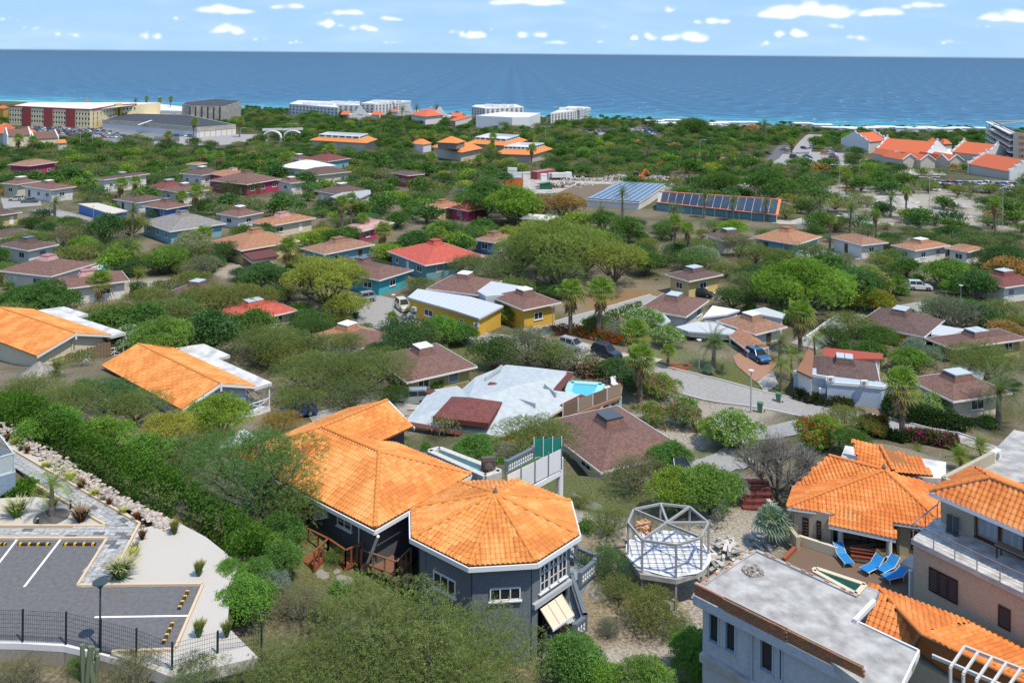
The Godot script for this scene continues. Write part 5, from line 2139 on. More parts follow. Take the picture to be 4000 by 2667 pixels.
	gable_hall("red roofed hall right of the white roof plant","z",Vector2(1420,600),Vector2(1860,640),20,4.4,4.6,clay2,stone)
	gable_hall("near red roofed hall with stepped white parapets above the car park","z",Vector2(1640,770),Vector2(2180,850),15,4.2,4.4,clay2,stone)
	for e: Array in [[610,640,760,640,"first"],[770,690,960,690,"second"],[1000,700,1190,700,"third"],[1200,690,1360,705,"fourth"],[1385,700,1560,700,"fifth"]]:
		var a:=on("z",e[0],e[1])
		var b:=on("z",e[2],e[3])
		var s:=Shape.new()
		o=thing("gabled_shop","%s small stone gable from the left before the red roofed halls" % e[4],"building",a)
		var w: Vector3=b - a
		w.y=0
		var bk:=v3(-3,0,-14)
		var pk:=w*0.5+v3(0,6.0,0)
		s.quad(v3(0,-0.5,0),v3(0,3.6,0),w+v3(0,3.6,0),w+v3(0,-0.5,0))
		s.tri(v3(0,3.6,0),pk,w+v3(0,3.6,0))
		s.quad(v3(0,-0.5,0),bk+v3(0,-0.5,0),bk+v3(0,3.6,0),v3(0,3.6,0))
		s.quad(w+v3(0,-0.5,0),w+v3(0,3.6,0),w+bk+v3(0,3.6,0),w+bk+v3(0,-0.5,0))
		shp(o,"wall",s,stone)
		var r:=Shape.new()
		roof_face(r,[v3(0,3.5,0) - w*0.05,bk+v3(0,3.5,0) - w*0.05,bk+pk,pk])
		roof_face(r,[w*1.05+v3(0,3.5,0),w*1.05+bk+v3(0,3.5,0),bk+pk,pk])
		shp(o,"roof",r,clay2)
		var t:=Shape.new()
		t.bar(v3(0,3.7,0.2) - w*0.05,pk+v3(0,0.3,0.2),0.5,0.35)
		t.bar(w*1.05+v3(0,3.7,0.2),pk+v3(0,0.3,0.2),0.5,0.35)
		shp(o,"verge",t,white)
		block_circle(a.x+5,a.z - 6,10)
	hip("red_octagon_hall","fan shaped red tiled roof behind the long red roofed hall","hall","z",Vector2(985,425),Vector2(1180,430),Vector2(1325,420),9.0,5.0,0.05,clay2,stone,4.0)
	hip("red_roofed_house","red roofed house among trees beside the big hotel","building","z",Vector2(1210,350),Vector2(1300,380),Vector2(1420,375),8.0,2.0,0.3,clay2,stone,4.0)
	hip("red_roofed_house","red roofed beach house just left of the big hotel","building","z",Vector2(1640,395),Vector2(1760,410),Vector2(1890,405),7.5,1.6,0.3,clay2,stone,3.5)
	flat_block("roof_plant","white flat roof crowded with plant between the red roofed halls","building",q3("z","1110,560 1440,580 1400,440 1100,440",9.0),9.0,4.5,white,stone)
	var p1:=at("z",1895,440,4.5)
	var p2:=at("z",2215,662,4.5)
	var p3:=at("z",2620,700,4.5)
	o=thing("beach_hotel","six-storey white hotel with slanting balcony front at the right edge","hotel",p2)
	var oh:=p2
	var HH:=15.6
	var tp:=PackedVector3Array()
	for p: Vector3 in [p1,p2,p3,p3+v3(10,0,-60),p1+v3(30,0,-10)]: tp.append(p - oh+v3(0,HH,0))
	var rs2:=Shape.new()
	rs2.prism(tp,0.5)
	shp(o,"roof",rs2,mp("hotel_roof_grey"))
	var along:=(p2 - p1).normalized()
	var outn:=along.cross(Vector3.UP).normalized()
	if outn.x>0: outn=-outn
	var core:=Shape.new()
	core.bar(p1 - oh - outn*2.0+v3(0,HH*0.5,0),p2 - oh - outn*2.0+v3(0,HH*0.5,0),0.4,HH)
	shp(o,"recessed_wall",core,mp("hotel_recess"))
	var fw:=Shape.new()
	fw.bar(p2 - oh+v3(0,HH*0.5,0),p3 - oh+v3(0,HH*0.5,0),0.5,HH)
	shp(o,"wall",fw,wall_mat("cream"))
	for j in 6:
		var s:=Shape.new()
		s.bar(p1 - oh+v3(0,j*2.9+0.4,0),p2 - oh+v3(0,j*2.9+0.4,0),3.6,0.55)
		shp(o,"balcony_slab",s,white)
		if j<5:
			var g:=Shape.new()
			g.bar(p1 - oh+outn*1.7+v3(0,j*2.9+1.2,0),p2 - oh+outn*1.7+v3(0,j*2.9+1.2,0),0.05,0.9)
			shp(o,"balcony_rail",g,pane("rail_glass",lin(0.55,0.62,0.62),0.45))
			part(o,"window",bx(v3(3.4,1.2,0.3)),mp("hotel_shutter"),(p3 - p2).normalized()*4.0+v3(0,j*2.9+2.0,0.35))
	for i in 9:
		var s:=Shape.new()
		var p: Vector3=p1.lerp(p2,i/8.0) - oh
		s.box(p - outn*0.2+v3(0,HH*0.5,0),v3(0.3,HH,0.3))
		shp(o,"divider",s,white if i>6 else mp("divider"))
	marks.append([p2,"the six-storey beach hotel"])
	for i in 4: clear_view(p1.lerp(p3,i/3.0),12.0)
	block_poly([p1,p2,p3,p3+v3(10,0,-60),p1+v3(30,0,-10)],3.0)
	flat_block("hotel_annex","low white annex at the foot of the beach hotel","building",q3("z","2100,760 2400,770 2400,700 2080,690",8.5),8.5,4.0,white,mp("annex_grey"))
	# white cabanas along the beach
	var spots:=words_of("z 20 225\nz 160 240\nz 300 226\nz 430 222\nz 540 215\nz 780 226\nz 930 235\nz 1085 220\nz 1230 236\nz 1375 236\nz 1515 228\nz 1850 232\ny 80 120\ny 20 165\ny 140 190\ny 610 190\ny 700 165\ny 785 150\ny 930 152\ny 1090 150\ny 1800 165\ny 2060 185\ny 2180 222\ny 2330 226\nx 2210 132\nx 2320 160")
	var first: Node3D=null
	var order: Array=[]
	for e: Array in spots: order.append([ZONES[e[0]][0]+float(e[1])*ZONES[e[0]][2],e])
	order.sort_custom(func(p,q): return p[0]<q[0])
	for i in spots.size(): spots[i]=order[i][1]
	var nth:=0
	for e: Array in spots:
		var p:=at(e[0],float(e[1]),float(e[2]),2.3)
		nth += 1
		var lab:="white box cabana, %s from left in the beach row" % ordn(nth - 1)
		if first==null:
			first=thing("beach_cabana",lab,"cabana",p,0.0,"white cabanas lined along the beach")
			part(first,"tent",bx(v3(13.0,3.4,8.0)),white,v3(0,1.7,0))
			part(first,"canopy_roof",bx(v3(13.6,0.35,8.6)),mp("canopy_white"),v3(0,3.6,0))
			part(first,"opening",bx(v3(3.0,2.4,0.3)),mp("canopy_shade"),v3(2.0,1.2,4.0))
		else:
			again(first,p,0.12*sin(p.x),lab,"white cabanas lined along the beach")
		block_circle(p.x,p.z,8)
	var rb:=Shape.new()
	rng.seed=8
	rb.col=Color(0.2,0.19,0.17)
	for i in 60:
		var p:=at("y",-400+i*11.5,60 - i*0.1+rng.randf_range(-2,2),0.4)
		rb.box(p,v3(rng.randf_range(1.5,3.0),1.6,2.0),Basis(Vector3.UP,rng.randf()*3.0))
	tag(struct("breakwater",rb,tinted("rock",0.95)),"low dark breakwater of rocks off the beach","","","structure")

func solar_halls() -> void:
	var white:=mp("far_white")
	var panel:=mp("solar_blue")
	var panel2:=mp("solar_dark")
	var fr:=mp("solar_frame")
	# low left hall: one big pale panel roof
	var a:=at("x",1305,1105,12.9)
	var b:=at("x",2010,1150,12.9)
	var c:=at("x",2352,915,13.2)
	var d:=at("x",1755,880,13.2)
	var o:=flat_block("solar_hall","low hall whose whole roof is pale blue solar panels","hall",[a,b,c,d],13.0,1.9,white,wall_mat("white"))
	var org:=o.position
	for i in 9:
		for j in 10:
			var s:=Shape.new()
			var u0:=(i+0.02)/9.0
			var u1:=(i+0.97)/9.0
			var v0:=(j+0.02)/10.0
			var v1:=(j+0.985)/10.0
			var q:=func(u: float,v: float,h: float) -> Vector3: return a.lerp(b,u).lerp(d.lerp(c,u),v) - org+v3(0,h,0)
			s.prism(pv([q.call(u0,v0,0.3),q.call(u1,v0,0.45),q.call(u1,v1,0.45),q.call(u0,v1,0.3)]),0.06)
			shp(o,"solar_panel",s,mp("solar_pale"))
	# pitched hall with dark panels
	var e0:=at("y",-110,1145,13.2)
	var e1:=at("y",1465,1315,13.2)
	var r0:=at("y",-80,1005,15.2)
	var r1:=at("y",1505,1108,15.2)
	o=thing("solar_barn","long barn with dark solar panels and an orange ridge line","barn",v3(e0.x,ground(e0.x,e0.z),e0.z))
	org=o.position
	var s:=Shape.new()
	var back:=(r0 - e0)
	var k0:=r0+v3(back.x,e0.y - r0.y,back.z)
	var k1:=r1+v3(back.x,e1.y - r1.y,back.z)
	s.quad(e0 - org,e1 - org,r1 - org,r0 - org)
	s.quad(r0 - org,r1 - org,k1 - org,k0 - org)
	shp(o,"roof",s,mp("barn_roof"))
	for edge: Array in [[r0,r1],[e0,e1],[e1,r1]]:
		var t:=Shape.new()
		t.bar((edge[0] as Vector3) - org+v3(0,0.12,0),(edge[1] as Vector3) - org+v3(0,0.12,0),0.7,0.16)
		shp(o,"orange_trim",t,mp("trim_orange"))
	var w:=Shape.new()
	w.bar(e0+v3(0,-1.7,-0.7) - org,e1+v3(0,-1.7,-0.7) - org,0.2,3.2)
	shp(o,"wall",w,wall_mat("teal"))
	var gw:=Shape.new()
	gw.tri(e1 - org+v3(-0.2,-0.1,0),r1 - org+v3(-0.2,-0.1,0),k1 - org+v3(-0.2,-0.1,0))
	gw.quad(e1 - org+v3(-0.2,-3.3,0),e1 - org+v3(-0.2,-0.1,0),k1 - org+v3(-0.2,-0.1,0),k1 - org+v3(-0.2,-3.3,0))
	shp(o,"gable_wall",gw,white)
	for i in 15:
		for j in 6:
			var p:=Shape.new()
			var q:=func(u: float,v: float) -> Vector3: return e0.lerp(e1,u).lerp(r0.lerp(r1,u),v) - org+v3(0,0.14,0.05)
			var u0:=0.03+i*0.0645
			var v0:=0.07+j*0.145
			p.prism(pv([q.call(u0,v0),q.call(u0+0.058,v0),q.call(u0+0.058,v0+0.138),q.call(u0,v0+0.138)]),0.05)
			shp(o,"solar_panel",p,panel2)
	for i in 11:
		var p:=Shape.new()
		var q:=func(u: float,v: float) -> Vector3: return r0.lerp(r1,u).lerp(k0.lerp(k1,u),v) - org+v3(0,0.16,-0.05)
		p.prism(pv([q.call(0.2+i*0.042,0.1),q.call(0.236+i*0.042,0.1),q.call(0.236+i*0.042,0.9),q.call(0.2+i*0.042,0.9)]),0.05)
		shp(o,"solar_panel",p,panel)
	for i in 7:
		var t:=Shape.new()
		t.box(e0.lerp(e1,0.3+i*0.1) - org+v3(0,-1.7,0.1),v3(0.14,3.2,0.14))
		shp(o,"post",t,white)
	block_poly([e0,e1,k1,k0],2.0)
	for i in 6: clear_view(e0.lerp(e1,i/5.0),7.0)
	for i in 5: clear_view(a.lerp(b,i/4.0),7.0)
	marks.append([(e0+e1)*0.5,"the solar panel barn"])
	# yard with containers
	var box:=func(label: String,k: String,x: float,y: float,size: Vector3,turn: float,col: Material) -> void:
		var p:=on(k,x,y)
		var n:=thing("shipping_container",label,"container",p,turn)
		part(n,"body",bx(size),col,v3(0,size.y*0.5+0.1,0))
		for i in 10:
			part(n,"rib",bx(v3(size.x/26.0,size.y*0.9,size.z+0.08)),col,v3(size.x*(i - 4.5)/10.5,size.y*0.5+0.1,0))
		part(n,"roof",bx(v3(size.x*0.98,0.06,size.z*0.96)),mp("container_top") if "red" in label else mp("container_black"),v3(0,size.y+0.12,0))
	box.call("faded red shipping container at the back of the yard","x",745,830,v3(11,3.0,3.2),0.85,mp("container_red"))
	box.call("orange shipping container with dark roof beside the yard","x",265,945,v3(11,2.8,3.0),0.3,mp("container_orange"))
	box.call("blue shipping container with black roof behind the orange one","x",130,940,v3(9,2.7,3.0),0.3,mp("container_blue"))
	var i:=0
	for e: Array in [[340,850,3.5,4.6,"tall white silo hood at the left of the yard"],[425,825,3.4,2.2,"tilted white panel box in the yard"],[580,825,6.2,2.4,"wide white container panel in the yard"],[750,858,2.4,2.6,"white door panel leaning before the red container"],[845,845,2.2,2.6,"second white door panel by the red container"],[890,835,3.4,2.4,"grey metal crate right of the red container"]]:
		var n:=thing("yard_crate",e[4],"crate",on("x",e[0],e[1]),0.15*i)
		part(n,"panel",bx(v3(e[2],e[3],1.0)),white if i<5 else fr,v3(0,e[3]*0.5,0))
		part(n,"frame",bx(v3(e[2]*0.9,0.15,1.1)),fr,v3(0,e[3]*0.75,0))
		i += 1
	var tr:=thing("flatbed_truck","old white lorry loaded with scrap in the yard","truck",on("x",985,850),0.2)
	part(tr,"cab",bx(v3(2.2,2.4,2.3)),white,v3(2.6,1.7,0))
	part(tr,"bed",bx(v3(5.4,1.6,2.4)),mp("scrap_white"),v3(-1.2,1.9,0))
	for x in [-2.5,-1.0,2.4]: part(tr,"wheel",bx(v3(0.9,0.9,2.3)),mp("tyre_black"),v3(x,0.45,0))
	var ex:=thing("excavator","orange-red excavator standing behind the solar roof","excavator",on("x",1985,882),0.5)
	part(ex,"body",bx(v3(4.6,1.5,2.8)),mp("digger_red"),v3(0,1.8,0))
	part(ex,"cab",bx(v3(1.4,1.6,1.3)),mp("car_glass"),v3(-1.2,3.2,0.6))
	part(ex,"track",bx(v3(4.6,1.0,0.7)),mp("tyre_black"),v3(0,0.6,1.2))
	part(ex,"track",bx(v3(4.6,1.0,0.7)),mp("tyre_black"),v3(0,0.6,-1.2))
	var arm:=Shape.new()
	arm.bar(v3(1.6,2.4,0),v3(3.6,4.6,0),0.5,0.6)
	arm.bar(v3(3.6,4.6,0),v3(5.6,2.8,0),0.4,0.5)
	shp(ex,"arm",arm,mp("digger_red"))
	var bin:=thing("skip_bin","dark green skip in the middle of the yard","skip",on("x",780,970),0.1)
	part(bin,"tub",bx(v3(4.0,2.0,2.4)),mp("bin_green"),v3(0,1.0,0))
	part(bin,"lid",bx(v3(4.2,0.1,2.6)),mp("bin_green2"),v3(-0.6,2.1,0.1),Basis(v3(0,0,1),0.15))
	# heaps of scrap and rubble
	for e: Array in [["x",880,950,6.5,1.4,"heap of scrap metal and drums in the yard"],["x",1070,915,8.0,1.0,"long heap of scrap sheets in the yard"],["x",1750,840,9.0,1.6,"pale rubble heap behind the solar roof"],["x",2250,865,12.0,1.8,"long pale rubble heap beside the excavator"],["y",350,870,20.0,2.2,"long grey heap of dry branches and rubble"],["y",850,940,12.0,1.3,"low pale rubble spill at the end of the heap"],["x",1250,855,14.0,0.8,"low strip of timber and rubble along the yard"]]:
		var p:=on(e[0],e[1],e[2])
		rng.seed=int(e[1]*3+e[2])
		var h:=Shape.new()
		for j in 320:
			var q:=v3(rng.randfn(0,0.42)*e[3],0,rng.randfn(0,0.3)*e[3]*0.35)
			q.y=maxf(0.05,e[4]*(1.0 - absf(q.x)/e[3]*0.9)*rng.randf())
			var g:=rng.randf_range(0.18,0.6)
			h.col=Color(g,g*0.93,g*0.83)
			if "drums" in e[5] and rng.randf()<0.3: h.col=[Color(0.5,0.3,0.02),Color(0.04,0.1,0.35),Color(0.35,0.05,0.03),Color(0.03,0.03,0.03)][rng.randi() % 4]
			if "branches" in e[5]: h.col=Color(0.19,0.15,0.125)*rng.randf_range(0.7,1.5)
			h.box(q,v3(rng.randf_range(0.2,1.3)*(1.6 if "branches" in e[5] else 1.0),rng.randf_range(0.1,0.5),rng.randf_range(0.2,0.8)),Basis.from_euler(v3(rng.randf()*3,rng.randf()*3,rng.randf()*3)))
		var t:=thing("rubble",e[5],"rubble",p)
		t.set_meta("kind","stuff")
		shp(t,"rubble_pieces",h,tinted("rubble",0.9))
		block_circle(p.x,p.z,e[3]*0.6)

func crowded_lots() -> void:
	var hues:=[[lin(0.72,0.72,0.72),"white"],[lin(0.42,0.43,0.45),"silver"],[lin(0.72,0.72,0.72),"white"],[lin(0.03,0.035,0.045),"black"],[lin(0.16,0.17,0.19),"grey"],[lin(0.04,0.09,0.24),"blue"],[lin(0.33,0.02,0.02),"red"],[lin(0.5,0.51,0.52),"silver"]]
	var r:=RandomNumberGenerator.new()
	r.seed=77
	var row:=func(k: String,a: Vector2,b: Vector2,n: int,turn: float,where: String,gap: float,which:="") -> void:
		var seen:={}
		var p:=on(k,a.x,a.y)
		var q:=on(k,b.x,b.y)
		for i in n:
			if r.randf()<gap: continue
			var w:=p.lerp(q,(i+0.5)/n)
			w.y=ground(w.x,w.z)+0.12
			var h: Array=hues[r.randi() % hues.size()]
			seen[h[1]]=seen.get(h[1],-1)+1
			car(["sedan","suv","hatch"][r.randi() % 3],w,turn+r.randf_range(-0.06,0.06)+(PI if r.randf()<0.4 else 0.0),h[0],"%s %s car from left%s %s" % [ordn(seen.get(h[1],0)),h[1],which,where],"cars packed into the far car parks",false)
	for i in 7:
		row.call("u",Vector2(380+i*85,508+i*17),Vector2(1300+i*85,535+i*19),17,0.75,"before the cream and red hotel",0.1,", %s row from back," % ordn(i))
	for i in 3:
		row.call("z",Vector2(1110 - i*10,905+i*42),Vector2(2250+i*60,935+i*45),18,0.25,"below the red roofed halls",0.12 if i<2 else 0.4,", %s row from back," % ordn(i))
	for i in 3: row.call("x",Vector2(1260+i*200,215+i*8),Vector2(2180+i*40,205+i*25),15,0.6,"in the lot near the shore",0.25,", %s row from back," % ordn(i))
	row.call("v",Vector2(130,440),Vector2(600,455),12,0.2,"in front of the black roofed hall",0.2)
	row.call("w",Vector2(1390,440),Vector2(1690,455),10,0.2,"under the palms before the white gables",0.2)
	var row2:=words_of("y 1690 555 1.2 red\ny 1690 572 1.2 black\ny 1700 545 1.2 white\ny 1860 552 1.2 blue\ny 1870 575 1.2 black\ny 1860 590 1.2 white\ny 1875 612 1.2 silver\ny 2200 520 1.2 white\ny 2200 540 1.2 silver\ny 2215 562 1.2 grey\ny 2215 585 1.2 red\ny 2225 610 1.2 black\ny 2225 682 1.3 blue\ny 2095 520 1.4 orange\ny 1570 445 1.3 silver\ny 1560 465 1.3 grey\ny 1820 445 0.5 blue\ny 1940 425 1.3 white\ny 1350 512 0.4 black\ny 330 640 1.5 white\ny 540 730 1.5 white\ny 2250 480 1.0 grey\ny 2120 475 1.0 silver")
	var cmap:={"red": lin(0.33,0.02,0.03),"black": lin(0.03,0.035,0.045),"white": lin(0.72,0.72,0.72),"blue": lin(0.03,0.07,0.2),"silver": lin(0.42,0.43,0.45),"grey": lin(0.14,0.15,0.17),"orange": lin(0.55,0.18,0.02)}
	var hit:={}
	for e: Array in row2:
		var p:=on(e[0],float(e[1]),float(e[2]))
		p.y += 0.12
		car(["sedan","suv","hatch"][int(float(e[1])) % 3],p,float(e[3]),cmap[e[4]],"%s %s car from left in the open grey lot" % [ordn(hit.get(e[4],0)),e[4]],"cars in the open grey lot",false)
		hit[e[4]]=hit.get(e[4],0)+1
# ------------------------------------------------------------------ the houses in front
func v3(x: float,y: float,z: float) -> Vector3: return Vector3(x,y,z)

func wall_ring(o: Node3D,pts: Array,y0: float,y1: float,m: Material,thick:=0.25) -> void:
	for i in pts.size():
		var a: Vector3=pts[i]
		var b: Vector3=pts[(i+1) % pts.size()]
		var s:=Shape.new()
		s.bar(v3(a.x,(y0+y1)*0.5,a.z),v3(b.x,(y0+y1)*0.5,b.z),thick,y1 - y0)
		shp(o,"wall",s,m)

func gutter(o: Node3D,pts: Array,m: Material,closed:=true,drop:=0.2) -> void:
	var n:=pts.size() if closed else pts.size() - 1
	for i in n:
		var a: Vector3=pts[i]
		var b: Vector3=pts[(i+1) % pts.size()]
		var s:=Shape.new()
		s.bar(a - v3(0,drop*0.5,0),b - v3(0,drop*0.5,0),0.09,drop)
		shp(o,"eave_board",s,m)

func baluster_mesh() -> ArrayMesh:
	if not plant_meshes.has("baluster"):
		var s:=Shape.new()
		s.lathe(Vector3.ZERO,[[0.075,0.0],[0.075,0.08],[0.045,0.12],[0.075,0.24],[0.07,0.32],[0.035,0.44],[0.035,0.5],[0.065,0.56],[0.065,0.62]],7)
		plant_meshes["baluster"]=s.mesh()
	return plant_meshes["baluster"]

func balustrade(called: String,label: String,a: Vector3,b: Vector3,rail: Material,white: Material) -> void:
	var o:=thing(called,label,"balustrade",a)
	var d:=b - a
	var s:=Shape.new()
	s.bar(v3(0,0.78,0),d+v3(0,0.78,0),0.24,0.16)
	shp(o,"handrail",s,rail)
	var f:=Shape.new()
	f.bar(v3(0,0.05,0),d+v3(0,0.05,0),0.22,0.12)
	shp(o,"plinth",f,rail)
	var n:=int(d.length()/0.23)
	for i in n: part(o,"baluster",baluster_mesh(),white,d*((i+0.5)/n)+v3(0,0.1,0))
	for e in [Vector3.ZERO,d]:
		part(o,"newel",bx(v3(0.26,0.95,0.26)),rail,e+v3(0,0.45,0))

func aircon(label: String,p: Vector3,turn: float) -> void:
	var o:=thing("air_conditioner",label,"air conditioner",p,turn)
	part(o,"case",bx(v3(0.85,0.62,0.34)),mp("ac_white"),v3(0,0.33,0))
	var s:=Shape.new()
	s.tube(pv([v3(-0.12,0.33,0.165),v3(-0.12,0.33,0.19)]),pf([0.24,0.24]),16)
	shp(o,"fan_grille",s,mp("ac_grey"))
	part(o,"bracket",bx(v3(0.8,0.04,0.3)),mp("ac_grey"),v3(0,0.0,0))

func grey_house() -> void:
	var grey:=rough_paint("grey_render",lin(0.165,0.19,0.225),"plaster",0.5,0.9,0.3)
	var dark:=rough_paint("dark_render",lin(0.095,0.10,0.115),"plaster",0.5,0.9,0.3)
	var trim:=mp("trim_white")
	var glass:=mp("house_glass")
	# octagonal tower wing
	var c:=v3(-0.85,0,-53.4)
	var o:=thing("octagonal_house","octagonal orange-tiled roof on a grey-blue two-storey tower house","house",c)
	marks.append([c,"the octagonal tiled house"])
	var V: Array=[]
	for q: Array in [[175,460],[180,645],[540,825],[963,800],[1230,630],[1175,415],[855,285],[460,295]]: V.append(at("c",q[0],q[1],26.4) - c)
	var apex:=v3(0.05,27.95,-0.1)
	var faces: Array=[]
	var ridges: Array=[]
	for i in 8:
		faces.append([V[i],V[(i+1) % 8],apex])
		ridges.append([V[i],(V[i] as Vector3).lerp(apex,0.97)])
	tiled_roof(o,faces,ridges)
	var fin:=Shape.new()
	fin.lathe(apex+v3(0,-0.02,0),[[0.22,0.0],[0.14,0.12],[0.10,0.2],[0.13,0.28],[0.05,0.38]],8)
	shp(o,"finial",fin,mp("finial_grey"))
	var W: Array=[]
	var G: Array=[]
	for p: Vector3 in V:
		W.append(v3(p.x*0.885,0,p.z*0.885))
		G.append(v3(p.x*1.03,26.36,p.z*1.03))
	gutter(o,G,trim,true,0.26)
	for i in 8:
		var s:=Shape.new()
		s.quad((G[i] as Vector3) - v3(0,0.06,0),(G[(i+1) % 8] as Vector3) - v3(0,0.06,0),(W[(i+1) % 8] as Vector3)*0.98+v3(0,26.3,0),(W[i] as Vector3)*0.98+v3(0,26.3,0))
		shp(o,"soffit",s,mp("soffit"))
	for i in 8:
		var a: Vector3=W[i]
		var b: Vector3=W[(i+1) % 8]
		var y0:=19.0
		var s:=Shape.new()
		if i==3:      # open to the terrace below
			s.bar(v3(a.x,24.95,a.z),v3(b.x,24.95,b.z),0.24,2.7)
			s.bar(v3(a.x,21.5,a.z),(v3(a.x,21.5,a.z)).lerp(v3(b.x,21.5,b.z),0.16),0.24,4.2)
		else:
			s.bar(v3(a.x,(y0+26.3)*0.5,a.z),v3(b.x,(y0+26.3)*0.5,b.z),0.24,26.3 - y0)
		shp(o,"wall",s,grey)
	for e: Array in [[1,0.5,24.35,1.75,0.95,3],[2,0.56,24.45,1.75,0.72,3]]:
		var a: Vector3=W[e[0]]
		var b: Vector3=W[e[0]+1]
		var d:=(b - a).normalized()
		var n:=-d.cross(Vector3.UP).normalized()
		if n.dot(a)<0: n=-n
		window_on(o,a.lerp(b,e[1])+v3(0,e[2],0)+n*0.13,d,n,e[3],e[4],e[5],trim,glass)
	var a3: Vector3=W[3]
	var b3: Vector3=W[4]
	var d3:=(b3 - a3).normalized()
	var n3:=d3.cross(Vector3.UP).normalized()
	if n3.dot(a3)<0: n3=-n3
	for i in 3:
		var p:=a3.lerp(b3,0.30+i*0.24)+v3(0,24.85,0)+n3*0.13
		var w:=window_on(o,p,d3,n3,0.78,1.55,2,trim,glass,"arched_window",2)
		var ar:=Shape.new()
		ar.tube(pv([p+d3*-0.3+v3(0,0.25,0)+n3*0.05,p+v3(0,0.6,0)+n3*0.05,p+d3*0.3+v3(0,0.25,0)+n3*0.05]),pf([0.025,0.025,0.025]),4)
		shp(w,"arch_bar",ar,trim)
	var cor:=Shape.new()
	cor.bar(v3(a3.x,23.62,a3.z)+n3*0.2,v3(b3.x,23.62,b3.z)+n3*0.2,0.3,0.28)
	shp(o,"cornice",cor,mp("cornice_grey"))
	for e: Array in [[1,0.12],[2,0.02]]:
		var pp:=(W[e[0]] as Vector3).lerp(W[e[0]+1],e[1])
		var s:=Shape.new()
		s.tube(pv([pp*1.035+v3(0,26.2,0),pp*1.035+v3(0,20.0,0)]),pf([0.05,0.05]),6)
		if e[0]==1: shp(o,"downpipe",s,grey)
	# terrace, stairs, awning
	var tw:=rough_paint("terrace_paint",lin(0.27,0.33,0.385),"plaster",0.4,0.7)
	var pts:=PackedVector3Array()
	for q: Array in [[1005,1365],[1060,1300],[1275,1320],[1280,1215],[1185,950],[1235,960],[1335,870],[1340,825],[1215,775],[1120,800],[1000,1060]]: pts.append(at("c",q[0],q[1],21.0))
	var t:=thing("terrace","pale grey-blue terrace floor beside the octagonal house","terrace",v3(3.6,0,-53.5))
	var ts:=Shape.new()
	var loc:=PackedVector3Array()
	for p in pts: loc.append(p - t.position)
	ts.prism(loc,1.6)
	shp(t,"slab",ts,tw)
	var rail:=mp("rail_grey")
	var bal:=mp("baluster_white")
	balustrade("balustrade","long grey-railed white balustrade along the lower terrace edge",at("c",1275,1230,21.0),at("c",1190,960,21.0),rail,bal)
	balustrade("balustrade","short white balustrade at the near end of the terrace",at("c",1205,1290,21.0),at("c",1275,1232,21.0),rail,bal)
	balustrade("balustrade","white balustrade on the projecting landing by the stair",at("c",1240,955,21.1),at("c",1335,870,21.1),rail,bal)
	balustrade("balustrade","white balustrade behind the projecting landing",at("c",1335,835,21.1),at("c",1220,785,21.1),rail,bal)
	balustrade("balustrade","sloping white balustrade up the stair by the tower",at("c",1215,775,21.6),at("c",1155,705,22.6),rail,bal)
	var st:=thing("stair","grey terrace stair beside the tower","stair",at("c",1170,800,21.0))
	for i in 4: part(st,"step",bx(v3(1.4,0.34*(i+1),0.4)),tw,v3(0.0 - i*0.1,0.17*(i+1),-0.4*i))
	var aw:=thing("awning","cream canvas awning over the dining terrace","awning",v3(0,0,0))
	var as_:=Shape.new()
	var wa:=c+a3.lerp(b3,0.15)+n3*0.3+v3(0,23.3,0)
	var wb:=c+a3.lerp(b3,0.72)+n3*0.3+v3(0,23.3,0)
	as_.prism(pv([wa,wb,wb+n3*0.95+v3(0,-0.75,0) ,wa+n3*0.95+v3(0,-0.75,0)]),0.04)
	shp(aw,"canvas",as_,mp("canvas_cream"))
	var ab:=Shape.new()
	ab.bar(wa+n3*0.95+v3(0,-0.8,0),wb+n3*0.95+v3(0,-0.8,0),0.06,0.12)
	shp(aw,"front_bar",ab,trim)
	for i in 4:
		var s:=Shape.new()
		var q:=wa.lerp(wb,i/3.0)
		s.bar(q+v3(0,0.03,0),q+n3*0.95+v3(0,-0.72,0),0.03,0.03)
		shp(aw,"seam_bar",s,mp("seam"))
	var tb:=thing("dining_table","glass dining table under the edge of the cream awning","table",at("c",1110,1215,21.02),0.5)
	part(tb,"table_top",bx(v3(1.0,0.05,1.9)),pane("table_glass",lin(0.6,0.65,0.66),0.55),v3(0,0.74,0))
	for x in [-0.4,0.4]:
		for z in [-0.8,0.8]: part(tb,"leg",bx(v3(0.06,0.72,0.06)),trim,v3(x,0.36,z))
	var chair_spots:=[[1175,1185,1.2,"dark wicker chair by the terrace balustrade"],[1135,1265,0.2,"wooden slatted chair at the near end of the glass table"],[1060,1235,-1.5,"dark chair at the house side of the glass table"],[1185,1235,1.4,"second dark chair by the terrace balustrade"]]
	for e: Array in chair_spots:
		var ch:=thing("garden_chair",e[3],"chair",at("c",e[0],e[1],21.02),e[2])
		var cm:=mp("teak") if "wooden" in e[3] else mp("dark_wicker")
		part(ch,"seat",bx(v3(0.5,0.07,0.5)),cm,v3(0,0.45,0))
		part(ch,"backrest",bx(v3(0.5,0.6,0.06)),cm,v3(0,0.78,-0.25),Basis(Vector3.RIGHT,0.12))
		for x in [-0.21,0.21]:
			for z in [-0.21,0.21]: part(ch,"leg",bx(v3(0.05,0.45,0.05)),cm,v3(x,0.22,z))
			part(ch,"armrest",bx(v3(0.05,0.05,0.5)),cm,v3(x*1.15,0.65,0))
	# main wing, hip roofed, with the gabled wing behind
	var C:=v3(-8.0,26.5,-52.2)
	o=thing("grey_tiled_house","dark grey house with long orange-tiled hip roof left of the octagon","house",v3(-9,0,-59))
	marks.append([v3(-10,0,-60),"the dark grey tiled house"])
	var og:=o.position
	var ea:=v3(-0.78,0,-0.626)
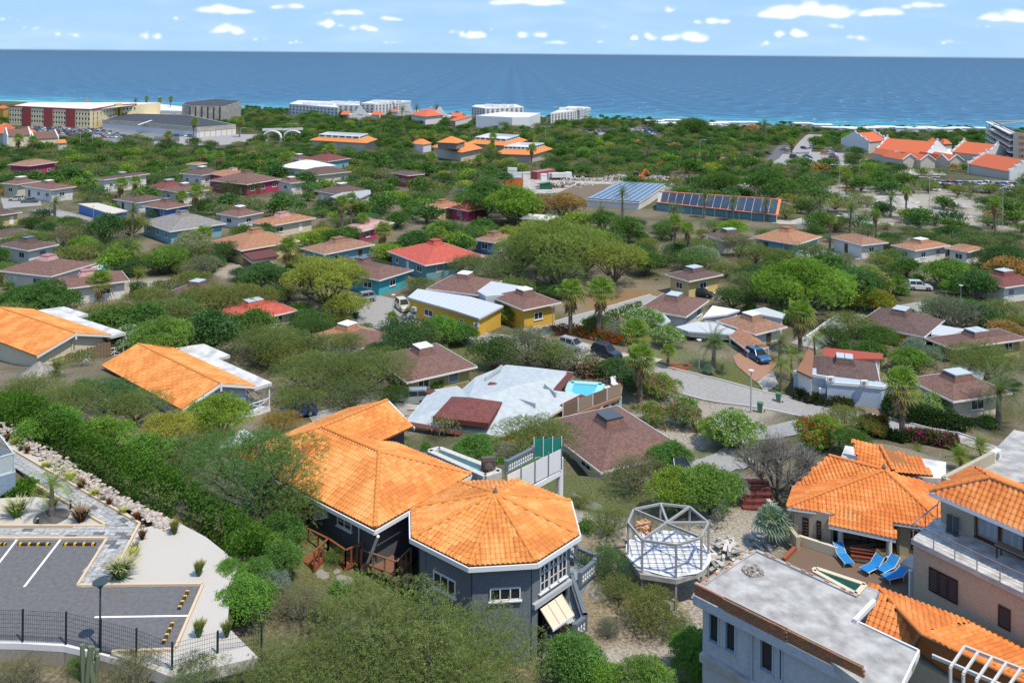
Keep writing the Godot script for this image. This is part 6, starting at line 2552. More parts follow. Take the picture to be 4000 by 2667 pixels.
	var eb:=v3(0.626,0,-0.78)
	var up:=v3(0,1.75,0)
	var P:=func(i: float,j: float,h: float) -> Vector3: return C+ea*i+eb*j+v3(0,h,0) - og
	var hw:=4.35
	var P1: Vector3=P.call(hw,hw,1.75)
	var P2: Vector3=P.call(hw+6.0,hw,1.75)
	var E: Vector3=P.call(hw+6.0,hw+6.3,1.75)
	var Q: Vector3=P.call(2*hw+6.0,0,0)
	var R: Vector3=P.call(0,2*hw,0)
	var h29:=1.75*(1.0 - 2.9/hw)
	var Vv: Vector3=P.call(hw+3.1,hw+2.9,h29)
	var Ve: Vector3=P.call(hw+3.1,hw+6.3,h29)
	var B2: Vector3=P.call(hw+3.1,2*hw,0)
	var Lf: Vector3=P.call(2*hw+6.0,hw+6.3,0)
	tiled_roof(o,[[P.call(0,0,0),Q,P2,P1],[R,P.call(0,0,0),P1],[B2,R,P1,P2,Vv],[Ve,Vv,P2,E],[Q,Lf,E,P2]],
		[[P.call(0,0,0),P1],[R,P1],[P1,P2],[Q,P2],[P2,E]])
	gutter(o,[R*1.0+v3(0,-0.1,0),P.call(-0.12,-0.12,-0.1),Q - eb*0.12+v3(0,-0.1,0),Lf+ea*0.1+v3(0,-0.1,0)],trim,false,0.24)
	gutter(o,[Ve+v3(0,-0.1,0) - ea*0.1,E+v3(0,-0.05,0)+eb*0.15,Lf+v3(0,-0.1,0)+eb*0.15],trim,false,0.24)
	gutter(o,[B2+v3(0,-0.1,0)+eb*0.1,R+v3(0,-0.1,0)+eb*0.1],trim,false,0.2)
	var ins:=0.9
	var wl: Array=[P.call(ins,ins,0),P.call(2*hw+6 - ins,ins,0),P.call(2*hw+6 - ins,hw+6.0,0),P.call(hw+3.9,hw+6.0,0),P.call(hw+3.9,2*hw - ins,0),P.call(ins,2*hw - ins,0)]
	wall_ring(o,wl,22.5,26.55,dark)
	window_on(o,P.call(3.6,ins - 0.13,-1.05),-ea,-eb,1.35,1.05,2,trim,glass,"window",2)
	var sp:=Shape.new()
	sp.tube(pv([P.call(2.2,ins - 0.2,-0.3),P.call(2.2,ins - 0.2,-2.2)]),pf([0.04,0.04]),6)
	shp(o,"drainpipe",sp,trim)
	window_on(o,P.call(ins - 0.14,5.2,-0.9),eb,-ea,0.8,0.75,1,trim,mp("vent_grey"),"vent_panel",4)
	aircon("white air conditioner on the dark wall under the long tiled roof",og+P.call(5.6,ins - 0.45,-1.5),-2.25+PI/2+1.0)
	block_poly([C,C+ea*15,C+ea*15+eb*12,C+eb*9],2.0)
	# leaning white pole at the corner of the roof
	var pole:=thing("white_pole","leaning white metal pole from the roof corner down to the rocks","pole",at("b",975,1560,21.2))
	var ps:=Shape.new()
	ps.tube(pv([Vector3.ZERO,C+v3(0.25,-0.35,0.25) - pole.position]),pf([0.09,0.09]),8)
	shp(pole,"tube",ps,trim)
	# swimming pool and sculpture behind the roof
	var pool:=thing("swimming_pool","long narrow pool with white rim behind the orange-tiled roof","swimming pool",v3(-3.6,26.0,-62))
	var pc: Array=q3("c","285,103 350,85 735,232 640,262",26.2)
	var pd:=Shape.new()
	var ctr:=Vector3.ZERO
	for p: Vector3 in pc: ctr += p*0.25
	var rimm:=rough_paint("pool_rim",lin(0.56,0.54,0.50),"plaster",0.4,0.8)
	for i in 4:
		var s:=Shape.new()
		var a: Vector3=pc[i] - pool.position
		var b: Vector3=pc[(i+1) % 4] - pool.position
		s.bar(a - v3(0,1.2,0),b - v3(0,1.2,0),0.42,2.6)
		shp(pool,"rim",s,rimm)
	var wp:=PackedVector3Array()
	for p: Vector3 in pc: wp.append(p - pool.position - v3(0,0.22,0))
	pd.prism(wp,0.05)
	shp(pool,"water",pd,mp("pool_water"))
	var fl:=PackedVector3Array()
	for p: Vector3 in pc: fl.append(p - pool.position - v3(0,1.2,0))
	var face:=thing("stone_head_relief","tall carved stone face slab standing at the end of the pool","sculpture",at("c",663,285,25.6),0.15)
	face.scale=Vector3.ONE*0.72
	part(face,"slab",bx(v3(1.35,2.2,0.5)),rough_paint("carved_stone",lin(0.13,0.10,0.09),"plaster",1.2,0.95,1.0),v3(0,1.0,-0.3))
	var hs:=Shape.new()
	hs.smooth=true
	hs.lathe(Vector3.ZERO,[[0.05,0.25],[0.3,0.35],[0.46,0.7],[0.5,1.1],[0.46,1.5],[0.28,1.75],[0.03,1.85]],12)
	var hm:=shp(face,"face",hs,mats["carved_stone"])
	hm.scale=v3(1,1,0.55)
	part(face,"nose",bx(v3(0.14,0.5,0.2)),mats["carved_stone"],v3(0,1.0,0.3))
	part(face,"brow",bx(v3(0.7,0.07,0.14)),mats["carved_stone"],v3(0,1.3,0.22))
	part(face,"mouth",bx(v3(0.3,0.08,0.14)),mats["carved_stone"],v3(0,0.62,0.24))
	for x in [-0.22,0.22]: part(face,"eyelid",bx(v3(0.22,0.05,0.12)),mats["carved_stone"],v3(x,1.16,0.24))
	for i in 24: part(face,"curl",bx(v3(0.12,0.12,0.14)),mats["carved_stone"],v3(-0.5+(i % 8)*0.145,1.6+(i/8)*0.15,0.08))
	# raised deck with white plank fence on columns
	var dk:=thing("raised_deck","raised deck with artificial turf on white columns beyond the pool","deck",v3(1,25.6,-61.5))
	var dp: Array=q3("c","700,300 950,140 1128,130 1128,220 940,325 760,400",25.4)
	var ds:=Shape.new()
	var dl:=PackedVector3Array()
	for p: Vector3 in dp: dl.append(p - dk.position)
	ds.prism(dl,0.35)
	shp(dk,"slab",ds,trim)
	var tf:=Shape.new()
	var dl2:=PackedVector3Array()
	for p in dl: dl2.append(p*v3(0.95,1,0.95)+v3(0,0.03,0))
	tf.prism(dl2,0.0)
	shp(dk,"turf",tf,rough_paint("turf",lin(0.10,0.20,0.03),"soil",0.9,0.95))
	for q: Array in [[1112,225,0.0],[970,300,0.0],[1120,140,0.0]]:
		var p:=at("c",q[0],q[1],25.1) - dk.position
		var s:=Shape.new()
		s.tube(pv([p,p - v3(0,4.6,0)]),pf([0.2,0.2]),10)
		shp(dk,"column",s,trim)
	var fa:=at("c",715,283,25.5)
	var fb:=at("c",1125,216,25.5)
	fa=at("c",930,318,25.4).lerp(at("c",760,400,25.4),0.9)
	var fence:=thing("plank_fence","white vertical plank fence along the raised deck","fence",fa)
	var fd:=fb - fa
	for i in 44:
		var pm: ArrayMesh=bx(v3(0.115,1.45,0.03)) if i==0 else plant_meshes["plank"]
		plant_meshes["plank"]=pm
		part(fence,"plank",pm,trim,fd*((i+0.5)/44.0)+v3(0,0.75,0),Basis(fd.normalized(),Vector3.UP,fd.normalized().cross(Vector3.UP)))
	for i in 5: part(fence,"post",bx(v3(0.08,1.7,0.08)),mp("post_grey"),fd*(i/4.0)+v3(0,0.85,0.05))
	var gs:=thing("green_screen","green shade cloth screen on the raised deck","screen",at("c",950,140,25.4))
	var ge:=at("c",1125,132,25.4) - gs.position
	var sc:=Shape.new()
	sc.bar(v3(0,0.7,0),ge+v3(0,0.7,0),0.03,1.3)
	shp(gs,"cloth",sc,mp("shade_green"))
	for i in 4: part(gs,"post",bx(v3(0.06,1.5,0.06)),trim,ge*(i/3.0)+v3(0,0.75,0.05))
	balustrade("balustrade","white balustrade along the far side of the raised deck",at("c",775,240,25.4),at("c",945,150,25.4),rail,bal)
	# timber deck and steps below
	wooden_deck()

func wooden_deck() -> void:
	var wood:=rough_paint("red_timber",lin(0.26,0.085,0.04),"plaster",0.7,0.7,0.2)
	var worn:=rough_paint("worn_timber",lin(0.24,0.12,0.08),"plaster",0.7,0.8,0.2)
	var build:=func(label: String,pts: Array,m: Material,n: int,rails: Array) -> void:
		var o:=thing("timber_deck",label,"deck",pts[0])
		for i in n:
			var a: Vector3=(pts[0] as Vector3).lerp(pts[3],(i+0.5)/n) - pts[0]
			var b: Vector3=(pts[1] as Vector3).lerp(pts[2],(i+0.5)/n) - pts[0]
			var s:=Shape.new()
			s.bar(a,b,(pts[3] as Vector3).distance_to(pts[0])/n*0.93,0.05)
			shp(o,"board",s,m)
		for i in 4:
			var a: Vector3=pts[i] - pts[0]
			var b: Vector3=pts[(i+1) % 4] - pts[0]
			var s:=Shape.new()
			s.bar(a - v3(0,0.15,0),b - v3(0,0.15,0),0.06,0.2)
			shp(o,"edge_beam",s,m)
			part(o,"post",bx(v3(0.12,2.2,0.12)),m,a - v3(0,1.2,0))
			if i in rails:
				var r:=Shape.new()
				r.bar(a+v3(0,0.95,0),b+v3(0,0.95,0),0.12,0.05)
				shp(o,"handrail",r,m)
				for k in 4:
					part(o,"rail_post",bx(v3(0.1,1.0,0.1)),m,a.lerp(b,k/3.0)+v3(0,0.45,0))
	build.call("red timber landing with handrails at the hedge end",q3("b","440,1300 520,1185 745,1300 640,1400",24.1),wood,8,[1,2])
	build.call("long red timber walkway under the long tiled roof",q3("b","750,1300 870,1270 1010,1330 880,1390",23.8),wood,8,[2,3])
	build.call("weathered timber deck beside the octagonal tower",q3("b","1000,1385 1120,1260 1380,1370 1270,1480",23.6),worn,12,[3,2])
	var st:=thing("timber_steps","red timber steps descending from the weathered deck","steps",at("b",1190,1430,23.5))
	var dn:=at("b",1110,1560,21.6) - st.position
	for i in 8: part(st,"tread",bx(v3(0.75,0.05,0.26)),wood,dn*(i+0.5)/8.0,Basis(Vector3.UP,0.6))
	for x in [-0.36,0.36]:
		var s:=Shape.new()
		s.bar(v3(x,-0.05,-x*0.6),dn+v3(x,-0.05,-x*0.6),0.05,0.2)
		shp(st,"stringer",s,wood)
	aircon("white air conditioner standing on the ground beside the octagonal tower",at("b",1345,1525,21.9),1.9)
	var br:=thing("broom","broom handles leaning on the dark wall corner","broom",at("b",1185,1240,23.6))
	for i in 2:
		var s:=Shape.new()
		s.tube(pv([v3(0.1*i,0,0),v3(-0.15+0.05*i,1.5,-0.35)]),pf([0.02,0.02]),5)
		shp(br,"handle",s,mp("broom_wood"))
	part(br,"head",bx(v3(0.3,0.12,0.08)),mp("broom_red"),v3(0,0.05,0))
	var cl:=Shape.new()
	rng.seed=14
	for i in 30:
		var g:=rng.randf()
		cl.col=Color(0.35,0.34,0.33) if g<0.5 else (Color(0.05,0.14,0.12) if g<0.7 else Color(0.02,0.02,0.025))
		cl.box(v3(rng.randf_range(-0.7,0.7),rng.randf_range(0.05,0.3),rng.randf_range(-0.3,0.3)),v3(rng.randf_range(0.1,0.35),rng.randf_range(0.08,0.25),rng.randf_range(0.1,0.3)),Basis(Vector3.UP,rng.randf()*3))
	var ct:=thing("garden_clutter","pile of odd pots and tools on the deck by the dark wall","clutter",at("b",1190,1265,23.65))
	ct.set_meta("kind","stuff")
	shp(ct,"clutter_pieces",cl,tinted("clutter",0.7))

# ------------------------------------------------------------------ two gabled tile-roofed houses at left
func gable_houses() -> void:
	var trim:=mp("trim_white")
	for e: Array in [
		["orange-tiled gabled house with pale blue-grey end wall and cross-braced white porch",at("4",1180,1335,18.5),at("4",1690,1195,18.5),18.6,"greyblue",15.0],
		["orange-tiled gabled house with cream end wall and yellow shutters at the left edge",at("4",225,985,18.6),at("4",740,858,18.6),19.0,"cream",15.2]]:
		var A: Vector3=e[1]
		var B: Vector3=e[2]
		var v:=(B - A).normalized()
		v=v.rotated(Vector3.UP,0.10)
		var w:=(B - A).length()
		var mid:=(A+B)*0.5
		var u:=Vector3.UP.cross(v).normalized()
		if u.z>0: u=-u
		var o:=thing("gabled_tile_house",e[0],"house",v3(mid.x,0,mid.z))
		marks.append([mid+u*8,e[0].split(" with")[0] if e[4]=="greyblue" else "the cream gabled house"])
		var og:=o.position
		var L: float=e[3]
		var y: float=A.y
		var P:=func(i: float,j: float,h: float) -> Vector3: return mid+v*i+u*j+v3(0,h,0) - og
		var hw:=w*0.5
		var rise:=1.45
		tiled_roof(o,[[P.call(-hw,L,0),P.call(-hw,0,0),P.call(0,0,rise),P.call(0,L,rise)],[P.call(hw,0,0),P.call(hw,L,0),P.call(0,L,rise),P.call(0,0,rise)]],[[P.call(0,0,rise),P.call(0,L,rise)]])
		var b:=Shape.new()
		b.bar(P.call(-hw,-0.08,-0.16),P.call(0,-0.08,rise - 0.16),0.1,0.26)
		shp(o,"barge_board",b,trim)
		var b2:=Shape.new()
		b2.bar(P.call(0,-0.08,rise - 0.16),P.call(hw,-0.08,-0.16),0.1,0.26)
		shp(o,"barge_board",b2,trim)
		var fin:=Shape.new()
		fin.bar(P.call(0,-0.14,rise+0.05),P.call(0,-0.14,rise - 0.75),0.2,0.14,u)
		shp(o,"gable_pendant",fin,trim)
		var wm:=wall_mat(e[4])
		var base: float=e[5]
		var g:=Shape.new()
		g.quad(P.call(-hw+0.4,0.5,base - y - 2),P.call(-hw+0.4,0.5,-0.1),P.call(hw - 0.9,0.5,-0.1),P.call(hw - 0.9,0.5,base - y - 2))
		g.tri(P.call(-hw+0.4,0.5,-0.1),P.call(0,0.5,rise - 0.2),P.call(hw - 0.4,0.5,-0.1))
		shp(o,"gable_wall",g,wm)
		for x in [-hw+0.4,hw - 0.9]:
			var s:=Shape.new()
			s.quad(P.call(x,0.5,base - y - 2),P.call(x,0.5,-0.1),P.call(x,L - 0.5,-0.1),P.call(x,L - 0.5,base - y - 2))
			shp(o,"wall",s,wm)
		for k in 3:
			var s:=Shape.new()
			var yy:=-1.1 - 1.0*k
			s.bar(P.call(-hw+0.5+(1.2 if k==0 else 0.0),0.46,yy),P.call(hw - 1.0,0.46,yy),0.06,0.08)
			shp(o,"wall_band",s,wm)
		var sb:=Shape.new()
		sb.bar(P.call(-0.1,0.44,rise - 0.3),P.call(-0.1,0.44,base - y),0.24,0.1,u)
		shp(o,"wall_rib",sb,wm)
		# flat white roof on the garden side
		var f:=Shape.new()
		f.prism(pv([P.call(hw - 0.3,0.2,-0.22),P.call(hw+2.2,0.2,-0.3),P.call(hw+2.2,L*0.62,-0.3),P.call(hw+3.8,L*0.62,-0.3),P.call(hw+3.8,L*0.95,-0.3),P.call(hw - 0.3,L*1.02,-0.22)]),0.35)
		shp(o,"flat_roof",f,rough_paint("flat_roof_white",lin(0.70,0.70,0.68),"stain",0.12,0.8))
		for q: Array in [[hw+2.0,0.5],[hw+2.0,L*0.3],[hw+3.6,L*0.65],[hw+2.0,L*0.6]]:
			var s:=Shape.new()
			s.bar(P.call(q[0],q[1],-0.6),P.call(q[0],q[1],base - y - 0.5),0.16,0.16,u)
			shp(o,"porch_post",s,trim)
		for side: Array in [[hw - 0.6,0.4,hw+2.0,0.4],[hw+2.0,0.4,hw+2.0,3.2],[hw+2.0,3.4,hw+2.0,6.2]]:
			var s:=Shape.new()
			var p0: Vector3=P.call(side[0],side[1],base - y+0.5)
			var p1: Vector3=P.call(side[2],side[3],base - y+0.5)
			s.bar(p0+v3(0,1.0,0),p1+v3(0,1.0,0),0.09,0.09)
			s.bar(p0,p1,0.09,0.09)
			s.bar(p0,p1+v3(0,1.0,0),0.07,0.07)
			s.bar(p1,p0+v3(0,1.0,0),0.07,0.07)
			s.bar((p0+p1)*0.5,(p0+p1)*0.5+v3(0,1,0),0.07,0.07,u)
			shp(o,"cross_braced_rail",s,trim)
		var fl:=Shape.new()
		fl.prism(pv([P.call(hw - 0.9,0.3,base - y+0.35),P.call(hw+2.1,0.3,base - y+0.35),P.call(hw+2.1,L*0.9,base - y+0.35),P.call(hw - 0.9,L*0.9,base - y+0.35)]),1.2)
		shp(o,"porch_floor",fl,trim)
		if e[4]=="cream":
			for x in [-0.5,3.4]:
				var s:=Shape.new()
				s.box(P.call(x,0.42,-1.9),v3(0.5,1.3,0.1),Basis(v,Vector3.UP,v.cross(Vector3.UP)))
				shp(o,"shutter",s,mp("shutter_yellow"))
		block_poly([A,B,B+u*L,A+u*L],3.0)
	# thatched shelter, pole fence and star between the two
	var t:=thing("thatched_shelter","grey thatched conical shelter between the two gabled houses","shelter",on("4",250,1110))
	t.position.y=15.5
	var s:=Shape.new()
	rng.seed=3
	for i in 900:
		var a:=rng.randf()*TAU
		var h:=rng.randf()
		var r:=4.6*(1.0 - h)
		s.col=Color(0.26,0.245,0.225)*rng.randf_range(0.7,1.3)
		var p:=v3(cos(a)*r,1.6+h*2.9,sin(a)*r*0.8)
		s.leaf(p+v3(0,0.08,0),v3(cos(a)*0.9,-0.62,sin(a)*0.72)*rng.randf_range(0.7,1.2),v3(-sin(a),0,cos(a))*0.12)
	s.col=Color(0.2,0.185,0.165)
	for k in 20:
		var a0:=TAU*k/20.0
		var a1:=TAU*(k+1)/20.0
		s.tri(v3(0,4.5,0),v3(cos(a0)*4.6,1.6,sin(a0)*3.7),v3(cos(a1)*4.6,1.6,sin(a1)*3.7))
	shp(t,"thatch",s,tinted("thatch",0.95))
	for k in 6: part(t,"post",bx(v3(0.16,4.0,0.16)),bark(),v3(cos(k)*3.6,0,sin(k)*3.0))
	var pf:=thing("pole_fence","brown fence of upright wooden poles between the gabled houses","fence",at("4",425,1075,16.0))
	var pe:=at("4",720,985,16.0) - pf.position
	for i in 44:
		var q:=Shape.new()
		var h:=1.7+rng.randf_range(-0.15,0.2)
		q.tube(pv([pe*(i/43.0),pe*(i/43.0)+v3(0,h,0)]),pf([0.1,0.085]),6)
		shp(pf,"pole",q,paint("pole_brown_%d" % (i % 3),lin(0.17+0.03*(i % 3),0.125+0.02*(i % 3),0.10),0.9))
	var star:=thing("star_ornament","white star ornament hanging on the pole fence","ornament",at("4",578,1000,17.2)+v3(0,0,0.6))
	var ss:=Shape.new()
	for i in 8:
		var a:=TAU*i/8.0
		ss.tri(v3(cos(a)*0.85,sin(a)*0.85,0),v3(cos(a+0.4)*0.3,sin(a+0.4)*0.3,0.08),v3(0,0,0.16))
		ss.tri(v3(cos(a)*0.85,sin(a)*0.85,0),v3(0,0,0.16),v3(cos(a - 0.4)*0.3,sin(a - 0.4)*0.3,0.08))
		ss.tri(v3(cos(a)*0.85,sin(a)*0.85,0),v3(cos(a - 0.4)*0.3,sin(a - 0.4)*0.3,0.0),v3(cos(a+0.4)*0.3,sin(a+0.4)*0.3,0.0))
	shp(star,"star_body",ss,trim)
	part(star,"hanger",bx(v3(0.3,1.2,0.2)),trim,v3(0,-0.9,-0.1))

# ------------------------------------------------------------------ pale roofed house with the blue pool deck
func pale_house() -> void:
	var pale:=rough_paint("roof_membrane",lin(0.46,0.51,0.53),"plaster",0.12,0.8)
	var maroon:=shingle_mat("maroon")
	var trim:=mp("trim_white")
	var o:=thing("pale_roofed_house","large pale grey low-pitched roof with a dark red hip panel","house",v3(-1,11.5,-100))
	marks.append([v3(-1,0,-100),"the large pale grey roof"])
	var out: Array=q3("5","485,1415 648,1215 815,1188 848,1213 940,1130 1140,1050 1350,1070 1575,1098 1468,1218 1648,1250 1505,1330 1390,1400 1085,1512 830,1475",15.5)
	var og:=o.position
	var pk1:=at("5",890,1275,17.1) - og
	var pk2:=at("5",1230,1180,17.0) - og
	var lo: Array=[]
	for p: Vector3 in out: lo.append(p - og)
	var s:=Shape.new()
	var tops:=[pk1,pk1,pk1,pk1,pk2,pk2,pk2,pk2,pk2,pk2,pk2,pk2,pk1,pk1]
	for i in lo.size():
		var j:=(i+1) % lo.size()
		s.tri(lo[i],lo[j],tops[i])
		if tops[i] != tops[j]: s.tri(lo[j],tops[j],tops[i])
	shp(o,"roof",s,pale)
	gutter(o,lo,trim,true,0.3)
	var wl: Array=[]
	for p: Vector3 in lo: wl.append((p - v3(0,p.y,0))*0.93)
	wall_ring(o,wl,-1.5,3.7,wall_mat("ochre"),0.2)
	# dark red shingled panels
	for e: Array in [[[655,1392],[780,1257],[1112,1292],[1022,1432],[900,1262]],[[1003,1190],[1030,1160],[1113,1172],[1085,1203],[1055,1172]]]:
		var h:=16.7 if e[0][0]==655 else 16.35
		var q: Array=[]
		for k in 4: q.append(at("5",e[k][0],e[k][1],h) - og)
		var ap:=at("5",e[4][0],e[4][1],h+(0.9 if h>16.5 else 0.25)) - og
		var r:=Shape.new()
		for k in 4: roof_face(r,[q[k],q[(k+1) % 4],ap])
		shp(o,"red_roof_panel",r,maroon)
		var sk:=Shape.new()
		for k in 4: sk.quad(q[k],q[(k+1) % 4],(q[(k+1) % 4] as Vector3) - v3(0,0.5,0),(q[k] as Vector3) - v3(0,0.5,0))
		shp(o,"panel_skirt",sk,maroon)
	for e: Array in [[1470,1218,1560,1100],[1510,1322,1650,1252],[500,1440,840,1500],[615,1235,660,1215]]:
		var a:=at("5",e[0],e[1],15.62) - og
		var b:=at("5",e[2],e[3],15.62) - og
		var r:=Shape.new()
		r.bar(a,b,0.9,0.12)
		shp(o,"red_roof_edge",r,maroon)
	for e: Array in [[1000,1145,1110,1065,0.12],[1010,1240,1140,1265,0.12],[1140,1265,1330,1320,0.14],[655,1400,1020,1440,0.1],[1390,1190,1465,1250,0.14]]:
		var a:=at("5",e[0],e[1],16.2) - og
		var b:=at("5",e[2],e[3],16.2) - og
		var ap:=pk1 if e[0]<1000 else pk2
		var r:=Shape.new()
		r.bar(a+v3(0,0.06,0),b+v3(0,0.06,0),e[4],0.5)
		shp(o,"roof_seam",r,pale)
	window_on(o,at("5",1640,1330,13.5) - og,v3(0.8,0,-0.6),v3(0.6,0,0.8),1.4,1.1,2,trim,mp("house_glass"))
	block_poly(out,2.0)
	# pool deck on pale blue columns
	var dk:=thing("pool_deck","raised swimming pool deck with pale blue rim and bamboo screens","pool deck",at("5",1700,1240,15.0))
	var do:=dk.position
	var rim:=q3("5","1545,1222 1565,1165 1765,1178 1728,1262 1600,1290",15.2)
	var cy:=mp("pool_cyan")
	for i in 5:
		var r:=Shape.new()
		r.bar((rim[i] as Vector3) - do - v3(0,0.4,0),(rim[(i+1) % 5] as Vector3) - do - v3(0,0.4,0),0.8,1.0)
		shp(dk,"rim",r,cy)
	var wt:=Shape.new()
	var wp:=PackedVector3Array()
	for p: Vector3 in rim: wp.append(p - do - v3(0,0.1,0))
	wt.prism(wp,0.1)
	shp(dk,"water",wt,mp("pool_water_light"))
	var fl:=q3("5","1765,1180 1905,1180 1890,1260 1520,1400 1500,1345 1728,1262",14.95)
	var fs:=Shape.new()
	var fp:=PackedVector3Array()
	for p: Vector3 in fl: fp.append(p - do)
	fs.prism(fp,0.3)
	shp(dk,"deck_floor",fs,rough_paint("deck_tan",lin(0.30,0.17,0.11),"plaster",0.5,0.9))
	for q: Array in [[1885,1260],[1815,1290],[1760,1318]]:
		var p:=at("5",q[0],q[1],14.7) - do
		part(dk,"column",bx(v3(0.4,3.6,0.4)),mp("column_blue"),p - v3(0,1.8,0))
	var sa:=at("5",1510,1395,15.0)
	var sb:=at("5",1890,1245,15.0)
	for i in 4:
		var n:=thing("bamboo_screen","%s brown bamboo screen panel from the left along the pool deck" % ["first","second","third","fourth"][i],"screen",sa.lerp(sb,i/4.0))
		var dd:=(sb - sa)/4.0
		for k in 9: part(n,"cane",bx(v3(dd.length()/9.0*0.92,1.35,0.05)),paint("bamboo_%d" % (i % 2),lin(0.17+0.10*(i % 2),0.12+0.09*(i % 2),0.085+0.07*(i % 2)),0.9),dd*((k+0.5)/9.0)+v3(0,0.7,0),Basis(dd.normalized(),Vector3.UP,dd.normalized().cross(Vector3.UP)))
		part(n,"post",bx(v3(0.1,1.6,0.1)),trim,v3(0,0.8,0.05))
	var lw:=thing("lattice_fence","dark lattice fence at the back of the pool deck","fence",at("5",1780,1190,15.0))
	var le:=at("5",1900,1195,15.0) - lw.position
	for i in 7: part(lw,"post",bx(v3(0.06,1.2,0.06)),mp("lattice_brown"),le*(i/6.0)+v3(0,0.6,0))
	for i in 3:
		var r:=Shape.new()
		r.bar(v3(0,0.3+i*0.4,0),le+v3(0,0.3+i*0.4,0),0.04,0.06)
		shp(lw,"rail",r,mats["lattice_brown"])
	for e: Array in [[1805,1225,"round white side table on the pool deck"],[1850,1200,"white sun chair on the pool deck"]]:
		var n:=thing("white_furniture",e[2],"table" if "table" in e[2] else "chair",at("5",e[0],e[1],15.0),0.4)
		part(n,"top" if "table" in e[2] else "seat",bx(v3(0.8,0.06,0.7)),trim,v3(0,0.5,0))
		for x in [-0.3,0.3]: part(n,"leg",bx(v3(0.06,0.5,0.06)),trim,v3(x,0.25,0))
		if "chair" in e[2]: part(n,"backrest",bx(v3(0.7,0.8,0.06)),trim,v3(0,0.85,-0.3),Basis(Vector3.RIGHT,-0.3))

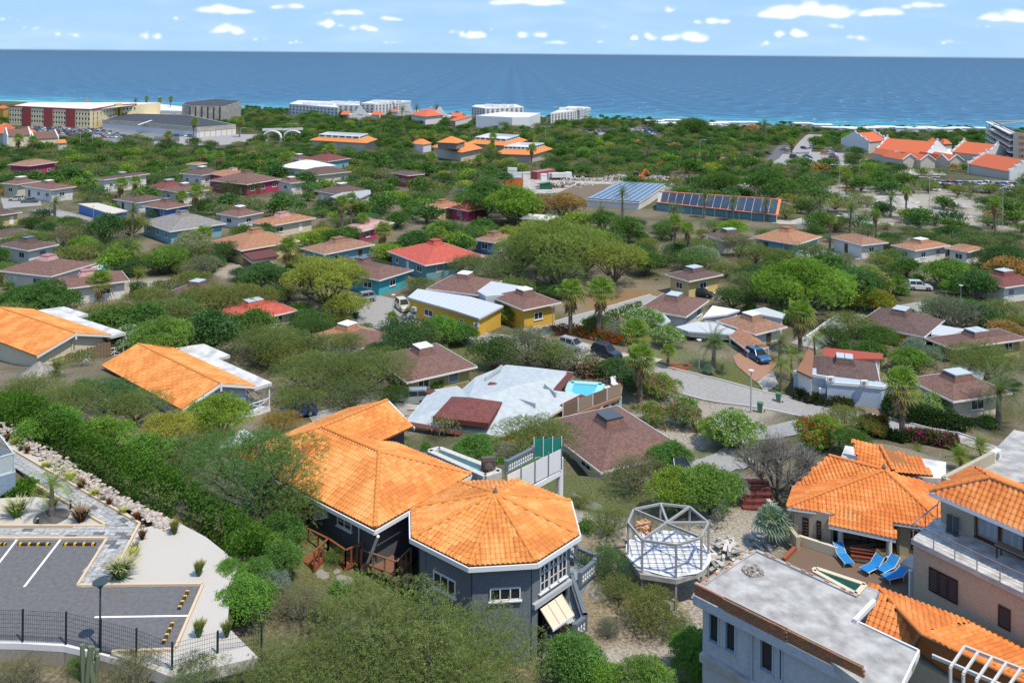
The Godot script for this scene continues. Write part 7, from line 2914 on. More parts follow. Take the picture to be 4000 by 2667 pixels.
# ------------------------------------------------------------------ yellow house: white wing before two brown hips
func yellow_wing() -> void:
	var o:=thing("yellow_wing","long yellow wing with white ribbed roof beside the parked silver saloon","house",v3(-9,11.5,-138))
	var og:=o.position
	var p: Array=q3("5","490,605 790,690 960,745 1120,662 905,602 555,550",15.0)
	var trim:=mp("trim_white")
	var rf:=PackedVector3Array()
	var lo:=PackedVector3Array()
	for q: Vector3 in p: rf.append(q - og)
	var c:=Vector3.ZERO
	for q in rf: c += q/rf.size()
	for q in rf: lo.append(v3(lerpf(q.x,c.x,0.05),3.2,lerpf(q.z,c.z,0.09)))
	var s:=Shape.new()
	s.prism(rf,0.28)
	shp(o,"roof",s,mp("white_roof_sheet"))
	for i in 16:
		var r:=Shape.new()
		var t:=(i+0.5)/16.0
		var a: Vector3=rf[0].lerp(rf[1],t*1.7) if t<0.588 else rf[1].lerp(rf[2],(t - 0.588)*2.42)
		var b: Vector3=rf[5].lerp(rf[4],t*1.7) if t<0.588 else rf[4].lerp(rf[3],(t - 0.588)*2.42)
		r.bar(a+v3(0,0.02,0),b+v3(0,0.02,0),0.05,0.05)
		shp(o,"roof_rib",r,mp("white_roof_sheet"))
	var w:=Shape.new()
	w.prism(lo,4.0)
	shp(o,"wall",w,wall_mat("ochre"))
	var gl:=mp("window_glass")
	for e: Array in [[0,0.45,1.9,2],[0,0.85,0.7,1],[1,0.35,0.9,2]]:
		var a: Vector3=lo[e[0]]
		var b: Vector3=lo[e[0]+1]
		var d:=(b - a).normalized()
		var n:=-d.cross(Vector3.UP).normalized()
		if n.z<0: n=-n
		window_on(o,a.lerp(b,e[1]) - v3(0,1.3,0)+n*0.02,d,n,e[2],1.0,e[3],trim,gl)
	aircon("white air conditioner at the left end of the long yellow wing",og+lo[0].lerp(lo[1],0.12) - v3(0,1.6,-0.2),-0.4)
	aircon("white air conditioner over the dark door of the long yellow wing",og+lo[1].lerp(lo[2],0.95) - v3(0,1.2,-0.2),-0.2)
	marks.append([v3(-9,0,-136),"the long yellow wing"])
	block_poly(p,2.0)
	var f:=thing("flat_roof_link","white membrane roof between the two brown hips","roof",v3(0,0,0))
	var fp:=PackedVector3Array()
	for q: Vector3 in q3("5","948,565 1040,500 1312,545 1195,585 1005,598",15.7): fp.append(q)
	var fs:=Shape.new()
	fs.prism(fp,3.5)
	shp(f,"membrane",fs,mp("membrane_pale"))
	# grey-blue flat wing of the house right of the street
	var g:=thing("grey_blue_wing","long grey-blue flat-roofed wing with two white-framed doors","house",v3(38,11.5,-105))
	var go:=g.position
	var top: Array=q3("6","842,1100 1062,1140 1062,1172 1285,1190 1420,1205 1500,1180 980,1070 860,1080",14.6)
	var tp:=PackedVector3Array()
	for q: Vector3 in top: tp.append(q - go)
	var ts:=Shape.new()
	ts.prism(tp,3.6)
	shp(g,"wall",ts,wall_mat("greyblue"))
	for i in 5:
		var r:=Shape.new()
		r.bar(tp[i]+v3(0,0.1,0),tp[i+1]+v3(0,0.1,0),0.25,0.35)
		shp(g,"parapet",r,mp("far_white"))
	for e: Array in [[1022,1245,0.8,1.9],[1308,1262,1.0,2.3],[1185,1240,0.7,0.6]]:
		var q:=at("6",e[0],e[1],12.7) - go
		q.z += 0.5
		var d:=(tp[3] - tp[0]).normalized()
		d.y=0
		if e[3]>1.0:
			var ds:=Shape.new()
			ds.box(q,v3(e[2],e[3],0.3),Basis(d,Vector3.UP,d.cross(Vector3.UP)))
			var dd:=shp(g,"door",ds,trim)
			for k in 4: part(dd,"pane",bx(v3(0.26,0.3,0.34)),gl,q+d*(-0.16+0.32*(k % 2))+v3(0,0.1 - 0.36*(k/2),0))
		else:
			part(g,"window",bx(v3(e[2],e[3],0.3)),trim,q)
	aircon("left rooftop air conditioner above the grey-blue wing",at("6",1085,1160,14.9),0.1)
	aircon("right rooftop air conditioner above the grey-blue wing",at("6",1305,1185,14.9),0.1)
	block_poly(top,2.0)
	# red roof behind it and orange strip
	flat_block("red_flat_roof","low plain red roof behind the grey-blue wing house","roof",q3("6","1040,935 1430,975 1425,1010 1200,1010 1035,990",15.0),15.0,3.4,shingle_mat("red"),wall_mat("white"))
	flat_block("orange_side_roof","narrow orange-brown side roof beside the dark roof of the grey-blue wing house","roof",q3("6","940,940 975,965 962,1130 862,1085",15.2),15.2,3.4,shingle_mat("orange"),wall_mat("white"))
	flat_block("pale_flat_roof","pale flat roof between the two twin-skylight brown hips","roof",q3("6","1770,780 1905,805 1985,815 1850,860 1745,850",14.6),14.6,3.0,mp("membrane_pale"),wall_mat("white"))
	flat_block("pale_flat_roof","glassy grey flat roof behind the drooping date palm","roof",q3("6","1850,1090 1915,1050 2100,1075 2085,1145 1990,1150",15.0),15.0,3.0,mp("membrane_grey"),wall_mat("white"))
	flat_block("white_flat_roof","white flat roofs between the blue-skylight roof and the tan bungalow","roof",q3("6","245,735 310,660 490,690 400,718",14.8),14.8,3.2,mp("far_white"),wall_mat("white"))
	flat_block("pale_flat_roof","pale metal roof right of the tan bungalow","roof",q3("6","560,690 650,670 790,715 770,745 600,715",15.2),15.2,3.4,mp("membrane_pale"),wall_mat("white"))
	flat_block("grey_porch_roof","greenish grey flat porch roof beside the blue-skylight roof","roof",q3("5","2000,690 2180,720 2220,760 2160,790 1960,755",14.4),14.4,3.0,mp("membrane_green"),wall_mat("white"))
	flat_block("grey_porch_roof","low pale carport roof left of the dark date palm","roof",q3("6","65,800 210,765 330,775 500,830 420,850 150,830",14.2),14.2,0.3,mp("membrane_pale"),wall_mat("white"))
	flat_block("maroon_carport_roof","small maroon carport roof in front of the terracotta yellow bungalow","roof",q3("4","1555,290 1750,268 1832,332 1648,362",14.0),14.0,0.25,shingle_mat("maroon"),wall_mat("white"))
	flat_block("flat_blue_house","flat pale roof on vivid blue walls at the left middle distance","house",q3("1","508,1335 640,1330 838,1382 722,1402",13.8),13.8,3.0,mp("membrane_tan"),wall_mat("deepblue"))
	flat_block("cream_round_house","cream flat-roofed house with rounded corner among scrub","house",q3("2","-20,1290 60,1262 245,1245 250,1268 180,1300 60,1312",14.6),14.6,3.6,mp("membrane_grey2"),wall_mat("cream"))
	flat_block("flat_white_house","small house with white flat roof and brown fascia behind the tall trees","house",q3("2","1225,1432 1410,1445 1482,1418 1290,1398",14.2),14.2,3.0,mp("membrane_white"),wall_mat("redwall"))
	# carport
	var cp:=thing("carport","open white-posted carport with orange-brown roof over the blue hatchback","carport",at("6",550,950,11.5))
	var ce: Array=q3("6","420,862 545,957 678,930 540,822",14.0)
	var cs:=Shape.new()
	var rl: Array=[]
	for q: Vector3 in ce: rl.append(q - cp.position)
	var m0: Vector3=((rl[1] as Vector3)+rl[2])*0.5+v3(0,0.8,0)
	var m1: Vector3=((rl[0] as Vector3)+rl[3])*0.5+v3(0,0.8,0)
	roof_face(cs,[rl[0],rl[1],m0,m1])
	roof_face(cs,[rl[2],rl[3],m1,m0])
	shp(cp,"roof",cs,shingle_mat("orange"))
	gutter(cp,[rl[0],rl[1],rl[2]],trim,false,0.25)
	for q in rl: part(cp,"post",bx(v3(0.2,2.6,0.2)),trim,(q as Vector3)*v3(0.97,1,0.97) - v3(0,1.4,0))
	# pools in the plain
	for e: Array in [["blue_pool","bright blue swimming pool behind the brown bungalow at left","4","575,430 720,380 845,385 740,425"],]:
		var pl:=thing(e[0],e[1],"swimming pool",v3(0,0,0))
		var q2:=PackedVector3Array()
		for q: Vector3 in q3(e[2],e[3],11.75): q2.append(q)
		var ws:=Shape.new()
		ws.prism(q2,0.5)
		shp(pl,"water",ws,mp("pool_water_blue"))
		for i in q2.size():
			var r:=Shape.new()
			r.bar(q2[i]+v3(0,0.03,0),q2[(i+1) % q2.size()]+v3(0,0.03,0),1.0,0.3)
			shp(pl,"rim",r,mp("far_white"))
		block_poly(Array(q2),3.0)
	var cw:=thing("curved_wall","low white curved garden wall along the bending drive","wall",v3(0,0,0))
	var cpnts: Array=[]
	for q: Array in [[925,900],[985,860],[1040,815],[1090,780],[1138,750]]: cpnts.append(on("6",q[0],q[1]))
	for i in 4:
		var r:=Shape.new()
		r.bar(cpnts[i]+v3(0,0.45,0),cpnts[i+1]+v3(0,0.45,0),0.25,1.0)
		shp(cw,"wall_section",r,trim)
# ------------------------------------------------------------------ right-hand hillside
func plate(o: Node3D,called: String,k: String,text: String,elev: float,down: float,m: Material) -> MeshInstance3D:
	var pp:=PackedVector3Array()
	for p: Vector3 in q3(k,text,elev): pp.append(p - o.position)
	var s:=Shape.new()
	s.prism(pp,down)
	return shp(o,called,s,m)

func beam(o: Node3D,called: String,a: Vector3,b: Vector3,w: float,h: float,m: Material) -> void:
	var s:=Shape.new()
	s.bar(a - o.position,b - o.position,w,h)
	shp(o,called,s,m)

func right_side() -> void:
	var tan:=rough_paint("tan_render",lin(0.46,0.40,0.30),"plaster",0.6,0.9,0.3)
	var trim:=mp("trim_white")
	var conc:=rough_paint("roof_concrete",lin(0.47,0.46,0.44),"stain",0.22,0.95,0.3)
	var brown:=mp("dark_wood")
	var glass:=mp("house_glass")
	var tone:=Color(1.0,0.93,0.92)
	# orange tiled villa above the small pool
	var o:=thing("tiled_villa","orange-tiled villa with white-columned porch above the small green pool","house",v3(25,20.6,-61))
	var g:=o.position
	marks.append([v3(26,0,-62),"the tiled villa by the green pool"])
	var A:=v3(19.6,23.3,-61.2) - g
	var B:=v3(29.6,23.3,-58.4) - g
	var ap:=v3(27.2,25.1,-63.0) - g
	var Bk:=v3(32.5,23.4,-63.5) - g
	var L2:=v3(24.1,25.0,-65.4) - g
	var L3:=v3(20.9,23.4,-63.8) - g
	var pA:=at("e",350,660,22.95) - g
	var pB:=at("e",737,742,22.95) - g
	var mA:=A.lerp(B,0.25)
	var mB:=A.lerp(B,0.66)
	var BL:=v3(24.4,23.8,-68.4) - g
	tiled_roof(o,[[A,mA,ap],[mB,B,ap],[pA,pB,mB.lerp(ap,0.2),mA.lerp(ap,0.2)],[mA,mB,ap],[B,Bk,ap],[L3,A,ap],[L3,ap,L2]],[[A,ap],[B,ap],[L2,ap]],tone)
	tiled_roof(o,[[v3(26.2,24.6,-65.2) - g,v3(28.4,24.4,-64.2) - g,v3(28.3,25.3,-66.2) - g,v3(26.5,25.5,-67.2) - g],[v3(28.4,24.4,-64.2) - g,v3(31.2,24.3,-63.9) - g,v3(31.0,24.7,-65.6) - g,v3(28.3,25.3,-66.2) - g]],[[v3(28.4,24.5,-64.2) - g,v3(28.3,25.4,-66.2) - g]],tone)
	plate(o,"white_flat_roof","e","445,205 1025,300 1025,395 890,390 700,330 540,330 415,290",24.2,0.4,rough_paint("flat_roof_white",lin(0.70,0.70,0.68),"stain",0.12,0.8))
	var fin:=Shape.new()
	fin.lathe(ap,[[0.2,0],[0.13,0.15],[0.16,0.25],[0.05,0.42]],8)
	shp(o,"finial",fin,mp("finial_grey"))
	gutter(o,[A,mA],trim,false)
	gutter(o,[pA,pB],trim,false,0.25)
	gutter(o,[mB,B],trim,false)
	var w0:=v3(20.2,0,-61.4) - g
	var w1:=v3(22.4,0,-60.3) - g
	var w2:=v3(23.2,0,-62.3) - g
	var w3:=v3(27.2,0,-61.0) - g
	var w4:=v3(26.8,0,-59.6) - g
	var w5:=v3(30.0,0,-58.9) - g
	var ring:=[w0,w1,w2,w3,w4,w5,v3(32,0,-63) - g,v3(25,0,-67) - g,v3(21,0,-64) - g]
	for p in ring.size(): ring[p].y=0
	wall_ring(o,ring,-0.5,2.75,tan)
	for e: Array in [[0,0.32,0.42],[0,0.68,0.3],[4,0.35,0.85]]:
		var d: Vector3=((ring[e[0]+1] as Vector3) - ring[e[0]]).normalized()
		var n:=v3(-d.z,0,d.x)
		if n.z<0: n=-n
		louvre_on(o,(ring[e[0]] as Vector3).lerp(ring[e[0]+1],e[1])+n*0.13+v3(0,1.5,0),d,n,e[2],1.25,brown,brown,5)
	plate(o,"porch_floor","e","405,790 735,800 720,860 690,880 400,835 430,700 740,745",21.15,0.6,rough_paint("porch_tile",lin(0.36,0.27,0.20),"plaster",0.6,0.8))
	for q in [[418,785],[697,850]]:
		var s:=Shape.new()
		s.lathe(at("e",q[0],q[1],21.1) - g,[[0.27,0.0],[0.27,0.12],[0.2,0.2],[0.17,1.75],[0.22,1.85]],12)
		shp(o,"column",s,trim)
	var i:=0
	for e: Array in [[553,755,"left dark armchair on the villa porch"],[603,765,"small wooden table on the villa porch"],[655,790,"right dark armchair on the villa porch"]]:
		var ch:=thing("porch_chair" if i != 1 else "porch_table",e[2],"chair" if i != 1 else "table",at("e",e[0],e[1],21.17),-0.4)
		part(ch,"seat" if i != 1 else "table_top",bx(v3(0.55,0.08,0.5)),brown,v3(0,0.42,0))
		for x in [-0.24,0.24]:
			for z in [-0.2,0.2]: part(ch,"leg",bx(v3(0.06,0.42,0.06)),brown,v3(x,0.2,z))
			if i != 1: part(ch,"armrest",bx(v3(0.07,0.25,0.5)),brown,v3(x,0.6,0))
		if i != 1: part(ch,"backrest",bx(v3(0.55,0.6,0.06)),brown,v3(0,0.7,-0.25))
		i += 1
	# terrace, pool, loungers
	var t:=thing("pool_terrace","brown stone terrace around the small green pool","terrace",v3(23,21,-58))
	plate(t,"paving","e","180,770 410,835 700,880 860,960 900,1060 640,1060 560,1090 200,940 90,860",20.98,0.5,rough_paint("terrace_stone",lin(0.27,0.185,0.13),"soil",0.7,0.95,0.3))
	var pl:=thing("green_pool","small dark green swimming pool with cream rim","swimming pool",v3(22,21,-57))
	var pc:=q3("e","280,912 560,1005 510,1060 262,925",21.04)
	for k in 4: beam(pl,"rim",pc[k],pc[(k+1) % 4],0.32,0.12,mp("rim_cream"))
	plate(pl,"water","e","280,912 560,1005 510,1060 262,925",21.03,0.02,mp("pool_water_green"))
	var k:=0
	for e: Array in [[435,865,0.1,"blue sun lounger standing alone beside the porch step"],[600,925,-1.0,"first of three blue sun loungers by the tan house"],[690,925,-1.0,"middle of three blue sun loungers by the tan house"],[735,975,-1.25,"blue sun lounger nearest the potted palm"]]:
		var lo:=thing("sun_lounger",e[3],"sun lounger",at("e",e[0],e[1],21.0),e[2],"blue sun loungers on the terrace")
		var bl:=mp("lounger_blue")
		for j in 9: part(lo,"strap",bx(v3(0.62,0.03,0.115)),bl,v3(0,0.33,0.85 - j*0.128))
		for j in 6: part(lo,"back_strap",bx(v3(0.62,0.03,0.115)),bl,v3(0,0.36+j*0.075,-0.3 - j*0.1),Basis(Vector3.RIGHT,0.62))
		for x in [-0.33,0.33]:
			var s:=Shape.new()
			s.tube(pv([v3(x,0.31,0.92),v3(x,0.31,-0.25),v3(x,0.80,-0.88)]),pf([0.022,0.022,0.022]),6)
			shp(lo,"frame",s,trim)
			for z in [0.75,-0.35]: part(lo,"leg",bx(v3(0.04,0.32,0.04)),trim,v3(x,0.16,z))
		k += 1
	var bn:=thing("bench","red-brown wooden bench on the terrace under the porch","bench",at("e",550,880,21.0),-0.25)
	for j in 4: part(bn,"slat",bx(v3(1.6,0.04,0.1)),mp("bench_red"),v3(0,0.42 if j<2 else 0.6+0.15*(j - 2),0.12 - 0.13*j))
	for x in [-0.7,0.7]: part(bn,"leg",bx(v3(0.08,0.45,0.35)),mp("bench_red"),v3(x,0.2,0))
	beam(t,"low_wall",at("e",0,545,21.6),at("e",175,770,21.4),0.3,0.9,tan)
	beam(t,"brick_edge",at("e",90,860,21.1),at("e",182,768,21.1),0.25,0.2,mp("brick_red"))
	beam(t,"planter_wall",at("e",180,745,21.3),at("e",400,815,21.3),0.25,0.6,mp("rim_cream"))
	var sp:=thing("red_steps","dark red garden steps behind the silver palms","steps",at("d",1080,470,19.6))
	for j in 5: part(sp,"step",bx(v3(2.6,0.25,0.5)),mp("step_red"),v3(0,0.1+j*0.27,-j*0.5))
	# tan apartment house
	var T:=thing("tan_house","three-storey tan house with wide balcony at the right edge","house",v3(25,20.5,-50))
	g=T.position
	marks.append([v3(25,0,-50),"the tan three-storey house"])
	var d:=v3(0.575,0,0.818)
	var n:=v3(-0.818,0,0.575)
	var c0:=v3(23.9,0,-51.0)
	c0.y=0
	var wall:=func(called: String,a: Vector3,b: Vector3,y0: float,y1: float) -> void:
		var s:=Shape.new()
		s.bar(v3(a.x,(y0+y1)*0.5,a.z) - g,v3(b.x,(y0+y1)*0.5,b.z) - g,0.25,y1 - y0)
		shp(T,called,s,tan)
	wall.call("wall",c0,c0+d*14,19.5,26.75)
	wall.call("wall",c0,c0 - n*8,19.5,26.75)
	var c1:=v3(26.25,0,-52.5)
	wall.call("upper_wall",c1,c1+d*1.9,27,29.7)
	wall.call("upper_wall",c1,c1 - n*6,27,29.7)
	var s:=Shape.new()
	var bp:=PackedVector3Array()
	for p: Vector3 in [v3(23.45,27,-50.6),v3(23.45,27,-50.6)+d*14,v3(23.45,27,-50.6)+d*14 - n*6,v3(26.4,27,-52.9) - n*0.5,v3(26.0,27,-52.9)]: bp.append(p - g)
	s.prism(bp,0.28)
	shp(T,"balcony_slab",s,rough_paint("balcony_white",lin(0.60,0.59,0.57),"stain",0.3,0.85))
	var f0:=v3(23.55,27,-50.55)
	var chrome:=mp("rail_steel")
	for j in 8: beam(T,"rail_post",f0+d*j*1.22,f0+d*j*1.22+v3(0,0.95,0),0.045,0.045,chrome)
	beam(T,"rail",f0+v3(0,0.95,0),f0+d*10+v3(0,0.95,0),0.05,0.05,chrome)
	for j in 4: beam(T,"rail_wire",f0+v3(0,0.2+j*0.19,0),f0+d*10+v3(0,0.2+j*0.19,0),0.012,0.012,chrome)
	for q: Array in [[f0,v3(26.0,27,-52.7)],[v3(26.0,27,-52.7),v3(27.2,27,-54.2)]]:
		beam(T,"rail",q[0]+v3(0,0.95,0),q[1]+v3(0,0.95,0),0.05,0.05,chrome)
		beam(T,"rail_post",q[1],q[1]+v3(0,0.95,0),0.045,0.045,chrome)
		beam(T,"rail_post",(q[0]+q[1])*0.5,(q[0]+q[1])*0.5+v3(0,0.95,0),0.045,0.045,chrome)
	# glazed doors with curtains
	for j in 4:
		var p: Vector3=c1+d*(2.65+j*1.35)+v3(0,28.25,0) - g
		var q:=window_on(T,p,d,n,1.32,2.35,1,mp("door_frame_brown"),pane("balcony_glass",lin(0.45,0.5,0.55),0.12),"glazed_door")
		for m in 6: part(q,"curtain_fold",bx(v3(0.19,2.1,0.08)),paint("curtain_%d" % (m % 2),lin(0.50 - 0.12*(m % 2),0.56 - 0.12*(m % 2),0.62 - 0.12*(m % 2)),0.9),p - n*0.25+d*(-0.5+m*0.2),Basis(d,Vector3.UP,n))
	for e: Array in [[1.75,25.0,1.65,1.35,3],[5.1,24.95,0.62,1.15,1],[1.75,22.55,1.65,1.5,3],[6.3,22.2,2.2,1.5,4],[7.6,24.9,0.9,0.6,1]]:
		var p: Vector3=c0+d*e[0]+v3(0,e[1],0)+n*0.13 - g
		for m in e[4]:
			louvre_on(T,p+d*((m+0.5)/e[4] - 0.5)*e[2],d,n,e[2]/e[4],e[3],brown,mp("shutter_brown"),8)
	var eave: Array=[v3(24.75,29.55,-51.1) - g,v3(24.75,29.55,-51.1)+d*13 - g,v3(29.0,29.55,-54.2) - g]
	var rd:=v3(27.55,31.0,-49.75) - g
	tiled_roof(T,[[eave[0],eave[1],rd+d*9,rd],[eave[2],eave[0],rd],[eave[2]+d*13,eave[2],rd,rd+d*9]],[[eave[0],rd],[rd,rd+d*8]],tone)
	gutter(T,[eave[0] - n*-0.05,eave[1]],trim,false,0.25)
	gutter(T,[eave[2],eave[0]],trim,false,0.25)
	var fr:=thing("flat_roof_house","pale concrete flat roof at the right edge behind the tan house","house",v3(33,26,-57))
	plate(fr,"roof","e","1415,115 1200,335 1285,392 1370,412 1560,420 1600,150",29.0,0.4,conc)
	plate(fr,"wall","e","1420,135 1225,335 1290,380 1370,405 1560,420 1600,150",28.55,8.0,tan)
	aircon("white air conditioner on the pale concrete flat roof",at("e",1310,290,29.02),0.6)
	aircon("white air conditioner low on the tan wall",c0+d*4.6+n*0.35+v3(0,21.6,0),atan2(n.x,n.z))
	var tb:=thing("balcony_table","long weathered table on the upper balcony","table",c1+d*4.6+n*1.0+v3(0,27.02,0),atan2(d.x,d.z))
	part(tb,"table_top",bx(v3(0.6,0.05,1.9)),mp("grey_wood"),v3(0,0.72,0))
	for x in [-0.25,0.25]:
		for z in [-0.85,0.85]: part(tb,"leg",bx(v3(0.06,0.7,0.06)),brown,v3(x,0.35,z))
	for e: Array in [[0.7,"left dark folded chair on the balcony"],[1.1,"right dark folded chair on the balcony"]]:
		var ch:=thing("folded_chair",e[1],"chair",c1+d*e[0]+n*0.6+v3(0,27.02,0),atan2(n.x,n.z)+0.4)
		part(ch,"backrest",bx(v3(0.3,0.8,0.05)),mp("chair_slate"),v3(0,0.45,-0.1),Basis(Vector3.RIGHT,-0.25))
		part(ch,"seat",bx(v3(0.3,0.05,0.5)),mp("chair_slate"),v3(0,0.08,0.25))
	var pg:=thing("entry_canopy","small white flat canopy on a post beside the tan wall","canopy",at("e",825,1080,21.0))
	var pe:=at("e",822,925,22.6) - pg.position
	part(pg,"post",bx(v3(0.18,1.7,0.18)),trim,v3(pe.x,0.8,pe.z))
	part(pg,"roof",bx(v3(1.9,0.16,1.6)),conc,pe+v3(0.85,0.05,-0.6),Basis(Vector3.UP,0.65))
	# lower orange roof with pergola
	var lr:=thing("lower_tiled_roof","lower orange-tiled roof with white timber pergola at bottom right","house",v3(22,20,-45))
	g=lr.position
	var hA:=at("e",632,1020,24.9) - g
	var hB:=at("e",885,1290,25.6) - g
	var hC:=at("e",1620,1640,25.6) - g
	var e1:=at("e",1175,1222,24.2) - g
	var e2:=at("e",1620,1440,24.2) - g
	var l1:=at("e",560,1235,24.4) - g
	var l2:=at("e",845,1360,24.5) - g
	var l3:=at("e",1040,1500,24.2) - g
	var l4:=at("e",1620,1790,24.2) - g
	tiled_roof(lr,[[e1,hA,hB],[e2,e1,hB,hC],[l1,l2,hB,hA],[l2,l3,hB],[l3,l4,hC,hB]],[[hA,hB],[l2,hB],[hB,hC]],tone)
	var lw:=Shape.new()
	lw.prism(pv([l1*0.97 - v3(0,0.3,0),l3*0.97 - v3(0,0.3,0),l4*0.97 - v3(0,0.3,0),e2*0.96 - v3(0,0.3,0),e1*0.96 - v3(0,0.3,0)]),5.0)
	shp(lr,"wall",lw,tan)
	var pgo:=thing("pergola","weathered white timber pergola over the lower tiles","pergola",at("e",1030,1500,25.2))
	var grey:=mp("weathered_white")
	beam(pgo,"long_beam",at("e",1130,1362,25.9),at("e",1560,1530,25.9),0.12,0.16,grey)
	beam(pgo,"long_beam",at("e",945,1412,25.9),at("e",1500,1650,25.9),0.12,0.16,grey)
	for j in 6:
		var a:=at("e",1130,1362,26.02).lerp(at("e",1560,1530,26.02),j*0.19)
		var b:=at("e",1050,1480,26.02).lerp(at("e",1400,1650,26.02),j*0.22)
		beam(pgo,"rafter",a,b,0.1,0.12,grey)
		beam(pgo,"post",b,b - v3(0,1.6,0),0.12,0.12,grey)
	# unfinished house with brick parapet
	var U:=thing("brick_parapet_house","unfinished grey house with stained concrete roof and brick parapet","house",v3(15,20,-44))
	g=U.position
	marks.append([v3(15,0,-45),"the brick parapet house"])
	plate(U,"roof","d","672,982 1060,735 1704,1027 1770,955 1842,985 1811,1052 1687,1178 2095,1377 2051,1471 1900,1700 1494,1402",26.4,0.35,conc)
	var B0:=at("d",672,985,26.4)
	var dn:=(at("e",325,1415,26.4) - B0).normalized()
	var out:=v3(-dn.z,0,dn.x)
	if out.z<0: out=-out
	var brick:=bx(v3(0.235,0.082,0.11))
	var bk:=0
	rng.seed=21
	var laid: Array=[]
	for seg: Array in [[0.0,1.78,0.0,6],[1.78,5.3,0.10,6],[5.3,9.0,0.05,6]]:
		beam(U,"parapet_core",B0+dn*seg[0]+v3(0,0.12+seg[2]*0.3,0) - out*0.08,B0+dn*seg[1]+v3(0,0.12+seg[2]*0.3,0) - out*0.08,0.14,0.62,mp("mortar_grey"))
		for row in seg[3]:
			var x: float=seg[0]+(0.0 if row % 2 else 0.11)
			while x<seg[1] - 0.05:
				laid.append([B0+dn*(x+0.1)+v3(0,-0.11+row*0.098+seg[2]*0.3,0)+out*(0.03+seg[2]),row])
				x += 0.25
	for e: Array in laid:
		if bk >= 300: break
		bk += 1
		part(U,"brick",brick,paint("brick_%d" % (rng.randi() % 5),lin(0.20+0.05*(bk % 3),0.075+0.02*(bk % 4),0.05+0.01*(bk % 5)),0.95),(e[0] as Vector3) - g+out*rng.randf_range(-0.008,0.01),Basis(dn,Vector3.UP,out))
	for e: Array in [[B0,at("d",1055,737,26.4)],[at("d",1060,735,26.4),at("d",1704,1027,26.4)]]:
		beam(U,"roof_kerb",e[0]+v3(0,0.02,0),e[1]+v3(0,0.02,0),0.2,0.16,conc)
		var ln: float=(e[1] as Vector3).distance_to(e[0])
		for j in int(ln/0.45):
			if (j*7) % 5<2: continue
			part(U,"coping_brick",brick,mp("brick_cap"),(e[0] as Vector3).lerp(e[1],(j+0.5)*0.45/ln)+v3(0,0.13,0) - g,Basis(Vector3.UP,atan2((e[1] as Vector3).z - (e[0] as Vector3).z,-(e[1] as Vector3).x+(e[0] as Vector3).x)))
	beam(U,"notch_wall",at("e",500,1215,26.5),at("e",612,1100,26.5),0.2,0.22,trim)
	beam(U,"roof_edge",at("e",500,1222,26.3),at("e",868,1395,26.3),0.1,0.3,trim)
	beam(U,"roof_edge",at("e",868,1395,26.3),at("e",760,1620,26.3),0.1,0.3,trim)
	var pb:=rough_paint("pale_blue_render",lin(0.40,0.44,0.48),"plaster",0.5,0.9)
	beam(U,"lintel",B0+v3(0,-0.4,0)+out*0.02,B0+dn*9+v3(0,-0.4,0)+out*0.02,0.3,0.5,pb)
	var wz:=B0 - out*0.25
	var cuts:=[0.75,1.42,1.72,2.4,3.7,4.5,4.75,5.0,9.0]
	var from:=0.45
	for j in range(0,cuts.size(),2):
		var c: float=cuts[j]
		beam(U,"wall",wz+dn*from+v3(0,-3.1,0),wz+dn*c+v3(0,-3.1,0),0.2,4.9,pb)
		if j+1<cuts.size():
			var e: float=cuts[j+1]
			beam(U,"wall",wz+dn*c+v3(0,-3.95,0),wz+dn*e+v3(0,-3.95,0),0.2,3.1,pb)
			var mid:=wz+dn*(c+e)*0.5+v3(0,-1.5,0)
			var fr2:=Shape.new()
			for x in [-1.0,1.0]: fr2.box(mid+dn*x*((e - c)*0.5 - 0.04)+out*0.06 - g,v3(0.08,1.75,0.2),Basis(dn,Vector3.UP,out))
			fr2.box(mid - v3(0,0.86,0)+out*0.08 - g,v3(e - c,0.08,0.3),Basis(dn,Vector3.UP,out))
			var wn:=shp(U,"window",fr2,mp("frame_slate"))
			part(wn,"pane",bx(v3(e - c - 0.16,1.6,0.02)),glass,mid - out*0.06 - g,Basis(dn,Vector3.UP,out))
			from=e
	beam(U,"wall",wz+dn*0.45+v3(0,-3.1,0),wz+dn*0.45 - out*6+v3(0,-3.1,0),0.2,4.9,pb)
	beam(U,"ledge",wz+dn*0.4+v3(0,-3.3,0)+out*0.15,wz+dn*9+v3(0,-3.3,0)+out*0.15,0.5,0.4,conc)
	beam(U,"drainpipe",wz+dn*3.3+v3(0,-0.6,0)+out*0.2,wz+dn*3.3+v3(0,-5.0,0)+out*0.2,0.1,0.1,mp("frame_slate"))
	var hp:=Shape.new()
	for j in 160:
		var a:=rng.randf()*TAU
		var r:=sqrt(rng.randf())*0.55
		var q:=rng.randf_range(0.16,0.42)
		hp.col=Color(q*1.05,q*0.95,q*0.85)
		hp.box(v3(cos(a)*r,0.03+(0.55 - r)*0.35*rng.randf(),sin(a)*r),Vector3.ONE*rng.randf_range(0.04,0.14),Basis.from_euler(v3(a,r*9,a*2)))
	var gp:=thing("rubble","small pile of broken rubble on the concrete roof","rubble",at("d",1040,862,26.41))
	gp.set_meta("kind","stuff")
	shp(gp,"rubble_pieces",hp,tinted("rubble",0.9))
	# steel frame pavilion under construction
	var fp:=thing("pavilion_frame","open octagonal grey beam frame over a plastic-covered slab","pavilion",v3(10.8,19.2,-58.5))
	g=fp.position
	marks.append([v3(10.8,0,-58.5),"the octagonal beam frame"])
	var top: Array=q3("d","285,470 455,435 640,455 760,555 715,650 555,695 340,665 250,555",23.6)
	var gm:=rough_paint("frame_grey",lin(0.34,0.34,0.33),"plaster",0.8,0.85)
	var sl:=PackedVector3Array()
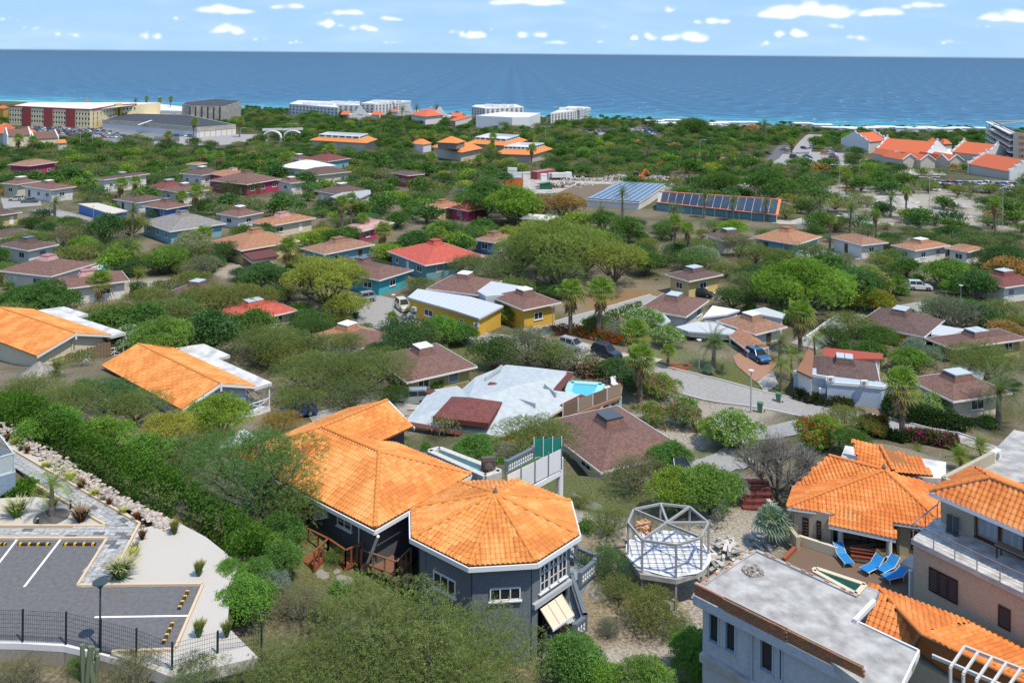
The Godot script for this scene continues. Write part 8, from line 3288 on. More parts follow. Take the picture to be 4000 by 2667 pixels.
	for j in 8:
		beam(fp,"ring_beam",top[j],top[(j+1) % 8],0.12,0.15,gm)
		var b: Vector3=top[j]
		beam(fp,"column",b,v3(b.x,18.6 if j in [3,4,5,6] else 21.0,b.z),0.13,0.13,gm)
		var q: Vector3=v3(10.8,0,-58.6)+(v3(b.x,0,b.z) - v3(10.8,0,-58.6))*1.07
		sl.append(v3(q.x,21.5,q.z) - g)
	for j in 4: beam(fp,"cross_beam",top[j]+v3(0,0.012*j,0),top[j+4]+v3(0,0.012*j,0),0.12,0.15,gm) if j in [0,2] else beam(fp,"cross_beam",(top[j] as Vector3).lerp(top[j+4],0.0),(top[j] as Vector3).lerp(top[j+4],0.5),0.14,0.16,gm)
	var ss:=Shape.new()
	ss.prism(sl,0.3)
	shp(fp,"slab",ss,conc)
	var sh:=Shape.new()
	rng.seed=6
	var ctr:=v3(10.8,21.56,-58.6) - g
	for r in 7:
		for a in 24:
			var pt:=func(rr: int,aa: int) -> Vector3:
				var an:=TAU*(aa % 24)/24.0
				var rad:=rr/7.0*2.85
				return ctr+v3(cos(an)*rad,0.05*sin(rr*3.1+aa*2.3)*minf(rr,2)*0.5,sin(an)*rad*0.97)
			sh.quad(pt.call(r,a),pt.call(r+1,a),pt.call(r+1,a+1),pt.call(r,a+1))
	shp(fp,"plastic_sheet",sh,mp("plastic_sheet"))
	for j in 22:
		var x:=-2.5+(j % 11)*0.5
		var h:=sqrt(maxf(0.1,2.6*2.6 - x*x))
		var m:=Shape.new()
		if j<11: m.bar(ctr+v3(x,0.1,-h),ctr+v3(x,0.1,h),0.025,0.025)
		else: m.bar(ctr+v3(-h,0.12,x),ctr+v3(h,0.12,x),0.025,0.025)
		shp(fp,"rebar",m,mp("rebar_dark"))
	var dw:=thing("low_wall","pale concrete retaining ledge in front of the beam frame","wall",at("d",480,1050,19.7))
	beam(dw,"ledge",at("d",390,985,19.7),at("d",540,1080,19.7),0.7,0.4,conc)
	beam(dw,"ledge",at("d",300,850,20.6),at("d",390,985,19.7),0.6,0.3,conc)
	for e: Array in [["d",800,790,1.3,"scattered timber and slab offcuts beside the beam frame"],["d",880,720,1.0,"pile of old boards above the brick parapet house"],["d",1110,690,1.0,"heap of pipes and white basins under the silver palm"],["d",340,590,0.5,"stack of clay bricks on the plastic sheet"]]:
		var h:=Shape.new()
		rng.seed=int(e[1])
		for j in 46:
			var q:=rng.randf_range(0.2,0.55)
			h.col=Color(q,q*0.95,q*0.88) if not "bricks" in e[4] else Color(0.45,0.25,0.14)*rng.randf_range(0.8,1.2)
			h.box(v3(rng.randfn(0,0.5)*e[3],0.06+rng.randf()*0.25,rng.randfn(0,0.5)*e[3]),v3(rng.randf_range(0.15,0.9),0.07,rng.randf_range(0.1,0.35)),Basis.from_euler(v3(rng.randf_range(-0.2,0.2),rng.randf()*3,0.1)))
		var nd:=thing("building_debris",e[4],"debris",on(e[0],e[1],e[2]) if not "bricks" in e[4] else at(e[0],e[1],e[2],21.6))
		nd.set_meta("kind","stuff")
		shp(nd,"debris_pieces",h,tinted("rubble",0.9))
	var lt:=thing("lattice_fence","low white lattice fence on the slope right of the octagon","fence",at("c",1190,410,20.6))
	var le:=at("c",1370,490,19.6) - lt.position
	for j in 16:
		var a:=le*(j/15.0)
		beam(lt,"slat",lt.position+a,lt.position+a+le/15.0*1.5+v3(0,0.6,0),0.04,0.02,trim)
		beam(lt,"slat",lt.position+a+v3(0,0.6,0),lt.position+a+le/15.0*1.5,0.04,0.02,trim)

# ------------------------------------------------------------------ the car park court at lower left
func parking_court() -> void:
	var E0:=28.0
	var asphalt:=rough_paint("lot_asphalt",lin(0.15,0.148,0.155),"road",0.2,0.95,0.3)
	var gravel:=rough_paint("white_gravel",lin(0.80,0.75,0.68),"soil",0.9,0.98,1.5)
	var kerbm:=mp("kerb_tan")
	var root:=thing("parking_lot","","")
	root.set_meta("kind","structure")
	plate(root,"asphalt","a","-300,742 612,742 443,1012 1162,1006 1006,1366 640,1392 575,1380 376,1342 -300,1330",E0+0.02,0.5,asphalt)
	var gr:=thing("gravel_bed","","")
	gr.set_meta("kind","structure")
	plate(gr,"gravel","a","760,690 1010,640 1180,730 1370,880 1330,1000 1300,1240 1480,1420 1250,1475 985,1535 640,1400 1006,1366 1162,1006 600,1004 735,738",E0+0.0,0.5,gravel)
	plate(gr,"gravel","a","-300,520 200,500 330,520 610,668 -300,668",E0+0.0,0.5,gravel)
	plate(gr,"gravel","a","-60,150 60,150 800,640 790,660 380,430 -60,190",E0 - 0.02,0.5,gravel)
	var wm:=mp("line_white")
	for e: Array in [[346,744,136,1016],[95,744,-110,1010],[540,1190,1086,1182]]:
		var s:=Shape.new()
		var a:=at("a",e[0],e[1],E0+0.026)
		var b:=at("a",e[2],e[3],E0+0.026)
		var sd:=(b - a).cross(Vector3.UP).normalized()*0.06
		s.quad(a - sd,b - sd,b+sd,a+sd)
		shp(root,"painted_line",s,wm)
	for e: Array in [[-300,740,612,740],[612,740,443,1010],[443,1010,1164,1004],[1164,1004,1006,1368],[-300,668,612,668],[800,655,640,960],[640,960,598,1003],[0,190,800,655],[200,430,612,668],[1000,1378,640,1392]]:
		beam(root,"kerb",at("a",e[0],e[1],E0+0.05),at("a",e[2],e[3],E0+0.05),0.13,0.16,kerbm)
	var pv:=thing("walkway","","")
	pv.set_meta("kind","structure")
	var cnt:=0
	rng.seed=9
	for band: Array in [["-40,676 620,676 790,662 735,735 -40,735",v3(1,0,0),0.62,0.31],["735,737 622,737 455,1003 590,1003 650,940",v3(1,0,0),0.55,0.42],["0,195 795,655 620,668 210,425 0,250",at("a",800,655,0) - at("a",0,190,0),0.62,0.31]]:
		plate(pv,"bedding","a",band[0],E0+0.03,0.3,mp("grout"))
		var poly:=PackedVector2Array()
		var lo:=Vector2(1e9,1e9)
		var hi:=-lo
		var e: Vector3=(band[1] as Vector3)
		e.y=0
		e=e.normalized()
		var f:=e.cross(Vector3.UP)
		for p: Vector3 in q3("a",band[0],E0+0.05):
			var q:=Vector2(p.dot(e),p.dot(f))
			poly.append(q)
			lo=lo.min(q)
			hi=hi.max(q)
		var m:=bx(v3(band[2] - 0.015,0.05,band[3] - 0.015))
		var y:=lo.y
		var row:=0
		while y<hi.y:
			var x:=lo.x - (row % 3)*0.21
			while x<hi.x:
				if Geometry2D.is_point_in_polygon(Vector2(x,y),poly) and cnt<300:
					var g: int=[0,1,2,3,1,2,0,4][rng.randi() % 8]
					part(pv,"paver",m,rough_paint("paver_%d" % g,lin(0.40+0.05*g if g<4 else 0.17,0.41+0.045*g if g<4 else 0.18,0.41+0.04*g if g<4 else 0.19),"stain",0.9,0.8),e*x+f*y+v3(0,E0+0.04+rng.randf()*0.004,0),Basis(e,Vector3.UP,e.cross(Vector3.UP)))
					cnt += 1
				x += band[2]
			y += band[3]
			row += 1
	var i:=0
	for e: Array in [[-60,771,33,771],[100,771,285,771],[362,771,547,771],[1080,1035,1026,1142],[993,1218,936,1337]]:
		var a:=at("a",e[0],e[1],E0+0.08)
		var b:=at("a",e[2],e[3],E0+0.08)
		var o:=thing("wheel_stop",["black and yellow wheel stop cut by the left edge","left black and yellow wheel stop facing the walkway","right black and yellow wheel stop facing the walkway","upper slanting wheel stop near the gravel edge","lower slanting wheel stop near the mesh fence"][i],"wheel stop",a,0.0,"rubber wheel stops")
		var d:=b - a
		var n:=d.cross(Vector3.UP).normalized()
		var s:=Shape.new()
		s.bar(Vector3.ZERO,d,0.15,0.1)
		shp(o,"block",s,mp("rubber"))
		for k in 4:
			var t:=Shape.new()
			var p:=d*(0.08+k*0.28)
			t.bar(p - d*0.035,p+d*0.035,0.165,0.112)
			shp(o,"yellow_patch",t,mp("stop_yellow"))
		i += 1
	# rock strip
	var rk:=thing("stone_bed","","")
	rk.set_meta("kind","structure")
	rng.seed=44
	var path:=[[10,95],[160,190],[330,300],[500,410],[700,530],[860,610],[985,668]]
	for j in 12:
		var s:=Shape.new()
		s.smooth=false
		var rad: Array=[]
		for q in 3:
			var ring:=PackedVector3Array()
			for a in 7: ring.append(v3(cos(a*TAU/7)*rng.randf_range(0.75,1.15)*[0.8,1.0,0.55][q],[0.0,0.35,0.72][q]+rng.randf_range(-0.1,0.1),sin(a*TAU/7)*rng.randf_range(0.7,1.1)*[0.8,1.0,0.55][q]))
			rad.append(ring)
		for q in 2:
			for a in 7: s.quad(rad[q][a],rad[q+1][a],rad[q+1][(a+1) % 7],rad[q][(a+1) % 7])
		for a in range(1,6): s.tri(rad[2][0],rad[2][a],rad[2][a+1])
		plant_meshes["rock%d" % j]=s.mesh()
	var rest: Array=[]
	for j in 900:
		var t:=rng.randf()*5.999
		var a: Array=path[int(t)]
		var b: Array=path[int(t)+1]
		var u:=t - int(t)
		var wd:=52.0 if t<4.0 else 46.0
		var p:=at("a",lerpf(a[0],b[0],u)+rng.randf_range(-1,1)*wd*0.8,lerpf(a[1],b[1],u)+rng.randf_range(-0.6,1.0)*wd*0.75,E0)
		var sz:=rng.randf_range(0.08,0.18)
		var tr:=Transform3D(Basis(Vector3.UP,rng.randf()*TAU).scaled(v3(sz,sz*rng.randf_range(0.6,1.0),sz)),p+v3(0,rng.randf()*0.08,0))
		var hue:=rng.randi() % 4
		if j<300: part(rk,"stone",plant_meshes["rock%d" % (j % 12)],paint("stone_%d" % hue,lin([0.46,0.36,0.27,0.20][hue],[0.39,0.32,0.235,0.18][hue],[0.34,0.29,0.21,0.17][hue]),0.95),tr.origin,tr.basis)
		else: rest.append(tr)
	for h in 3:
		var mm:=MultiMesh.new()
		mm.transform_format=MultiMesh.TRANSFORM_3D
		mm.mesh=plant_meshes["rock%d" % h]
		mm.instance_count=200
		for j in 200: mm.set_instance_transform(j,rest[j*3+h])
		var mi:=MultiMeshInstance3D.new()
		mi.name="stone"
		mi.multimesh=mm
		mi.material_override=mats["stone_%d" % h]
		mi.set_meta("kind","stuff")
		rk.add_child(mi,true)
	# mesh fence on a white kerb, lamp post, retaining wall
	var fo:=thing("mesh_fence","dark green welded mesh fence along the edge of the car park","fence",at("a",376,1350,E0))
	var fp: Array=[]
	for e: Array in [[-160,1330,28.0],[127,1335,28.0],[376,1350,28.0],[575,1396,27.9],[780,1450,27.8],[985,1532,27.7],[1247,1462,27.5],[1500,1425,27.3]]: fp.append(at("a",e[0],e[1],e[2]))
	var fg:=mp("fence_green")
	for j in fp.size():
		beam(fo,"post",fp[j] - v3(0,0.2,0),fp[j]+v3(0,1.52,0),0.07,0.07,fg)
		if j==0: continue
		var s:=Shape.new()
		var a: Vector3=fp[j - 1] - fo.position
		var b: Vector3=fp[j] - fo.position
		var n:=int(a.distance_to(b)/0.1)
		for q in n:
			var p:=a.lerp(b,(q+0.5)/n)
			s.bar(p+v3(0,0.05,0),p+v3(0,1.45,0),0.008,0.008)
		for q in 8: s.bar(a+v3(0,0.08+q*0.195,0),b+v3(0,0.08+q*0.195,0),0.009,0.009)
		shp(fo,"mesh_panel",s,fg)
		beam(fo,"white_kerb",fp[j - 1] - v3(0,0.12,0),fp[j] - v3(0,0.12,0),0.22,0.28,mp("kerb_white"))
		beam(fo,"footing",fp[j - 1] - v3(0,1.4,0),fp[j] - v3(0,1.4,0),0.2,2.3,rough_paint("block_wall",lin(0.33,0.29,0.24),"plaster",0.6,0.95))
	lamp_post("dark park lamp with flat round head standing in the car park",at("a",571,1372,E0),2.95,true)
	for e: Array in [[213,660,"low bollard light beside the palm disc"],[403,570,"low bollard light beside the diagonal walkway"]]:
		var o:=thing("bollard_light",e[2],"bollard light",at("a",e[0],e[1],E0))
		part(o,"stem",bx(v3(0.08,0.34,0.08)),fg,v3(0,0.17,0))
		part(o,"lens",bx(v3(0.1,0.12,0.1)),mp("lens_cream"),v3(0,0.4,0))
		part(o,"cap",bx(v3(0.12,0.03,0.12)),fg,v3(0,0.475,0))
	var ds:=thing("stone_disc","","")
	ds.set_meta("kind","structure")
	var dp:=at("a",293,617,E0)
	var dm:=Shape.new()
	dm.lathe(dp,[[0.95,-0.1],[0.95,0.04],[0.0,0.07]],24)
	shp(ds,"dark_stones",dm,rough_paint("disc_stone",lin(0.18,0.175,0.165),"soil",1.4,0.95,1.0))
	palm("coco",dp,1.9,0.72,"small palm with plumed fronds in a dark stone disc")
	plant_meshes["flax"]=null
	plant_meshes.erase("flax")
	var kinds:={"flax": [Color(0.42,0.40,0.06),Color(0.55,0.52,0.16),70,0.42,0.36,"clump of yellow striped flax"],"fountain": [Color(0.16,0.26,0.07),Color(0.55,0.50,0.36),190,0.62,0.5,"fountain grass with pale plumes"],"purple": [Color(0.10,0.035,0.03),Color(0.32,0.22,0.15),150,0.55,0.45,"dark purple fountain grass"],"tall": [Color(0.13,0.20,0.045),Color(0.30,0.30,0.10),150,0.72,0.26,"upright green grass tuft"],"red": [Color(0.13,0.05,0.035),Color(0.25,0.13,0.06),80,0.5,0.22,"dark red leafy clump"],"dry": [Color(0.12,0.12,0.08),Color(0.3,0.28,0.2),60,0.28,0.25,"low grey-green tuft"]}
	for e: Array in [["flax",85,195,1.0,"by the left balcony"],["flax",262,335,1.0,"behind the small palm"],["flax",300,560,1.3,"at the foot of the small palm"],["flax",543,495,1.0,"on the rock strip edge"],["flax",400,405,1.2,"right of the small palm crown"],["flax",702,600,0.9,"near the walkway corner"],["flax",760,850,1.2,"above the big grass at the gravel"],
		["fountain",92,610,1.5,"on the white gravel at left"],["fountain",690,965,1.6,"leaning at the walkway end"],["purple",460,640,1.4,"beside the diagonal walkway"],["red",155,250,1.0,"left of the rock strip"],["red",40,180,1.1,"by the left edge balcony"],["red",462,460,1.3,"on the rock strip"],["red",625,552,1.0,"beside the rock strip middle"],["red",787,640,1.1,"at the walkway corner"],["red",815,745,1.2,"just below the walkway corner"],
		["tall",1000,715,1.1,"at the end of the rock strip"],["tall",1140,955,1.1,"in the middle of the white gravel"],["tall",1140,1305,1.1,"by the slanting wheel stop"],["tall",1300,1305,1.0,"inside the mesh fence under the hedge"],["dry",118,230,1.1,"between flax and rocks"],["dry",585,525,1.0,"on the rocks"],["dry",775,800,1.2,"at the gravel edge"]]:
		var q: Array=kinds[e[0]]
		var o:=thing("grass_tuft","%s %s" % [q[5],e[4]],"plant",at("a",e[1],e[2],E0),e[1]*0.1)
		part(o,"blades",tuft_mesh(e[0],q[0],q[1],q[2],q[3],q[4]),leafy(),Vector3.ZERO,Basis.from_scale(Vector3.ONE*e[3]))
	# corner of the apartment block at the left edge
	var ab:=thing("apartment_block","pale blue-grey apartment block corner with glass balconies at the left edge","building",at("a",95,470,E0),0.75)
	var bl:=rough_paint("apartment_blue",lin(0.22,0.30,0.38),"plaster",0.5,0.85)
	var cn:=at("a",95,465,E0)
	var cb:=at("a",82,350,28.75)
	part(ab,"balcony_wall",bx(v3(7.0,1.15,4.2)),bl,cn - ab.position+v3(-3.5,0.55,-2.1))
	part(ab,"balcony_floor",bx(v3(6.6,0.05,3.9)),mp("dark_floor"),cn - ab.position+v3(-3.5,1.16,-2.1))
	for e: Array in [[v3(-3.5,1.75,-0.1),v3(7.0,1.1,0.03)],[v3(-0.1,1.75,-2.1),v3(0.03,1.1,4.2)]]: part(ab,"glass_panel",bx(e[1]),pane("rail_glass",lin(0.55,0.62,0.62),0.45),cn - ab.position+e[0])
	for e: Array in [[v3(-3.5,2.32,-0.1),v3(7.0,0.06,0.08)],[v3(-0.1,2.32,-2.1),v3(0.08,0.06,4.2)],[v3(-3.5,1.2,-0.1),v3(7.0,0.1,0.12)],[v3(-0.1,1.2,-2.1),v3(0.12,0.1,4.2)]]: part(ab,"rail",bx(e[1]),mp("rail_pale"),cn - ab.position+e[0])
	for j in 5:
		part(ab,"balcony_slab",bx(v3(8.0,0.7,5.0)),mp("far_white"),v3(-7.4,1.4+j*3.1,-2.5))
		part(ab,"balcony_glass",bx(v3(7.8,1.1,0.03)),pane("rail_glass",lin(0.55,0.62,0.62),0.45),v3(-7.4,2.3+j*3.1,-0.1))
	part(ab,"wall",bx(v3(6.0,17.0,9.0)),bl,v3(-9.5,8.0,-5.0))

func lamp_post(label: String,p: Vector3,h: float,disc:=false,arms:=0) -> void:
	var o:=thing("street_lamp",label,"street lamp",p)
	var m:=mp("lamp_slate") if disc and h<3.2 else mp("lamp_grey")
	var s:=Shape.new()
	var r:=0.05 if h<5.0 else 0.09
	s.tube(pv([Vector3.ZERO,v3(0,h*0.3,0),v3(0,h,0)]),pf([r*1.5,r,r*0.8]),8)
	shp(o,"pole",s,m)
	if disc:
		var q:=Shape.new()
		q.lathe(v3(0,h,0),[[0.04,-0.25],[0.2,-0.02],[0.34,0.05],[0.34,0.09],[0.0,0.13]],16)
		shp(o,"lamp_head",q,m if h<3.2 else mp("lamp_pale"))
	for x in ([-1.0,1.0] if arms==2 else ([1.0] if arms==1 else [])):
		var q:=Shape.new()
		q.tube(pv([v3(0,h,0),v3(x*1.0,h+0.4,0),v3(x*2.0,h+0.35,0)]),pf([0.07,0.06,0.05]),6)
		q.box(v3(x*2.4,h+0.33,0),v3(1.1,0.16,0.35))
		shp(o,"lamp_arm",q,mp("lamp_pale"))

func street_things() -> void:
	var silver:=lin(0.45,0.46,0.47)
	var navy:=lin(0.02,0.03,0.06)
	for e: Array in [["5",580,752,"sedan",1.25,silver,"silver saloon parked beside the long yellow wing"],["5",458,690,"jeep",0.45,lin(0.62,0.57,0.42),"cream jeep with spare wheel at the end of the yellow wing"],["5",195,640,"suv",-1.0,lin(0.33,0.34,0.35),"grey car under the yellow-green tree by the turquoise house"],
		["5",1575,955,"suv",0.9,silver,"silver hatchback at the back of the pale parking bay"],["5",1795,1000,"suv",0.8,navy,"navy blue car in the pale parking bay"],["5",515,1305,"suv",-1.45,lin(0.27,0.31,0.33),"grey-green car with roof rails before the large pale roof"],
		["6",605,1018,"hatch",0.35,lin(0.02,0.10,0.24),"blue hatchback under the orange-brown carport"],["6",232,600,"sedan",1.1,lin(0.02,0.022,0.03),"black saloon outside the pale yellow bungalow"],["6",1665,558,"suv",1.45,lin(0.72,0.72,0.72),"white car on the brick drive at right"],
		["4",1955,1385,"hatch",-1.2,lin(0.02,0.05,0.16),"dark blue car half hidden beside the white porch"],["d",565,250,"suv",0.3,lin(0.05,0.08,0.14),"dark blue car behind the round tree on the pale drive"],["1",103,1318,"hatch",-1.4,silver,"silver hatchback at the left edge parking"],["1",192,1330,"sedan",-1.4,lin(0.10,0.12,0.15),"dark grey saloon beside the silver hatchback"],
		["3",1112,1416,"hatch",1.4,lin(0.12,0.10,0.09),"brown hatchback on the concrete yard among date palms"],["3",1165,1455,"hatch",1.3,lin(0.68,0.7,0.72),"white hatchback below the brown one"],["3",1060,1455,"suv",1.3,lin(0.72,0.72,0.72),"white car left of the palm trunk on the concrete yard"],["6",782,345,"suv",1.2,lin(0.04,0.045,0.055),"car under a dark grey cover in the back street"],
		["5",998,285,"suv",0.9,lin(0.72,0.72,0.72),"white van beside the tan-roofed blue bungalow"],["1",1912,1258,"sedan",0.6,lin(0.30,0.02,0.02),"dark red car by the cream wall among palms"],["3",1200,1255,"hatch",1.5,lin(0.62,0.36,0.02),"yellow car on the far curving road"]]:
		var p:=on(e[0],e[1],e[2])
		p.y += 0.1
		car(e[3],p,e[4]+PI*0.0,e[5],e[6])
	var i:=0
	for e: Array in [["6",742,1297,"green wheeled bin at the corner of the drive"],["6",621,1360,"green wheeled bin on the pavement edge by the lamp post"],["5",130,745,"left green wheeled bin in the cul-de-sac"],["5",153,752,"right green wheeled bin in the cul-de-sac"]]:
		var o:=thing("wheeled_bin",e[3],"bin",on(e[0],e[1],e[2])+v3(0,0.1,0),0.3)
		var g:=mp("bin_soft_green") if i<2 else mp("bin_deep_green")
		var s:=Shape.new()
		s.lathe(Vector3.ZERO,[[0.0,0.06],[0.33,0.06],[0.42,0.95],[0.46,1.0],[0.44,1.03],[0.0,1.1]],4)
		shp(o,"tub",s,g)
		part(o,"lid",bx(v3(0.62,0.06,0.66)),g,v3(0,1.08,0),Basis(Vector3.UP,PI/4))
		part(o,"handle",bx(v3(0.5,0.05,0.05)),g,v3(0.3,1.0,0.3),Basis(Vector3.UP,PI/4))
		for x in [-0.2,0.2]: part(o,"wheel",bx(v3(0.06,0.18,0.18)),mp("tyre_black"),v3(x+0.2,0.09,0.3))
		i += 1
	for e: Array in [["5",1441,838,4.0,"park lamp beside the street in front of two tall palms"],["6",220,1095,4.2,"park lamp on the lawn by the dark date palm"],["6",561,1362,5.0,"park lamp at the street edge beside the green bin"],["6",1940,665,3.6,"park lamp in the shrubs at right"],["6",1670,520,4.2,"park lamp beside the white car drive"],["5",395,735,3.6,"park lamp in the cul-de-sac by the silver saloon"],["1",610,1448,3.8,"park lamp beside the grey road at left"],["1",1088,1165,3.8,"park lamp in the left middle distance scrub"]]:
		lamp_post(e[4],on(e[0],e[1],e[2]),e[3],true)
	var r:=words_of("3 1143 1290 10 2\n3 1275 1190 8 1\n3 1733 1400 10 2\n3 225 1080 11 1\n3 1045 1130 10 1\n1 525 978 9 1\n1 605 975 7 1\n1 1575 935 8 1\n1 1912 945 11 2\n2 170 865 10 2\n2 1395 935 9 2\n2 1990 940 9 1\n3 2215 1480 10 1\n1 975 975 8 1\n3 660 935 9 1")
	var near:=["by the curving grey road","beside the road above the palms","over the concrete slabs","along the straight far road","in the open car park","left of the round trees","in the dark scrub","before the black roofed hall","by the double white arch","among palms left of the gables","right of the orange courtyard","in the scrub belt","at the right edge of the slabs","behind the packed car lot","near the shore trees"]
	i=0
	for e: Array in r:
		lamp_post("tall street light %s" % near[i],on(e[0],float(e[1]),float(e[2])),float(e[3]),false,int(e[4]))
		i += 1
	for e: Array in [["6",235,1135,0.55,"pale boulder left of the pair by the lawn lamp"],["6",270,1140,0.5,"pale boulder right of the pair by the lawn lamp"],["6",60,1085,0.6,"large pale boulder beside the orange hose"],["6",140,1108,0.35,"white boulder at the lawn edge"],["6",180,1105,0.4,"tan boulder between white boulder and lamp"],["b",690,1460,0.6,"large pale limestone outcrop below the timber landing"],["b",860,1500,0.7,"large grey limestone outcrop beside the leaning white pole"],["b",800,1420,0.4,"limestone block under the timber walkway"],["d",760,135,0.4,"dark rock on the bare lot left"],["d",800,130,0.5,"dark rock on the bare lot right"],["a",1085,1400,0.5,"tan rock inside the mesh fence"],["a",150,1470,0.35,"white rock below the block wall"],["c",1310,960,0.9,"grey rock on the slope by the terrace"],["c",1345,1010,0.7,"tan rock on the slope by the lower balustrade"]]:
		var o:=thing("boulder",e[4],"boulder",on(e[0],e[1],e[2]) - v3(0,0.25*e[3],0),e[1])
		part(o,"rock",plant_meshes["rock%d" % (int(e[1]) % 12)],rough_paint("limestone",lin(0.44,0.40,0.36),"soil",0.7,0.95,2.0),v3(0,-0.15,0),Basis.from_scale(v3(1.2,0.95,1.0)*e[3]))
	var hs:=thing("garden_hose","coiled orange-red hose on the bare ground by the boulders","hose",on("6",85,1062))
	for j in 5:
		var s:=Shape.new()
		var pts:=PackedVector3Array()
		var rr:=PackedFloat32Array()
		for k in 19:
			pts.append(v3(cos(k*TAU/18)*(1.6 - j*0.17)+j*0.1,0.08+j*0.02,sin(k*TAU/18)*(1.2 - j*0.15)))
			rr.append(0.035)
		s.tube(pts,rr,5)
		shp(hs,"coil",s,mp("hose_red"))
	for e: Array in [["6",1665,230,3.2,"tall columnar cactus cluster left in the back row"],["6",1885,260,3.4,"tall columnar cactus cluster right in the back row"],["6",2165,810,4.0,"tall dark columnar cactus cluster beside the right hip roof"],["6",500,330,2.4,"thin columnar cacti in the bare scrub"],["a",520,1560,1.7,"grey columnar cacti below the mesh fence"],["2",590,1215,6.0,"cluster of tall cacti in the middle scrub"]]:
		var o:=thing("columnar_cactus",e[4],"cactus",on(e[0],e[1],e[2]))
		rng.seed=int(e[1])
		for j in 9:
			var s:=Shape.new()
			var b: Vector3=v3(rng.randf_range(-0.8,0.8),0,rng.randf_range(-0.5,0.5))*(e[3]*0.22)
			s.tube(pv([b,b+v3(rng.randf_range(-0.2,0.2),e[3]*rng.randf_range(0.5,1.0),0)]),pf([0.11,0.1]),7)
			shp(o,"stem",s,mp("cactus_green"))
# ------------------------------------------------------------------ planted by survey: where its crown's middle shows, how wide it is there, kind, bloom
const WOODS:="""
o 1480 1560 130 bright
o 620 1545 200 thorn
o 880 1475 370 thorn
o 1080 1530 330 thorn
o 760 1560 260 thorn
o 1000 1580 300 thorn
o 590 1085 320 feather
o 690 1150 190 thorn
o 60 905 150 thorn
o 150 930 170 thorn
o 235 905 140 feather
o 310 935 140 thorn
o 385 990 140 yellow
o 508 955 140 bright
o 430 1045 150 thorn
o 340 1040 130 bush
o 235 1000 130 bush
o 120 975 130 bush
o 290 915 80 bush
o 480 1010 110 thorn
o 640 975 110 thorn orange
o 725 860 190 thorn
o 610 790 160 thorn
o 850 850 180 thorn
o 800 905 140 thorn
o 560 690 150 thorn
o 480 690 140 thorn
o 395 725 150 thorn
o 340 690 120 thorn
o 300 740 90 silver
o 370 775 130 bright
o 290 775 90 bush white
o 650 815 130 thorn
o 690 920 110 thorn
o 900 905 80 dark
o 720 760 110 dark
o 790 790 100 thorn
o 110 690 140 round
o 50 690 100 round
o 30 725 90 round
o 745 650 220 yellow
o 790 705 110 yellow
o 600 635 95 round
o 465 612 95 grey
o 390 592 85 bright
o 1270 565 220 lime
o 1190 585 140 lime
o 1345 570 170 lime
o 1410 600 150 lime
o 1150 625 130 thorn
o 1290 620 130 lime
o 1080 610 100 thorn
o 1480 600 90 feather
o 1850 660 200 bright
o 1950 655 130 round
o 1735 655 115 thorn
o 1215 795 150 grey
o 1265 815 90 thorn
o 1160 825 90 grey
o 1010 755 95 bush
o 1065 765 75 bush
o 960 775 110 thorn
o 1172 718 65 bush yellow
o 1790 1065 210 bare
o 1560 1120 130 bright
o 1630 1120 150 bright
o 1235 1010 190 thorn
o 1090 1030 100 bush
o 1110 1015 60 bush white
o 1545 1045 100 bush
o 1460 1085 130 grey
o 1330 1150 60 thorn
o 1400 1200 110 thorn
o 1385 1290 120 feather
o 1420 1350 100 thorn
o 1490 1400 150 thorn
o 1550 1440 90 thorn
o 1400 1440 70 grey
o 1315 1515 150 bush
o 1375 1555 110 bush
o 1610 1505 160 bush
o 585 1240 100 bush
o 640 1280 110 bush
o 590 1310 90 bush
o 660 1230 60 bush
o 555 1375 140 bush
o 640 1215 110 bush
o 530 1310 80 bush
o 610 1330 90 silver
o 690 1385 120 grey
o 740 1400 90 thorn
o 770 1275 55 feather
o 55 1545 110 grey
o 300 1550 140 grey
o 450 1550 140 thorn
o 180 1525 70 feather
o 925 1280 45 bush
o 1520 885 85 bush pink
o 1500 945 75 bush pink
o 1570 950 85 bush pink
o 1460 870 70 round
o 1690 985 120 bush white
o 1640 985 80 bright
o 1665 1000 70 feather
o 1890 990 110 bush red
o 1940 960 110 thorn
o 1950 1010 80 round
o 1870 1010 70 bush white
o 2008 980 60 bush red
o 2145 925 75 bush white
o 2103 803 95 silver
o 2090 825 85 bright
o 1960 745 110 thorn
o 2020 775 80 round
o 2255 835 180 thorn
o 2190 720 140 grey
o 2187 625 85 bright
o 2275 645 90 feather
o 2200 660 60 bush
o 1995 645 110 bush pink
o 2010 690 85 bush orange
o 2320 590 110 dark
o 2310 760 80 rust
o 1480 735 90 bush white
o 1535 770 70 bush white
o 870 800 70 dark
o 1240 475 90 rust
o 1180 470 130 bright
o 1300 470 90 rust
o 1590 290 60 round
o 1770 425 110 round
o 1650 420 80 round
o 1120 455 120 round
o 1230 500 40 round
o 60 555 100 thorn
o 1700 560 90 grey
o 150 545 90 grey
o 1790 590 80 thorn
o 1610 590 90 silver
o 300 520 100 thorn
o 440 560 100 silver
"""
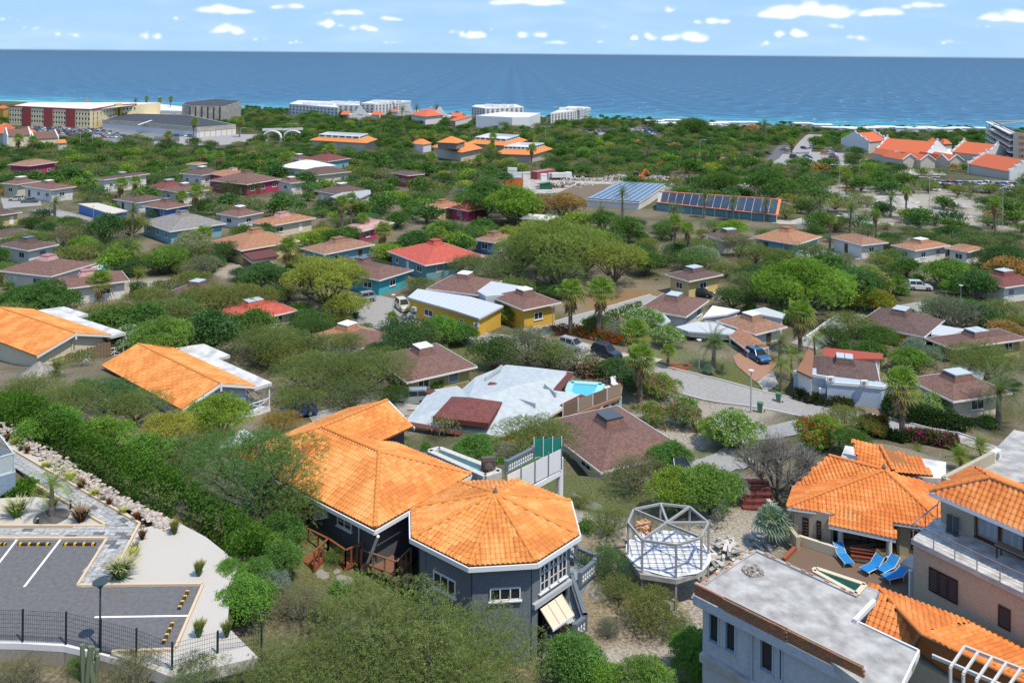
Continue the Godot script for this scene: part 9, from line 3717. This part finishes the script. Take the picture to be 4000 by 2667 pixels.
const PALMS:="""
5 1560 575 6.5 1.5 fan
5 1745 570 6.8 1.5 fan
6 890 720 5.5 1.5 fan
5 1990 850 4.5 1.4 fan
5 2020 1010 5.5 1.3 fan
6 315 905 3.6 1.15 date
6 755 905 2.6 0.85 date
6 1560 1190 5.6 1.35 fan
6 2190 1230 4.2 1.45 date
6 760 1050 3.4 0.85 coco
6 830 975 3.6 0.8 coco
6 985 880 3.6 0.8 coco
5 2200 960 2.2 0.7 fan
5 385 740 1.8 0.7 fan
4 860 45 7 1.15 date
1 355 1330 4.5 1.3 date
1 620 1190 6 1.2 coco
1 780 1210 6 1.4 fan
1 890 1195 6 1.3 fan
1 915 1260 5 1.1 coco
1 1185 1290 5 1.2 fan
1 1280 1265 7 1.4 fan
4 760 290 5 1 coco
4 870 285 5 1 coco
4 1330 200 4 1.4 fan
4 1885 275 5 1.4 fan
4 660 505 3.2 1.4 fan
5 330 170 4.5 1.4 fan
5 700 190 4.5 1.2 fan
5 830 165 3.2 1.3 date
5 190 95 4.5 1.1 fan
5 1000 180 4 1 coco
2 65 1330 8 1.3 fan
2 120 1310 6.5 1.3 fan
2 1905 1270 7 1.25 date
2 1755 1400 4 1.45 date
2 945 1155 4 1.5 date
3 1020 1330 6 1.35 date
3 1215 1370 6 1.2 date
3 255 1285 6 1.2 date
3 440 1325 5 1.2 date
3 665 1330 5 1.2 date
3 1480 1310 5 1.3 date
3 60 1380 4 1.3 date
3 1580 1265 7 1 fan
3 2170 1340 8 1.1 fan
6 70 110 8 1.1 fan
6 150 165 7 1.1 fan
6 1080 95 7 0.8 fan
6 1385 65 6 1 fan
3 1190 1160 6 1.2 fan
3 345 1005 7 1.2 fan
3 255 1005 7 1.2 fan
3 430 1030 7 1.1 fan
3 690 1070 6 1 fan
3 200 1010 6 1.2 fan
1 885 665 7 2.2 date
1 960 648 13 1.5 fan
1 1052 655 11 1.5 fan
1 1113 648 13 1.5 fan
1 1265 800 12 1.6 fan
1 1570 790 10 1.6 fan
1 1095 890 9 1.6 fan
1 215 920 8 1.6 fan
1 120 910 7 1.8 fan
1 1310 1010 8 1.5 fan
1 2165 980 9 1.7 fan
1 1870 1040 6 1.9 fan
1 1440 1030 6 1.6 fan
2 370 745 8 2 date
2 450 725 10 2 date
2 545 712 9 2 date
2 685 710 9 2.2 date
2 1305 975 7 1.6 fan
2 1305 890 8 1.7 fan
2 1050 905 8 1.7 fan
2 1040 970 6 1.6 fan
2 530 880 8 1.7 fan
2 590 880 8 1.7 fan
2 640 880 8 1.8 fan
2 960 1045 6 1.5 fan
2 650 1040 5 1.7 fan
2 2070 970 7 1.8 date
3 650 815 8 2 date
3 830 935 6 1.7 fan
e 410 120 2.0 0.6 coco
d 1160 555 1.6 0.95 silverfan
d 930 320 1.5 0.72 silverfan
4 1855 1230 1.3 0.62 coco
4 900 445 2.2 1.2 areca
4 370 1040 1.6 0.8 areca
e 1110 250 1.6 1.05 areca
e 1225 190 1.8 0.9 areca
e 880 960 0.8 0.5 areca
6 280 1080 0.6 0.5 silverfan
6 370 1075 0.6 0.4 date
b 1330 1290 0.9 0.4 areca
"""

func planting() -> void:
	for w: Array in words_of(WOODS):
		var kind: String=w[4]
		var width:=float(w[3])*float(ZONES[w[0]][2])
		var p:=on(w[0],float(w[1]),float(w[2]),2.0)
		var r:=3.0
		var tall:=0.72 if kind in ["round","thorn","feather","dark"] else 0.85
		for i in 3:
			r=width*0.5*-p.z/F/0.93
			p=on(w[0],float(w[1]),float(w[2]),r*KINDS[kind].h*0.58*tall)
		var show:=width*0.435
		block_circle(p.x,p.z,r*0.75)
		tree(kind,p - v3(0,0.1,0),r,0 if show>66.0 else (1 if show>26.0 else 2),"",tall,w[5] if w.size()>5 else "")
	for w: Array in words_of(PALMS):
		var p:=on(w[0],float(w[1]),float(w[2]),float(w[3]))
		block_circle(p.x,p.z,1.5)
		palm(w[5],p,float(w[3]),float(w[4]),"",sin(p.x)*0.35*float(w[3])/6.0)
	var green:=Color(0.085,0.18,0.024)
	var line:=func(k: String,text: String) -> Array:
		var out: Array=[]
		for w: String in text.split(" "):
			var a:=w.split(",")
			out.append(on(k,float(a[0]),float(a[1])))
		return out
	hedge("boundary_hedge","tall bright green hedge running beside the rock strip and gravel",line.call("a","-30,60 150,120 330,235 520,345 720,455 900,560 1080,650 1230,730 1370,830 1440,960"),1.9,2.5,green,15000,0.17)
	for e: Array in [["low clipped hedge in front of the grey-blue wing","6","840,1265 1000,1305 1230,1345",1.2,1.1,Color(0.07,0.085,0.035),1500,""],["dark hedge beside the street at right","6","1340,1290 1500,1330 1500,1400 1700,1430 2000,1500",2.0,1.7,Color(0.035,0.075,0.02),3000,""],["magenta flowering hedge behind the tiled villa","e","790,175 900,190 1090,225",1.2,1.3,green*0.8,1600,"magenta"],["red flowering hedge left of the magenta one","e","540,130 610,125 690,140",1.5,1.7,green*0.8,1300,"red"],
		["dark clipped hedge beside the tall palm trunk at right","e","640,150 720,170 800,190",1.2,1.0,Color(0.035,0.075,0.02),900,""],["clipped hedge curving by the brown twin-skylight roof","4","1010,590 1080,570 1200,540 1310,525",2.4,2.0,green*0.8,1600,""],["round clipped hedge by the white drive","4","850,600 960,590",3.0,2.0,green*0.8,900,""],["clipped green hedge at the end of the big red roof","4","1880,780 1980,760 2030,745",3.5,2.4,green,1500,""],["white flowering hedge along the lane","5","1800,765 1900,725 2020,680",1.6,1.3,green*0.8,1300,"white"],["pink flowering hedge behind the pale parking bay","5","1430,850 1550,840 1680,865 1800,890 1950,920",2.0,1.2,green*0.7,1500,"red"],
		["long green hedge behind the grey-roofed blue bungalow","4","950,100 1150,60 1350,45",3.5,2.4,green*0.75,1800,""],["domed clipped hedge in the middle distance","1","1430,1290 1540,1275 1700,1285",7.0,4.0,green*0.75,1600,""],["pink flowering shrubs by the raised pool deck","5","1620,1130 1750,1110 1880,1100",2.0,1.6,green*0.7,1600,"pink"],["round green shrub beside the grey-green car","5","590,1215 720,1200",2.2,1.4,green*1.3,900,""],["leafy bed with red blooms under the left balcony","a","0,520 80,490 190,480",1.3,0.6,green*1.2,1100,""]]:
		hedge("hedge",e[0],line.call(e[1],e[2]),e[3],e[4],e[5],e[6],0.2 if e[6]<1200 else 0.24,e[7])
	flat_block("shed_roof","small white corrugated shed roof among the thorn trees","shed",q3("a","1190,185 1400,110 1475,150 1230,235",21.6),21.6,2.5,mp("far_white"),wall_mat("white"))
	undergrowth()

func undergrowth() -> void:
	var r:=RandomNumberGenerator.new()
	r.seed=606
	for t: String in ["a -100,60 150,100 800,470 1440,850 1480,1420 985,1540 -200,1340","e 90,860 410,700 760,740 930,990 560,1100","c 1000,1050 1290,900 1290,1330 1000,1380","d 200,620 460,560 770,600 760,800 540,900 200,760","d 690,985 1060,735 1900,1150 1500,1600"]:
		var w:=t.split(" ")
		var poly: Array=[]
		for i in range(1,w.size()): poly.append(at(w[0],float(w[i].split(",")[0]),float(w[i].split(",")[1]),27.0 if w[0]=="a" else 21.0))
		block_poly(poly,0.5)
	for k in 4:
		var list: Array=[]
		while list.size()<2200:
			var d:=36.0+(160.0 if k>1 else 300.0)*pow(r.randf(),1.25)
			var x:=r.randf_range(-1.0,1.0)*(d*0.6+4.0)
			if not is_free(x,-d,true): 
				if r.randf()>0.02: continue
				else: break
			var s:=r.randf_range(0.25,0.75)*(1.0 if d<90.0 else 2.0)
			list.append(Transform3D(Basis(Vector3.UP,r.randf()*TAU).scaled(v3(s,s*r.randf_range(0.6,1.1),s)),v3(x,ground(x,-d) - 0.05,-d)))
		var mm:=MultiMesh.new()
		mm.transform_format=MultiMesh.TRANSFORM_3D
		mm.mesh=crown_mesh(["thorn","grey","bush","grey"][k],k,3) if k != 3 else tuft_mesh("weed",Color(0.19,0.19,0.07),Color(0.32,0.28,0.15),60,0.8,1.0)
		mm.instance_count=list.size()
		for i in list.size(): mm.set_instance_transform(i,list[i])
		var o:=MultiMeshInstance3D.new()
		o.name="undergrowth"
		o.multimesh=mm
		o.material_override=leafy()
		add_child(o,true)
		tag(o,"low scrub and weeds scattered over the bare soil","undergrowth","","stuff")
# ------------------------------------------------------------------ labels for what grows wild: by the nearest landmark
func name_the_wild() -> void:
	var groups:={}
	for e: Array in auto_labels:
		var p: Vector3=(e[0] as Node3D).position
		var best:=1e9
		var pick: Array=[]
		for m: Array in marks:
			var d:=Vector2(p.x - m[0].x,p.z - m[0].z).length()
			if d<best:
				best=d
				pick=m
		var dx: float=(p.x - pick[0].x)
		var dz: float=p.z - pick[0].z
		var side:=""
		if absf(dx)>absf(dz): side="right of" if dx>0 else "left of"
		else: side="in front of" if dz>0 else "behind"
		var key: String="%s %s %s" % [e[1],side,short(pick[1])]
		if not groups.has(key): groups[key]=[]
		groups[key].append([p.x/absf(p.z),e[0]])
	for key: String in groups:
		var g: Array=groups[key]
		g.sort_custom(func(a,b): return a[0]<b[0])
		for i in g.size():
			var t: String=key
			if g.size()>1:
				if i==0: t="leftmost "+key
				elif i==g.size() - 1: t="rightmost "+key
				else: t="%s from left %s" % [ordn(i),key]
			(g[i][1] as Node3D).set_meta("label",t)

func short(t: String) -> String:
	var w:=t.split(" ",false)
	var n:=0
	var out:=""
	for s in w:
		if n >= 4 and s in ["with","beside","behind","above","among","at","in","of","beyond","before","between","left","right","under","on","by","over","below"]: break
		if n >= 5: break
		out += (" " if n else "")+s
		n += 1
	if not out.begins_with("the ") and not out.begins_with("a "): out="the "+out
	return out

func ordn(i: int) -> String:
	var o:=["first","second","third","fourth","fifth","sixth","seventh","eighth","ninth","tenth","eleventh","twelfth","thirteenth","fourteenth","fifteenth","sixteenth","seventeenth","eighteenth","nineteenth"]
	return o[i] if i<19 else ("twentieth" if i==19 else "twenty-"+o[mini(i - 20,8)])
